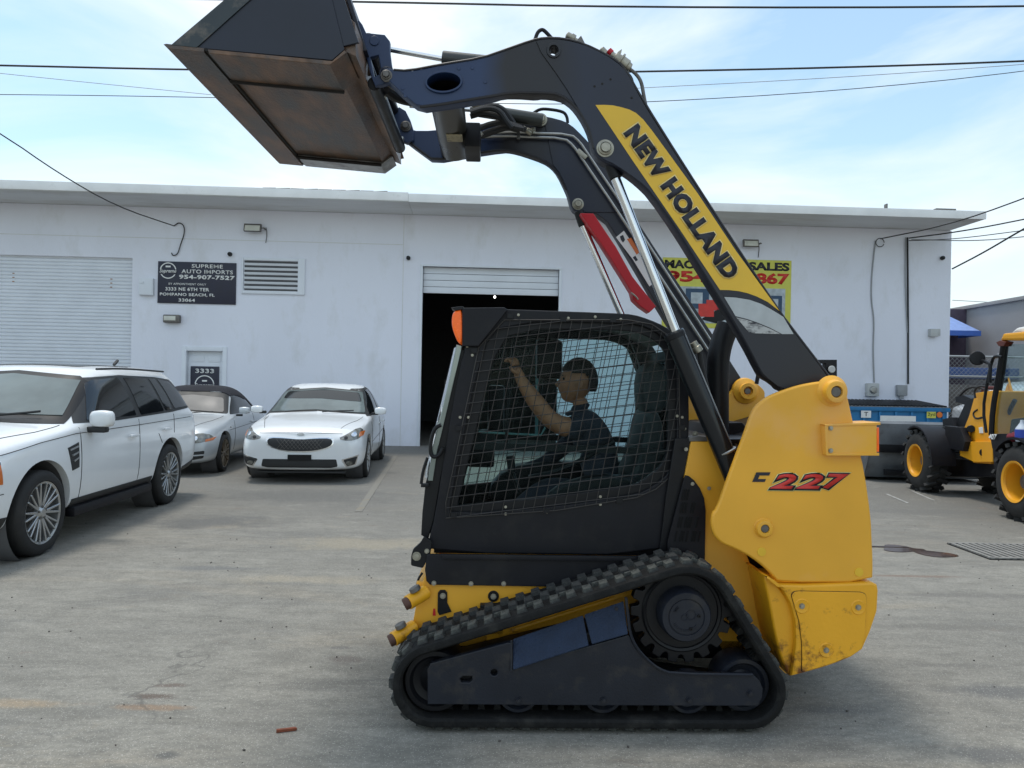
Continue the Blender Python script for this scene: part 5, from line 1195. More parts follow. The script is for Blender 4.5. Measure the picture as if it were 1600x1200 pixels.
# ---- quick coupler
cpn = Z([(0, 50), (30, 90), (60, 155), (205, 170), (245, 220), (245, 300), (258, 400), (272, 445), (268, 500), (235, 545), (190, 560), (130, 570), (100, 500), (75, 400), (40, 260), (-10, 120)], 560, 20, .2)
cph = MF.xz(Z([(92, 345), (155, 330), (182, 470), (125, 498)], 560, 20, .2), .27)
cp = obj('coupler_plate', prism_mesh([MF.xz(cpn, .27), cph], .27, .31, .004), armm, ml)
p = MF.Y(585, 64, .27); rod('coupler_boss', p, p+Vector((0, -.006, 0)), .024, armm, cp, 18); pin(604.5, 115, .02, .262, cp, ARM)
cpf = Z([(320, 740), (370, 770), (410, 850), (432, 920), (435, 1000), (380, 1020), (330, 1000), (290, 960), (270, 880), (290, 760)], 560, 20, .2)
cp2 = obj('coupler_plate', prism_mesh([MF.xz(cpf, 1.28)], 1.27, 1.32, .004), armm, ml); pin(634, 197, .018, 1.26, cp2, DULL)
# coupler crossbar + lower tube behind bucket
A = MF.Y(585, 130, .3); B = A+Vector((0, 1.0, 0))
rod('coupler_crossbar', A, B, .035, BLACK, ml, 16); rod('coupler_crossbar', MF.Y(575, 60, .32), MF.Y(575, 60, .32)+Vector((0, 1.0, 0)), .03, BLACK, ml, 16)
tube('coupler_hose', [MF.Y(a, b, y) for a, b, y in ((604, 140, .4), (620, 152, .45), (645, 158, .5), (665, 156, .5))], .03, BLACK, ml, 10)
tube('lock_lever', [MF.Y(a, b, .33) for a, b in ((600, 128), (625, 145), (655, 168))], .008, DULL, ml, 6, sm=0)
for a, y in (((594, 147), .45), ((622, 217), 1.2)): box('latch_pin', MF.Y(*a, y), (.07, .05, .03), STEEL, ml, .006, rot=Matrix.Rotation(R(12), 3, 'Y'))
# ---- bucket
Y0, Y1 = -.02, 1.70
bA = MF.Y(260, 70, Y0); bH = MF.Y(519, 95, Y0); bK = MF.Y(538, 78, Y0); bT = MF.Y(500, -78, Y0); bTop = MF.Y(486, -104, Y0); bL2 = MF.Y(284, 68, Y0)
X2 = lambda v: (v.x, v.z)
th = .012
bk = obj('bucket', prism_mesh([[X2(bA), X2(bH), X2(bK), X2(bT), X2(bTop), (bTop.x-.03, bTop.z), (bT.x-.012, bT.z), (bK.x-.02, bK.z+.01), (bH.x-.006, bH.z+th), (bA.x+.02, bA.z+.006)]], Y0+.012, Y1-.012, .002), RUST, ml, ang=20)
sidep = [X2(MF.Y(278, 70, Y0)), X2(MF.Y(300, 74, Y0)), (bH.x, bH.z+.003), (bK.x, bK.z+.003), X2(bT), X2(bTop)]
for y in (Y0, Y1-.010):
    obj('bucket_side', prism_mesh([sidep], y, y+.010, .002), BUCK, bk)
    obj('side_cutter', prism_mesh([[X2(MF.Y(268, 71, Y0)), X2(MF.Y(308, 75, Y0)), X2(MF.Y(392, 0, Y0)), X2(MF.Y(478, -78, Y0)), X2(bTop), X2(MF.Y(470, -100, Y0))]], y-.006 if y < 1 else y+.011, y-.001 if y < 1 else y+.017, .001), mat('side_cutter_paint', (.03, .04, .045), .45, dirt=(.18, .15, .12), dirt_amt=.8, dirt_s=9) if 'side_cutter_paint' not in MATS else MATS['side_cutter_paint'], bk)
# cutting edge: a thick bar along the lip
dirf = Vector((bH.x-bA.x, 0, bH.z-bA.z)).normalized(); nf = Vector((dirf.z, 0, -dirf.x))
if nf.z > 0: nf = -nf
LEDGE = .17
ce = [X2(bA-dirf*.012), X2(bA+dirf*.01+nf*.018), X2(bA+dirf*LEDGE+nf*.018), X2(bA+dirf*LEDGE-nf*.0), X2(bA-dirf*.0-nf*.004)]
obj('cutting_edge', prism_mesh([ce], Y0-.004, Y1+.004, .002), RUST, bk, ang=20)
# skid bars at both ends and a bolt-on heel strip
FLn = (bH-bA).length
for (ya, yb, mm_) in ((Y0+.0, Y0+.30, RUST), (Y1-.20, Y1, RUST2)):
    q = [X2(bA+dirf*(LEDGE+.012)+nf*.001), X2(bA+dirf*(LEDGE+.02)+nf*.02), X2(bH-dirf*.01+nf*.02), X2(bK+Vector((.012, 0, -.012))), X2(bK+Vector((-.0, 0, .0))), X2(bH)]
    obj('skid_bar', prism_mesh([q], ya, yb, .003), mm_, bk, ang=20)
for (ya) in (Y0+.302, Y1-.206):
    a, b = bA+dirf*(LEDGE+.01)+nf*.021, bH-dirf*.005+nf*.021
    rod('weld_bead', (a.x, ya, a.z), (b.x, ya, b.z), .011, SEAM, bk, 6)
a = bA+dirf*(LEDGE+.008)+nf*.004; rod('weld_bead', (a.x, Y0, a.z), (a.x, Y1, a.z), .009, SEAM, bk, 6)
# back: flanges
bd = (bT-bK).normalized(); bn_ = Vector((bd.z, 0, -bd.x)); bn_ = bn_ if bn_.x > 0 else -bn_
q = [X2(bK+bd*.02), X2(bK+bd*.02+bn_*.07), X2(bK+bd*.46+bn_*.035), X2(bK+bd*.46)]
for y in (Y0+.004, .33, 1.32, Y1-.016): obj('back_rib', prism_mesh([q], y, y+.014, .002), BUCK if y < .1 else RUST, bk)
obj('back_flange', prism_mesh([[X2(bK+Vector((.0, 0, .0))), X2(bK+Vector((.05, 0, -.02))), X2(bK+bd*.12+bn_*.075), X2(bK+bd*.14+bn_*.06), X2(bK+bd*.05+bn_*.01)]], Y0+.02, Y1-.05, .003), RUST, bk)
obj('coupler_back', prism_mesh([[X2(bK+bd*.08+bn_*.065), X2(bK+bd*.08+bn_*.085), X2(bK+bd*.44+bn_*.06), X2(bK+bd*.44+bn_*.04)]], .2, 1.45, .003), BUCK, bk)

# ============================================================ OPERATOR
def skin(name, V, E, Rr, m, parent, root=0, sub=2):
    me = bpy.data.meshes.new(name); me.from_pydata([tuple(v) for v in V], E, [])
    o = bpy.data.objects.new(name+'_src', me); COL.objects.link(o)
    mo = o.modifiers.new('s', 'SKIN'); mo.use_smooth_shade = True
    for i, r in enumerate(Rr):
        r = r if isinstance(r, tuple) else (r, r)
        me.skin_vertices[0].data[i].radius = r; me.skin_vertices[0].data[i].use_root = (i == root)
    s = o.modifiers.new('u', 'SUBSURF'); s.levels = sub; s.render_levels = sub
    bpy.context.view_layer.update()
    dg = bpy.context.evaluated_depsgraph_get(); em = bpy.data.meshes.new_from_object(o.evaluated_get(dg)); bpy.data.objects.remove(o)
    return obj(name, em, m, parent, ang=180)
pe = thing('person', 'person in dark shirt seated in the loader cab with one bare arm raised forward', 'person', MF.M)
yc = .86; yl = .66   # body centre and near (left) shoulder
G = lambda a, b, y: MF.Y(a, b, y)
V = [G(948, 772, yc), G(940, 735, yc), G(930, 695, yc), G(918, 662, yc), G(908, 642, yc), G(906, 628, yc),   # pelvis .. neck
     G(915, 668, yl), G(915, 668, 1.06), G(890, 690, 1.10), G(850, 725, 1.12), G(815, 735, 1.1),
     G(935, 778, .76), G(855, 762, .74), G(810, 795, .74), G(785, 850, .74), G(935, 778, .96), G(855, 762, .98), G(810, 795, .98), G(785, 850, .98)]
E = [(0, 1), (1, 2), (2, 3), (3, 4), (4, 5), (3, 6), (3, 7), (7, 8), (8, 9), (9, 10), (0, 11), (11, 12), (12, 13), (13, 14), (0, 15), (15, 16), (16, 17), (17, 18)]
Rd = [(.14, .12), (.15, .12), (.16, .13), (.15, .12), .07, .058, .075, .075, .055, .045, .04, .09, .075, .06, .05, .09, .075, .06, .05]
skin('shirt_and_trousers', V, E, Rd, SHIRT, pe)
# raised bare arm with hand
sh_, el, wr = G(905, 668, yl-.02), G(858, 655, yl-.06), G(815, 596, .56)
V = [sh_, G(880, 668, yl-.04), el, G(835, 625, .58), wr, G(810, 584, .56), G(806, 572, .56)]
skin('bare_arm', V, [(0, 1), (1, 2), (2, 3), (3, 4), (4, 5), (5, 6)], [.068, .06, .052, .05, .034, (.040, .026), (.042, .022)], SKIN, pe)
skin('sleeve', [G(912, 668, yl), G(890, 669, yl-.03), G(880, 668, yl-.04)], [(0, 1), (1, 2)], [.078, .07, .064], SHIRT, pe)
for k, (dx, L_) in enumerate(((-8, .95), (-3, 1.05), (2, 1.0), (7, .85))):
    yy = .535+.018*k
    skin('finger', [G(806+dx*.5, 572, yy), G(803+dx*.6, 563, yy-.005), G(797+dx*.6, 560, yy-.01), G(793+dx*.6, 566, yy-.01)], [(0, 1), (1, 2), (2, 3)], [.011, .0105, .009, .008], SKIN, pe)
skin('thumb', [G(812, 584, .53), G(802, 580, .51), G(796, 572, .51)], [(0, 1), (1, 2)], [.013, .011, .009], SKIN, pe)
tube('grab_bar', [G(a, b, .58) for a, b in ((790, 700), (797, 600), (800, 560), (803, 520))], .009, BLACK, ml, 8)
# head: profile facing left
hc = G(902, 597, yc)
bm = bmesh.new(); bmesh.ops.create_uvsphere(bm, u_segments=40, v_segments=28, radius=1)
for v in bm.verts:
    x, y, z = v.co; v.co = (x*.098, y*.075, z*.122)
    X_, Y_, Z_ = v.co
    if Z_ < 0: v.co.x += -.018*min(1, -Z_/.10) if X_ < 0 else -.03*min(1, -Z_/.1); v.co.y *= 1-.30*min(1, -Z_/.12)
    if X_ < -.04:
        g = math.exp(-((Z_+.012)/.022)**2-(Y_/.016)**2); v.co.x -= .030*g                  # nose
        g = math.exp(-((Z_-.018)/.012)**2-((abs(Y_)-.030)/.016)**2); v.co.x += .012*g        # eye sockets
        g = math.exp(-((Z_+.055)/.010)**2-(Y_/.026)**2); v.co.x -= .008*g                    # lips
        g = math.exp(-((Z_+.10)/.02)**2-(Y_/.03)**2); v.co.x -= .010*g                       # chin
bmesh.ops.translate(bm, verts=bm.verts, vec=hc)
obj('head', bm, SKIN, pe, ang=180)
for s in (-1, 1):
    bm = bmesh.new(); bmesh.ops.create_uvsphere(bm, u_segments=14, v_segments=10, radius=1)
    for v in bm.verts: v.co = (v.co.x*.016, v.co.y*.008, v.co.z*.028)
    bmesh.ops.translate(bm, verts=bm.verts, vec=hc+Vector((.012, s*.076, -.008))); obj('ear', bm, SKIN, pe)
    bm = bmesh.new(); bmesh.ops.create_uvsphere(bm, u_segments=10, v_segments=8, radius=.009); bmesh.ops.translate(bm, verts=bm.verts, vec=hc+Vector((-.079, s*.03, .018))); obj('eye', bm, BLACK, pe)
bm = bmesh.new(); bmesh.ops.create_uvsphere(bm, u_segments=40, v_segments=28, radius=1)
dl_ = []
for v in bm.verts:
    x, y, z = v.co; n_ = 1+.015*math.sin(23*x+17*y)*math.cos(19*z)
    v.co = (x*.112*n_+.008, y*.088*n_, z*.136*n_+.006)
    if v.co.z < .045+(-.12*(v.co.x-.0) if v.co.x < .03 else -.6*(v.co.x-.02)) and not (v.co.x > .055 and v.co.z > -.055): dl_.append(v)
bmesh.ops.delete(bm, geom=dl_, context='VERTS'); bmesh.ops.solidify(bm, geom=bm.faces[:], thickness=.006)
bmesh.ops.translate(bm, verts=bm.verts, vec=hc); obj('hair', bm, HAIR, pe, ang=180)
for s in (-1, 1): box('eyebrow', hc+Vector((-.088, s*.03, .036)), (.006, .028, .006), HAIR, pe, .002)
box('mouth', hc+Vector((-.098, 0, -.056)), (.008, .036, .003), mat('lips', (.18, .05, .04), .6), pe, .001)
tube('shirt_collar', [hc+Vector((.0+.055*math.cos(t), .06*math.sin(t), -.165+.02*math.cos(t))) for t in [i*math.pi/8 for i in range(17)]], .012, SHIRT, pe, 8)
skin('neck', [G(908, 640, yc), G(905, 618, yc)], [(0, 1)], [.055, .05], SKIN, pe)
# ============================================================ CARS
def car_body(name, stations, parent, m, sub=2, arches=(), crease=.35):
    """stations: (x_low, x_up, half_width, z_sill, z_belt, y_belt, y_roof, z_roof, z_centre)"""
    bm = bmesh.new(); N = []
    cl = bm.edges.layers.float.new('crease_edge')
    for (xl, xu, hw, zs, zb, yb, yr, zr, zc) in stations:
        zm = (zs+zb)/2
        ring = [(xl, hw-.14, zs), (xl, hw-.03, zs+.07), (xl, hw, zm), (xl, hw-.015, zb-.12), (xl, yb, zb), (xu, yr, zr), (xu, yr*.62, zr+(zc-zr)*.75), (xu, 0, zc)]
        Lf = [bm.verts.new(p) for p in ring]; Rt = [bm.verts.new((p[0], -p[1], p[2])) for p in ring[:-1]]
        N.append(Lf+Rt[::-1])
    n = len(N[0])
    for a, b in zip(N, N[1:]):
        for i in range(n): j = (i+1) % n; bm.faces.new((a[i], a[j], b[j], b[i]))
    for rng_ in (N[0], N[-1]):
        for i in range(7):
            a, b = rng_[i], rng_[i+1]; c, d = rng_[n-2-i] if i < 6 else None, rng_[n-1-i]
            if i < 6: bm.faces.new((a, b, c, d))
            else: bm.faces.new((a, b, d))
    bmesh.ops.recalc_face_normals(bm, faces=bm.faces[:])
    bm.edges.ensure_lookup_table()
    for i in range(len(N)-1):
        for ring in (4, 10):
            e = bm.edges.get((N[i][ring], N[i+1][ring]))
            if e: e[cl] = crease
    me = bpy.data.meshes.new(name+'_cage'); bm.to_mesh(me); bm.free()
    o = bpy.data.objects.new(name+'_cage', me); COL.objects.link(o)
    s = o.modifiers.new('s', 'SUBSURF'); s.levels = 3; s.render_levels = 3
    bpy.context.view_layer.update(); dg = bpy.context.evaluated_depsgraph_get()
    full = bpy.data.meshes.new_from_object(o.evaluated_get(dg))
    b2 = bmesh.new(); b2.from_mesh(full); tree = BVHTree.FromBMesh(b2); b2.free()
    cuts = []
    for (x, z, r, w) in arches:
        for sg in (1, -1):
            cb = bmesh.new(); lathe(cb, (x, sg*(w-.34), z), (0, sg, 0), [(0, 0), (0, r), (.6, r), (.6, 0)], 48)
            cm = bpy.data.meshes.new('cut'); cb.to_mesh(cm); cb.free()
            co = bpy.data.objects.new('cut', cm); COL.objects.link(co); cuts.append(co)
            mo = o.modifiers.new('b', 'BOOLEAN'); mo.operation = 'DIFFERENCE'; mo.object = co; mo.solver = 'EXACT'
    bpy.context.view_layer.update(); dg = bpy.context.evaluated_depsgraph_get()
    me2 = bpy.data.meshes.new_from_object(o.evaluated_get(dg)); bpy.data.objects.remove(o)
    for c in cuts: bpy.data.objects.remove(c)
    body = obj(name, me2, m, parent, ang=28)
    for (x, z, r, w) in arches:
        for sg in (1, -1):
            cb = bmesh.new(); lathe(cb, (x, sg*(w-.335), z), (0, sg, 0), [(0, 0), (0, r-.004), (.26, r-.004)], 36); obj('wheel_arch_liner', cb, DARKIN, body)
    return body, tree
def conform(name, poly, dirn, tree, m, parent, off=.004, th=.008, holes=(), step=.05, rd=0, smooth=True):
    """polygon conformed onto the body surface. dirn 'L' (x,z seen from +y), 'R', 'F' (y,z seen from the front), 'T' (x,y from above)"""
    poly = rounded(poly, rd) if rd else poly
    step = .025
    if dirn == 'F' and 'glass' in m.name: off += .006
    me = curve_mesh([poly]+list(holes), .001, 0.0)
    bm = bmesh.new(); bm.from_mesh(me); bm.normal_update()
    kill = [f for f in bm.faces if f.normal.z < .5]; bmesh.ops.delete(bm, geom=kill, context='FACES')
    for v in bm.verts: v.co.z = 0
    bmesh.ops.remove_doubles(bm, verts=bm.verts[:], dist=1e-5)
    xs = [v.co.x for v in bm.verts]; ys = [v.co.y for v in bm.verts]
    for ax, lo, hi in ((0, min(xs), max(xs)), (1, min(ys), max(ys))):
        k = lo+step
        while k < hi:
            n = Vector((1, 0, 0)) if ax == 0 else Vector((0, 1, 0))
            bmesh.ops.bisect_plane(bm, geom=bm.verts[:]+bm.edges[:]+bm.faces[:], plane_co=n*k, plane_no=n); k += step
    d = {'L': Vector((0, -1, 0)), 'R': Vector((0, 1, 0)), 'F': Vector((-1, 0, 0)), 'T': Vector((0, 0, -1))}[dirn]
    miss = []
    for v in bm.verts:
        a, b = v.co.x, v.co.y
        o = {'L': Vector((a, 4, b)), 'R': Vector((a, -4, b)), 'F': Vector((6, a, b)), 'T': Vector((a, b, 5))}[dirn]
        h = tree.ray_cast(o, d)
        if h[0] is None: miss.append(v); continue
        p, n = h[0], h[1]
        if n.dot(d) > 0: n = -n
        v.co = p+n*off
    bmesh.ops.delete(bm, geom=miss, context='VERTS')
    big = [f for f in bm.faces if f.calc_area() > .02 or max(e.calc_length() for e in f.edges) > .2]
    bmesh.ops.delete(bm, geom=big, context='FACES')
    bm.normal_update()
    fs = [f for f in bm.faces if f.normal.dot(d) > 0]
    if len(fs) > len(bm.faces)/2: bmesh.ops.reverse_faces(bm, faces=bm.faces[:])
    bmesh.ops.solidify(bm, geom=bm.faces[:], thickness=th)
    return obj(name, bm, m, parent, ang=40 if smooth else 10)
def car_wheel(parent, x, y, r, w, rr, nsp, rimm, side, twin=True, name='wheel'):
    wh = bpy.data.objects.new(name, None); COL.objects.link(wh); wh.parent = parent; wh.location = (x, y, r)
    s = side
    bm = bmesh.new(); lathe(bm, (0, -s*w, 0), (0, s, 0), [(0, rr), (.01, r*.93), (.03, r*.985), (.05, r), (w-.05, r), (w-.025, r*.985), (w-.006, r*.94), (w+.003, r*.86), (w, rr+.01), (w-.02, rr)], 56)
    for k in (.07, .11, .15):
        pass
    obj('tyre', bm, TYRE, wh)
    bm = bmesh.new(); lathe(bm, (0, -s*w*.9, 0), (0, s, 0), [(0, rr*.9), (w*.6, rr*.92), (w*.85, rr*.97), (w*.88, rr*1.01), (w*.85, rr*.94), (w*.5, rr*.90), (w*.3, rr*.85)], 48); rim = obj('rim', bm, rimm, wh)
    bm = bmesh.new(); lathe(bm, (0, -s*.14, 0), (0, s, 0), [(0, 0), (0, rr*.62), (.02, rr*.62), (.02, 0)], 30); obj('brake_disc', bm, DULL, wh)
    bm = bmesh.new(); lathe(bm, (0, -s*w*.72, 0), (0, s, 0), [(0, 0), (0, rr*.95), (.01, rr*.95)], 30); obj('wheel_back', bm, DARKIN, wh)
    bm = bmesh.new()
    for k in range(nsp):
        a = 2*math.pi*k/nsp
        for da in ((-.5, .5) if twin else (0,)):
            aa = a+da*2*math.pi/nsp*.42
            d0 = Vector((math.cos(a+da*.10), 0, math.sin(a+da*.10)))*rr*.2; d1 = Vector((math.cos(aa), 0, math.sin(aa)))*rr*.96
            mid = (d0+d1)/2; L_ = (d1-d0).length; ang = math.atan2((d1-d0).z, (d1-d0).x)
            vs = bx(bm, (0, 0, 0), (L_, .03, rr*(.075 if twin else .16)), None)
            for v in vs:
                t = v.co.x/L_+.5; v.co.z *= 1.25-.45*t; v.co.y += -s*(.035-.02*t)*(1 if True else 0)
            bmesh.ops.transform(bm, matrix=Matrix.Translation(mid) @ Matrix.Rotation(-ang, 4, 'Y'), verts=vs)
    bmesh.ops.bevel(bm, geom=bm.edges[:], offset=.004, segments=1, affect='EDGES'); obj('spokes', bm, rimm, rim)
    bm = bmesh.new(); lathe(bm, (0, -s*.05, 0), (0, s, 0), [(0, rr*.26), (.025, rr*.25), (.035, rr*.16), (.045, rr*.13), (.048, 0)], 24); obj('hub_cap', bm, rimm, rim)
    bm = bmesh.new()
    for k in range(5):
        a = 2*math.pi*k/5+.3; lathe(bm, (rr*.19*math.cos(a), -s*.03, rr*.19*math.sin(a)), (0, s, 0), [(0, .013), (.02, .012), (.02, 0)], 8)
    obj('lug_nuts', bm, DULL, rim)
    return wh
def seam(name, pts, tree, parent, dirn='L', w=.007, m=None, off=.0015):
    """a thin dark shut line following the body"""
    P = []
    for i in range(len(pts)-1):
        for k in range(8): t = k/8; P.append((lerp(pts[i][0], pts[i+1][0], t), lerp(pts[i][1], pts[i+1][1], t)))
    P.append(pts[-1]); Q = []
    d = {'L': Vector((0, -1, 0)), 'R': Vector((0, 1, 0)), 'F': Vector((-1, 0, 0)), 'T': Vector((0, 0, -1))}[dirn]
    for a, b in P:
        o = {'L': Vector((a, 4, b)), 'R': Vector((a, -4, b)), 'F': Vector((6, a, b)), 'T': Vector((a, b, 5))}[dirn]
        h = tree.ray_cast(o, d)
        if h[0] is not None: Q.append(h[0]+h[1]*off*(1 if h[1].dot(d) < 0 else -1))
    if len(Q) > 1: tube(name, Q, w/2, m or SEAM, parent, 5, sm=0)
def mirror(c, s, m, parent):
    bm = bmesh.new(); bmesh.ops.create_icosphere(bm, subdivisions=3, radius=1)
    for v in bm.verts:
        q = v.co; k = 1/max(abs(q.x), abs(q.y), abs(q.z)); t = .55
        q = q*(1-t)+q*k*t*.82; q.x = min(q.x, 1); q.x = max(q.x, -.55); v.co = (c[0]+q.x*s[0], c[1]+q.y*s[1], c[2]+q.z*s[2])
    return obj('side_mirror', bm, m, parent, ang=50)
def heading(cx, cy, fx, fy): return Matrix.Translation((cx, cy, 0)) @ Matrix.Rotation(math.atan2(fy, fx), 4, 'Z')

# ---- white SUV, left: wheel centres on its left side measured at (-4.2,6.62) and (-4.42,9.42)
dF = Vector((.17, -2.8)).normalized()
lw = Vector((-dF.y, dF.x))        # car's left in world
mid = Vector((-4.26, 7.96))-lw*.93
suv = thing('parked_car', 'large white SUV with dark tinted windows cropped by the left edge', 'car', heading(mid.x, mid.y, dF.x, dF.y))
A_ = 1.40
body, tr = car_body('body', [
    (2.20, 2.12, .70, .38, .84, .66, .50, .90, .92), (2.17, 2.08, .84, .28, .90, .76, .60, .97, 1.0), (1.95, 1.90, .94, .26, .98, .86, .68, 1.05, 1.08),
    (A_, A_, .965, .27, 1.04, .90, .72, 1.10, 1.14), (.98, 1.02, .965, .28, 1.09, .92, .74, 1.14, 1.18), (.80, .84, .965, .28, 1.11, .93, .76, 1.20, 1.24), (.46, .22, .965, .28, 1.12, .935, .73, 1.59, 1.65), (.3, .02, .965, .28, 1.12, .935, .72, 1.66, 1.72),
    (-.5, -.5, .965, .28, 1.13, .94, .73, 1.695, 1.75), (-A_, -1.45, .965, .28, 1.15, .935, .72, 1.69, 1.74), (-1.95, -1.98, .955, .30, 1.16, .92, .69, 1.68, 1.73), (-2.16, -2.08, .95, .32, 1.16, .90, .67, 1.64, 1.68), (-2.36, -2.3, .93, .34, 1.14, .88, .66, 1.18, 1.20), (-2.42, -2.40, .86, .40, .96, .80, .6, 1.0, 1.02)], suv, CARW, arches=((A_, .39, .455, .97), (-A_, .39, .455, .97)))
for sd in ('L', 'R'):
    # glasshouse: one black band with the panes standing a little proud of it
    conform('window_band', [(.80, 1.14), (.36, 1.53), (.18, 1.585), (-.5, 1.62), (-1.45, 1.605), (-1.92, 1.575), (-2.12, 1.36), (-2.20, 1.20), (-1.5, 1.165), (0, 1.13)], sd, tr, TRIM, body, .003, .01)
    for pl in ([(.60, 1.16), (.26, 1.52), (.12, 1.56), (-.42, 1.59), (-.46, 1.165)], [(-.58, 1.165), (-.55, 1.59), (-1.16, 1.585), (-1.24, 1.185)], [(-1.30, 1.19), (-1.22, 1.585), (-1.40, 1.58), (-1.50, 1.38), (-1.52, 1.2)], [(-1.60, 1.205), (-1.48, 1.575), (-1.85, 1.545), (-2.05, 1.38), (-2.12, 1.225)]):
        conform('side_window', pl, sd, tr, CARG, body, .008, .008, rd=.02)
    for pts_ in ([(.78, .42), (.78, 1.10)], [(-.50, .38), (-.50, 1.12)], [(-1.02, .92), (-1.12, .80)], [(-1.50, .9), (-1.52, 1.14)], [(2.0, .92), (1.4, 1.0), (.86, 1.045), (-.5, 1.055), (-2.3, 1.08)], [(1.92, .62), (2.15, .60)]):
        seam('door_seam', pts_, tr, body, sd)
    conform('sill_cladding', [(.92, .27), (-.93, .27), (-.90, .42), (.90, .42)], sd, tr, TRIM, body, .008, .02)
    conform('bumper_cladding', [(1.90, .24), (2.18, .30), (2.2, .42), (1.86, .42)], sd, tr, TRIM, body, .006, .02)
    conform('rear_cladding', [(-1.90, .30), (-2.38, .34), (-2.38, .50), (-1.88, .42)], sd, tr, TRIM, body, .006, .02)
    conform('side_vent', [(1.02, .92), (.83, .96), (.83, .72), (.95, .70)], sd, tr, TRIM, body, .006, .01)
    for k in range(3): conform('vent_fin', [(1.0-.03*k, .905-.055*k), (.85, .93-.055*k), (.85, .915-.055*k), (.99-.03*k, .89-.055*k)], sd, tr, RIM, body, .014, .01)
    s = 1 if sd == 'L' else -1
    box('side_step', (.0, s*.90, .29), (1.75, .10, .10), BLACKM, body, .03)
    for hx in (-.30, -1.22):
        box('door_handle', (hx, s*.985, .945 if hx > -1 else .965), (.2, .035, .035), CARW, body, .014); 
    mirror((.62, s*1.07, 1.18), (.07, .13, .095), CARW, body); box('mirror_base', (.60, s*1.0, 1.07), (.10, .22, .06), TRIM, body, .02)
    bm = bmesh.new()
    for (x, z, r) in ((A_, .39, .455), (-A_, .39, .455)):
        pts_ = []
    bm.free()
    conform('side_marker', [(1.93, .70), (1.99, .70), (2.0, .86), (1.93, .86)], sd, tr, AMBER, body, .006, .01)
    conform('headlight', [(1.98, .66), (2.18, .66), (2.16, .90), (1.92, .88)], sd, tr, LAMP, body, .004, .01)
conform('windshield_frame', [(-.84, 1.14), (-.74, 1.52), (-.62, 1.60), (0, 1.65), (.62, 1.60), (.74, 1.52), (.84, 1.14), (0, 1.18)], 'F', tr, BLACK, body, .0055, .008)
conform('windshield', [(-.77, 1.21), (-.66, 1.55), (0, 1.61), (.66, 1.55), (.77, 1.21), (0, 1.235)], 'F', tr, CARG2, body, .007, .008)
conform('sunroof', [(-.10, -.45), (-.10, .45), (-1.3, .48), (-1.3, -.48)], 'T', tr, CARG, body, .006, .01, rd=.1)
for yy in (-.35, .3): tube('wiper', [(1.02, yy-.3, 1.20), (.99, yy+.15, 1.235), (.92, yy+.34, 1.26)], .012, TRIM, body, 6)
seam('hood_seam', [(2.0, -.66), (1.3, -.80), (.95, -.83)], tr, body, 'T'); seam('hood_seam', [(2.0, .66), (1.3, .80), (.95, .83)], tr, body, 'T')
for s in (1, -1):
    rail = tube('roof_rail', [(.0, s*.70, 1.68), (-.6, s*.71, 1.70), (-1.8, s*.68, 1.68)], .012, TRIM, body, 6)
conform('grille', [(-.5, .66), (-.5, .86), (.5, .86), (.5, .66)], 'F', tr, TRIM, body, .006, .01)
rod('roof_antenna', (-1.9, 0, 1.76), (-2.0, 0, 1.82), .02, TRIM, body, 8)
for x in (A_, -A_):
    for s in (1, -1): car_wheel(suv, x, s*.955, .378, .26, .275, 10, RIM, s, True)

# ---- white sedan
Fw = Vector((-2.44, 12.35)); Rw = Vector((-2.68, 15.15)); dF = (Fw-Rw).normalized(); lw = Vector((-dF.y, dF.x)); mid = (Fw+Rw)/2-lw*.90
sed = thing('parked_car', 'white sedan parked nose out with a black mesh grille and clear windshield', 'car', heading(mid.x, mid.y, dF.x, dF.y))
A_ = 1.42
body, tr = car_body('body', [
    (2.32, 2.26, .64, .26, .66, .58, .46, .74, .76), (2.27, 2.20, .82, .19, .74, .72, .58, .81, .835), (2.02, 2.00, .91, .18, .83, .83, .68, .88, .91),
    (A_, A_, .925, .20, .90, .87, .70, .95, .98), (.98, 1.02, .925, .20, .94, .88, .72, .98, 1.02), (.85, .88, .925, .20, .95, .89, .74, 1.02, 1.06), (.3, .10, .925, .20, .97, .89, .72, 1.42, 1.47), (.1, -.12, .925, .20, .98, .89, .71, 1.50, 1.54),
    (-.5, -.5, .925, .20, .99, .89, .71, 1.525, 1.565), (-1.0, -1.02, .925, .20, 1.0, .89, .69, 1.49, 1.53), (-A_, -1.75, .92, .22, 1.02, .87, .62, 1.16, 1.20), (-2.1, -2.15, .89, .26, 1.02, .81, .60, 1.08, 1.11), (-2.45, -2.45, .80, .32, .92, .70, .5, .98, 1.0)], sed, CARW, arches=((A_, .34, .385, .93), (-A_, .34, .385, .93)))
for sd in ('L', 'R'):
    conform('window_band', [(.85, .99), (.30, 1.36), (.05, 1.46), (-.5, 1.495), (-1.0, 1.455), (-1.35, 1.30), (-1.55, 1.08), (0, 1.005)], sd, tr, TRIM, body, .003, .01)
    for pl in ([(.66, 1.025), (.24, 1.32), (.02, 1.42), (-.38, 1.455), (-.42, 1.025)], [(-.52, 1.03), (-.48, 1.455), (-.95, 1.42), (-1.25, 1.28), (-1.38, 1.10)]):
        conform('side_window', pl, sd, tr, CARG, body, .008, .008, rd=.02)
    for pts_ in ([(.92, .32), (.88, .90)], [(-.46, .30), (-.46, .93)], [(.92, .55), (-.46, .62), (-1.1, .66)]): seam('door_seam', pts_, tr, body, sd)
    s = 1 if sd == 'L' else -1
    for hx in (-.28, -1.15): box('door_handle', (hx, s*.93, .82), (.2, .03, .03), CHROME, body, .012)
    mirror((.66, s*1.02, 1.08), (.06, .11, .07), CARW, body); box('mirror_base', (.64, s*.93, 1.03), (.06, .12, .05), TRIM, body, .02)
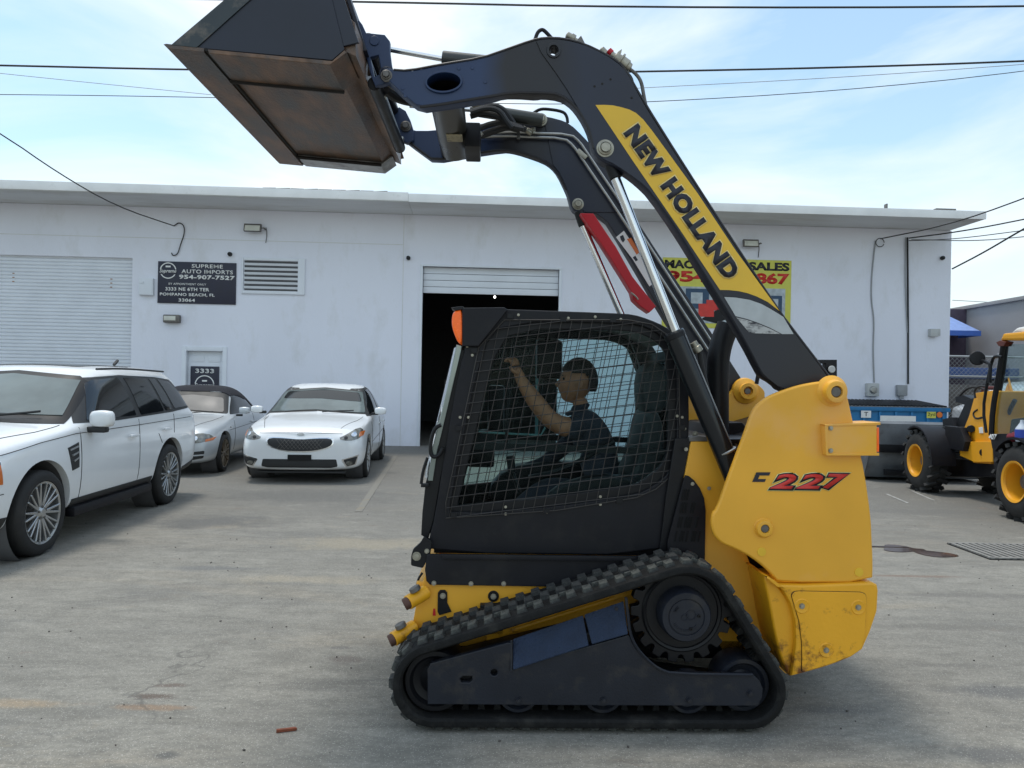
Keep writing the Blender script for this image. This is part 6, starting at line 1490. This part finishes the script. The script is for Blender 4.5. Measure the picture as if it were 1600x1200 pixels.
conform('windshield_frame', [(-.82, 1.02), (-.68, 1.42), (0, 1.475), (.68, 1.42), (.82, 1.02), (0, 1.07)], 'F', tr, TRIM, body, .003, .008, rd=.03)
conform('windshield', [(-.77, 1.04), (-.65, 1.395), (0, 1.445), (.65, 1.395), (.77, 1.04), (0, 1.085)], 'F', tr, CARG2, body, .007, .008, rd=.03)
conform('windshield_reflection' if False else 'dark_cabin_glass', [(-.64, 1.26), (-.60, 1.38), (0, 1.43), (.60, 1.38), (.68, 1.22), (0, 1.27)], 'F', tr, CARG, body, .010, .004, rd=.04)  # darker pane imitating the reflection and dark cabin in the upper windshield
conform('rearview_mirror', [(-.08, 1.36), (-.08, 1.40), (.08, 1.40), (.08, 1.36)], 'F', tr, TRIM, body, .014, .006)
for yy in (-.5, .1): tube('wiper', [(.98, yy, 1.06), (.94, yy+.2, 1.08), (.88, yy+.5, 1.09)], .010, TRIM, body, 6)
g_o = [(-.50, .66), (-.46, .575), (-.24, .50), (0, .485), (.24, .50), (.46, .575), (.50, .66), (.46, .715), (.24, .71), (0, .69), (-.24, .71), (-.46, .715)]
g_i = [(x*.955, .60+(z-.60)*.87) for x, z in g_o]
conform('grille_surround', chaikin(g_o, 1), 'F', tr, CHROME, body, .006, .012)
gr = conform('grille', chaikin(g_i, 1), 'F', tr, TRIM, body, .010, .01)
for k in range(-8, 9):
    for sg in (1, -1):
        x0_ = k*.055; pts_ = [(x0_-.06*sg, .535), (x0_+.06*sg, .675)]
        if abs(x0_) < .30: seam('grille_mesh', pts_, tr, body, 'F', .006, DULL, .012)
for s in (1, -1):
    conform('headlight', chaikin([(s*.54, .70), (s*.66, .76), (s*.80, .86), (s*.87, .81), (s*.86, .70), (s*.70, .66)], 1), 'F', tr, LAMP, body, .006, .012)
    conform('headlight_bulb', ell(s*.76, .755, .035, .03, 14), 'F', tr, CHROME, body, .014, .008, step=.03); conform('headlight_bulb', ell(s*.66, .71, .026, .022, 14), 'F', tr, TRIM, body, .014, .008, step=.03)
    conform('turn_signal', [(s*.83, .72), (s*.87, .73), (s*.875, .80), (s*.83, .79)], 'F', tr, AMBER, body, .010, .01, step=.03)
    conform('fog_lamp_surround', [(s*.60, .38), (s*.84, .45), (s*.80, .29), (s*.67, .26)], 'F', tr, CHROME, body, .005, .01, rd=.02)
    conform('fog_lamp_pocket', [(s*.63, .372), (s*.82, .425), (s*.785, .30), (s*.68, .278)], 'F', tr, TRIM, body, .009, .01, rd=.02)
    conform('fog_lamp', ell(s*.71, .325, .045, .03, 14), 'F', tr, LAMP, body, .014, .008, step=.03)
conform('lower_intake', [(-.55, .27), (-.53, .38), (.53, .38), (.55, .27), (.46, .25), (-.46, .25)], 'F', tr, TRIM, body, .006, .012, rd=.02)
conform('blank_plate', [(-.17, .36), (-.17, .45), (.17, .45), (.17, .36)], 'F', tr, BLACK, body, .018, .012)
conform('badge', ell(0, .755, .055, .018, 16), 'F', tr, STEEL, body, .008, .006, step=.03)
conform('hood_lip', [(-.60, .775), (0, .785), (.60, .775), (.60, .769), (0, .779), (-.60, .769)], 'F', tr, SEAM, body, .001, .004)
for s in (1, -1): seam('hood_seam', [(2.10, s*.56), (1.4, s*.72), (.95, s*.76)], tr, body, 'T')
box('front_splitter', (2.18, 0, .17), (.14, 1.3, .03), TRIM, body, .01)
for x in (A_, -A_):
    for s in (1, -1): car_wheel(sed, x, s*.915, .335, .24, .25, 5, RIM, s, True)

sed.scale = (1, 1.05, 1)
# ---- silver convertible
Fw = Vector((-4.93, 12.72)); dF = Vector((.10, -1)).normalized(); lw = Vector((-dF.y, dF.x)); mid = Fw-dF*1.33-lw*.86
cv = thing('parked_car', 'silver convertible with its black soft top closed, between SUV and sedan', 'car', heading(mid.x, mid.y, dF.x, dF.y))
A_ = 1.33
body, tr = car_body('body', [
    (2.10, 2.06, .56, .24, .60, .50, .40, .66, .68), (2.05, 2.0, .74, .19, .66, .64, .52, .73, .75), (1.82, 1.82, .85, .18, .76, .76, .62, .81, .83),
    (A_, A_, .875, .20, .83, .80, .66, .87, .90), (.86, .90, .875, .20, .90, .82, .68, .92, .95), (.74, .78, .875, .20, .91, .82, .69, .96, 1.0), (.35, .22, .875, .20, .92, .83, .62, 1.34, 1.40), (.2, .02, .875, .20, .92, .83, .60, 1.41, 1.47),
    (-.4, -.4, .875, .20, .93, .83, .60, 1.42, 1.48), (-.9, -.95, .875, .20, .94, .82, .60, 1.29, 1.36), (-A_, -1.35, .87, .22, .95, .80, .60, 1.02, 1.05), (-1.8, -1.85, .83, .26, .93, .74, .56, .98, 1.0), (-2.15, -2.15, .74, .32, .84, .64, .5, .90, .92)], cv, CARS, arches=((A_, .33, .375, .88), (-A_, .33, .375, .88)))
conform('soft_top', [(.22, -.62), (.26, 0), (.22, .62), (-.5, .68), (-1.2, .66), (-1.2, -.66), (-.5, -.68)], 'T', tr, SOFT, body, .014, .02)
for sd in ('L', 'R'):
    conform('soft_top_side', [(.12, 1.28), (.08, 1.36), (-.5, 1.38), (-1.0, 1.26), (-1.3, 1.02), (-1.25, .96), (-.9, .98), (-.82, 1.08), (-.6, 1.24), (-.1, 1.29)], sd, tr, SOFT, body, .016, .02)
    conform('side_window', [(.70, .96), (.20, 1.27), (-.2, 1.27), (-.62, 1.18), (-.88, .98)], sd, tr, CARG, body, .006, .01, rd=.02)
    for pts_ in ([(.78, .34), (.74, .92)], [(-.62, .32), (-.62, .93)], [(1.1, .70), (-.9, .76)]): seam('door_seam', pts_, tr, body, sd)
    s = 1 if sd == 'L' else -1
    box('door_handle', (-.45, s*.88, .78), (.2, .03, .03), CARS, body, .012); mirror((.55, s*.97, 1.03), (.06, .11, .07), CARS, body); box('mirror_base', (.55, s*.88, .94), (.05, .12, .04), TRIM, body, .015)
    conform('side_repeater', [(.98, .73), (1.03, .73), (1.03, .76), (.98, .76)], sd, tr, LAMP, body, .005, .006, step=.03)
conform('windshield', [(-.72, .97), (-.58, 1.33), (0, 1.38), (.58, 1.33), (.72, .97), (0, 1.01)], 'F', tr, TRIM, body, .003, .008, rd=.03)
conform('windshield', [(-.65, .99), (-.54, 1.24), (0, 1.29), (.54, 1.24), (.65, .99), (0, 1.03)], 'F', tr, CARG3, body, .007, .008, rd=.04)
conform('windshield_header', [(-.60, 1.33), (-.5, 1.355), (0, 1.40), (.5, 1.355), (.60, 1.33), (0, 1.375)], 'F', tr, CARS, body, .010, .012)
for yy in (-.5, .05): tube('wiper', [(.92, yy, .97), (.88, yy+.2, 1.0), (.83, yy+.45, 1.01)], .009, TRIM, body, 6)
for s in (1, -1):
    conform('headlight', chaikin([(s*.44, .60), (s*.52, .69), (s*.72, .70), (s*.82, .62), (s*.70, .55), (s*.52, .54)], 1), 'F', tr, LAMP, body, .006, .012)
    conform('turn_signal', [(s*.72, .60), (s*.82, .63), (s*.80, .58), (s*.72, .56)], 'F', tr, AMBER, body, .010, .01, step=.03)
    conform('headlight_bulb', ell(s*.58, .62, .035, .035, 14), 'F', tr, CHROME, body, .014, .008, step=.03)
    conform('kidney_grille', chaikin([(s*.03, .50), (s*.04, .62), (s*.2, .64), (s*.24, .56), (s*.18, .49)], 1), 'F', tr, TRIM, body, .006, .01)
    conform('lower_intake', [(s*.48, .26), (s*.50, .40), (s*.72, .42), (s*.70, .30)], 'F', tr, TRIM, body, .006, .01, rd=.02)
    conform('intake_bar', [(s*.49, .33), (s*.49, .35), (s*.71, .365), (s*.71, .345)], 'F', tr, CARS, body, .014, .008)
    seam('hood_seam', [(1.95, s*.45), (1.3, s*.62), (.85, s*.68)], tr, body, 'T')
conform('center_intake', [(-.4, .25), (-.42, .38), (.42, .38), (.4, .25)], 'F', tr, TRIM, body, .006, .01, rd=.02)
for x in (A_, -A_):
    for s in (1, -1): car_wheel(cv, x, s*.86, .32, .22, .24, 7, RIM2, s, True)

# ============================================================ COMPACT WHEEL LOADER
rw = WF.Z(1582, 814, 0); fw_ = WF.Z(1428, 767, 0)
JX = (fw_-rw).normalized()
JF = Frame((rw.x, rw.y, 0), math.atan2(JX.y, JX.x))
jl = thing('wheel_loader', 'small yellow wheel loader with black fenders cropped by the right edge', 'wheel loader', JF.M)
WB = (fw_-rw).length
def jwheel(x, y, s):
    r, w = .49, .34
    wh = bpy.data.objects.new('wheel', None); COL.objects.link(wh); wh.parent = jl; wh.location = (x, y, r)
    bm = bmesh.new(); lathe(bm, (0, -s*w, 0), (0, s, 0), [(0, .25), (.01, .38), (.05, .45), (.09, .465), (w-.09, .465), (w-.05, .45), (w-.015, .40), (w, .31), (w-.01, .255), (w-.05, .25)], 48); ty = obj('tyre', bm, TYRE, wh)
    lug = bmesh.new(); bx(lug, (0, 0, 0), (.055, w*.50, .05)); lmsh = None
    for k in range(18):
        for t in (1, -1):
            a = 2*math.pi*(k+(.25 if t > 0 else -.25))/18
            if lmsh is None: o = obj('tread_lug', lug, TYRE, ty); lmsh = o.data
            else: o = bpy.data.objects.new('tread_lug', lmsh); COL.objects.link(o); o.parent = ty
            o.matrix_local = Matrix.Rotation(a, 4, 'Y') @ Matrix.Translation((0, -s*(w/2)+t*w*.235, .47)) @ Matrix.Rotation(t*R(28), 4, 'Z')
    bm = bmesh.new(); lathe(bm, (0, -s*.30, 0), (0, s, 0), [(0, .12), (.0, .20), (.08, .215), (.20, .225), (.27, .24), (.285, .262), (.30, .262), (.29, .235), (.26, .225)], 40); ri = obj('rim', bm, JYEL, wh)
    bm = bmesh.new(); lathe(bm, (0, -s*.26, 0), (0, s, 0), [(0, 0), (0, .20), (.02, .20), (.03, .12), (.10, .11), (.13, .085), (.135, 0)], 28); obj('hub', bm, DULL, ri)
for x in (0, WB):
    jwheel(x, 0, 1); jwheel(x, -1.45, -1)
def jp(name, px, y, th, m, par=jl, **k):
    loops = [JF.xz(px, y)]
    if k.pop('rdd', 0): loops[0] = rounded(loops[0], .03)
    return obj(name, prism_mesh(loops, y, y-th, k.pop('bevel', .006)), m, par, **k)
# front frame and loader tower
jp('front_frame', [(1505, 672), (1514, 650), (1524, 614), (1551, 610), (1548, 650), (1551, 690), (1549, 725), (1520, 723), (1514, 700)], -.45, .5, JYEL, rdd=1)
jp('front_chassis', [(1498, 690), (1551, 690), (1551, 722), (1522, 722), (1500, 712)], -.38, .6, JYEL)
jp('axle_block', [(1470, 715), (1556, 722), (1556, 745), (1470, 745)], -.5, .5, BLACK)
# fender over the front wheel
for yo, a0, cx_ in ((.0, 62, WB), (0, 40, 0)):
    bm = bmesh.new(); prof = [(cx_+.56*math.cos(R(a0+12*k)), .49+.56*math.sin(R(a0+12*k))) for k in range(11)]
    P_o = prof; P_i = [(cx_+(x-cx_)*.95, .49+(z-.49)*.95) for x, z in prof]
    vs = [[bm.verts.new((x, y, z)) for x, z in P_o] for y in (.0, -.36)]+[[bm.verts.new((x, y, z)) for x, z in P_i] for y in (.0, -.36)]
    for i in range(10):
        bm.faces.new((vs[0][i], vs[0][i+1], vs[1][i+1], vs[1][i])); bm.faces.new((vs[2][i], vs[3][i], vs[3][i+1], vs[2][i+1])); bm.faces.new((vs[0][i], vs[2][i], vs[2][i+1], vs[0][i+1])); bm.faces.new((vs[1][i], vs[1][i+1], vs[3][i+1], vs[3][i]))
    bmesh.ops.recalc_face_normals(bm, faces=bm.faces[:]); fn = obj('fender', bm, BLACKM, jl)
jp('fender_flap', [(1476, 665), (1500, 668), (1508, 690), (1504, 705), (1478, 700)], -.30, .1, BLACKM)
# lift boom and linkage
jp('lift_boom', [(1490, 670), (1510, 625), (1528, 620), (1535, 632), (1515, 665), (1505, 680)], -.6, .16, BLACK)
jp('linkage', [(1492, 620), (1504, 617), (1528, 628), (1530, 636), (1505, 632), (1493, 628)], -.7, .2, BLACK, rdd=1)
rod('bucket_cylinder', JF.Y(1468, 669, -.5), JF.Y(1518, 670, -.5), .03, BLACK, jl); rod('steering_cylinder', JF.Y(1482, 706, -.42), JF.Y(1535, 708, -.42), .022, BLACK, jl)
for a in ((1517, 670), (1537, 707)): rod('pin_head', JF.Y(*a, -.40), JF.Y(*a, -.46), .055, BLACK, jl)
for k, pts_ in enumerate([[(1524, 622), (1522, 610), (1530, 603), (1540, 604)], [(1528, 640), (1520, 645), (1524, 655), (1536, 652)], [(1500, 618), (1512, 606), (1528, 604), (1545, 612)]]):
    tube('hydraulic_hose', [JF.Y(a, b, -.4-.05*k) for a, b in pts_], .015, CABLE, jl, 8)
jp('boom_block', [(1472, 655), (1486, 652), (1492, 672), (1474, 674)], -.55, .3, BLACK)
jp('warning_label', [(1529, 668), (1535, 667), (1536, 677), (1530, 677)], -.44, .01, LOGO_W)
# bucket
bxp = WB+1.15
prof = [(bxp, 1.02), (bxp+.10, 1.06), (bxp+.05, .95), (bxp+.05, .55), (bxp+.22, .16), (bxp+.85, .04), (bxp+.85, .01), (bxp+.18, .06), (bxp-.02, .42), (bxp-.03, .6)]
obj('bucket', prism_mesh([prof], .25, -1.75, .01), JGREY, jl); bkj = bpy.data.objects[-1] if False else None
for y in (.27, -1.77): obj('bucket_side', prism_mesh([[(bxp, 1.02), (bxp+.12, 1.05), (bxp+.55, .6), (bxp+.88, .03), (bxp+.18, .05), (bxp-.02, .42), (bxp-.03, .6)]], y, y-.02, .004), JGREY, jl)
box2('bucket_bar', (bxp-.10, -1.6, .52), (bxp-.04, .1, .66), BLACK, jl); box2('bucket_bar', (bxp-.08, -1.5, .12), (bxp+.0, 0, .22), BLACK, jl)
jp('quick_hitch', [(1466, 672), (1476, 672), (1478, 742), (1466, 742)], -.5, .7, BLACK)
# cab
jp('cab_roof', [(1562, 532), (1567, 521), (1700, 508), (1700, 527), (1585, 532)], -.12, 1.25, JYEL, rdd=0, bevel=.03)
jp('roof_cap', [(1578, 521), (1588, 512), (1620, 506), (1700, 505), (1700, 518)], -.35, .7, LOGO_W, bevel=.03)
jp('corner_lamp', [(1556, 535), (1562, 532), (1572, 534), (1568, 541), (1560, 541)], -.10, .1, mat('brown_lens', (.10, .02, .01), .3))
def jbar(name, pts_, y, r, m=BLACK, par=jl): return tube(name, [JF.Y(a, b, y) for a, b in pts_], r, m, par, 8, sm=1)
jbar('cab_post', [(1568, 538), (1560, 590), (1551, 640), (1549, 680)], -.15, .035); jbar('cab_post', [(1572, 540), (1566, 590), (1556, 640), (1553, 680)], -1.3, .035)
jbar('cab_post', [(1670, 535), (1672, 600), (1672, 690)], -.15, .035); jbar('cab_post', [(1660, 535), (1662, 600), (1662, 690)], -1.3, .035)
jp('cab_lower', [(1546, 678), (1640, 676), (1640, 700), (1590, 700), (1560, 715), (1550, 700)], -.14, 1.2, BLACK)
jp('cab_sill', [(1550, 690), (1576, 690), (1574, 745), (1554, 742)], -.2, 1.1, BLACK)
obj('cab_glass', prism_mesh([JF.xz([(1572, 538), (1668, 536), (1668, 676), (1552, 678)], -.16)], -.16, -.17, .001), GLS, jl, smooth=False)
obj('cab_glass', prism_mesh([JF.xz([(1572, 538), (1640, 536), (1640, 676), (1552, 678)], -.16)], -1.30, -1.31, .001), GLS2, jl, smooth=False)
txt_ = JF.Y(1547, 687, -.13); e_ = JF.Y(1560, 687.2, -.13)
text('lettering', '407', txt_+Vector((0, .02, 0)), (-1, 0, 0) if False else (e_-txt_), (0, 0, 1), (e_-txt_).length, .075, LOGO_W, jl, bold=.04, shear=.2)
jp('operator_seat', [(1575, 690), (1580, 655), (1620, 650), (1640, 600), (1660, 600), (1660, 690)], -.5, .5, SEATM, rdd=1)
jp('yellow_panel', [(1568, 620), (1574, 600), (1580, 640), (1588, 640), (1574, 590), (1583, 640), (1572, 660)], -.9, .03, JYEL)
jbar('steering_column', [(1562, 680), (1578, 640), (1586, 625)], -.7, .03)
# mirror and hand rail
jbar('hand_rail', [(1541, 676), (1536, 640), (1542, 600), (1550, 562), (1556, 556), (1566, 558)], -.10, .02); jbar('mirror_arm', [(1546, 598), (1548, 570), (1542, 566), (1530, 562)], -.06, .022)
p = JF.Y(1526, 560, -.02); bm = bmesh.new(); lathe(bm, p, (-.9, .2, .1), [(0, 0), (.0, .08), (.03, .10), (.045, .09), (.05, 0)], 20); obj('mirror', bm, BLACK, jl)
# far rear body
jp('engine_cover', [(1672, 668), (1700, 655), (1790, 665), (1800, 740), (1780, 770), (1660, 770)], -.45, .8, JYEL, rdd=1)
jp('rear_grille', [(1690, 680), (1760, 685), (1760, 745), (1690, 745)], -.43, .03, BLACK)
jp('rear_chassis', [(1560, 745), (1780, 765), (1780, 785), (1560, 765)], -.5, .6, BLACK)
# jug and rag on the rear fender
p = JF.Y(1597, 690, -.1)
jg = thing('plastic_jug', 'blue and white plastic jug standing on the loader step at the right edge', 'jug', JF.M)
bm = bmesh.new(); lathe(bm, (p.x, p.y, p.z), (0, 0, 1), [(0, 0), (0, .07), (.16, .075), (.2, .05), (.24, .025), (.27, .025), (.27, 0)], 20); obj('bottle', bm, mat('jug_white', (.55, .60, .68), .4), jg)
bm = bmesh.new(); lathe(bm, (p.x, p.y, p.z+.02), (0, 0, 1), [(0, .073), (0, .078), (.13, .081), (.13, .074)], 20); obj('jug_label', bm, mat('jug_blue', (.03, .07, .42), .4), jg)
q = JF.Y(1586, 683, -.1); bm = bmesh.new(); bmesh.ops.create_icosphere(bm, subdivisions=3, radius=1)
for v in bm.verts: v.co = Vector((q.x, q.y, q.z))+Vector((v.co.x*.10, v.co.y*.09, v.co.z*.055*(1+.3*math.sin(9*v.co.x+5*v.co.y))))
bmesh.ops.transform(bm, matrix=JF.M, verts=bm.verts); tag(obj('shop_rag', bm, mat('dark_red_cloth', (.16, .015, .03), .9), None, ang=180), 'crumpled dark red rag beside the jug at the right edge', 'rag')
# rust-red gate frame and parked van seen past the fence
gf = thing('steel_gate_frame', 'rusty dark red steel frame leaning by the right wall corner', 'steel frame')
for a, b in (((12.55, 19.6, 0), (12.55, 19.6, 1.72)), ((13.05, 19.6, 0), (13.0, 19.6, 1.72)), ((12.55, 19.6, 1.72), (13.0, 19.6, 1.72)), ((12.55, 19.6, 1.35), (13.02, 19.6, 1.35)), ((12.55, 19.6, .8), (13.05, 19.6, .8))):
    rod('bar', a, b, .05, mat('rust_red_steel', (.13, .035, .03), .7, var=.3, vs_=10) if 'rust_red_steel' not in MATS else MATS['rust_red_steel'], gf, 8)
vn = thing('parked_van', 'pale grey van with long side windows parked behind the chain link fence', 'van', heading(17.3, 24.6, -1, -.15))
vb, tr = car_body('body', [(2.3, 2.2, .8, .4, 1.0, .75, .6, 1.08, 1.1), (2.1, 2.0, .95, .35, 1.1, .88, .7, 1.18, 1.2), (1.5, 1.4, .98, .35, 1.2, .92, .75, 1.3, 1.33), (1.2, .8, .98, .35, 1.25, .92, .8, 1.9, 1.95), (0, 0, .98, .35, 1.25, .92, .8, 1.98, 2.03), (-1.8, -1.8, .98, .35, 1.25, .92, .8, 1.96, 2.02), (-2.4, -2.3, .96, .4, 1.25, .9, .78, 1.9, 1.95), (-2.5, -2.45, .9, .5, 1.1, .85, .7, 1.5, 1.52)], vn, CARS, arches=((1.5, .36, .42, .98), (-1.5, .36, .42, .98)))
for sd in ('L', 'R'):
    for pl in ([(1.1, 1.3), (.75, 1.8), (.1, 1.85), (.05, 1.3)], [(-.05, 1.3), (0, 1.85), (-1.0, 1.85), (-1.0, 1.3)], [(-1.1, 1.3), (-1.1, 1.85), (-2.1, 1.82), (-2.2, 1.3)]): conform('side_window', pl, sd, tr, CARG2, vb, .006, .01, rd=.03)
for x in (1.5, -1.5):
    for s in (1, -1): car_wheel(vn, x, s*.96, .35, .24, .24, 6, RIM, s, False)
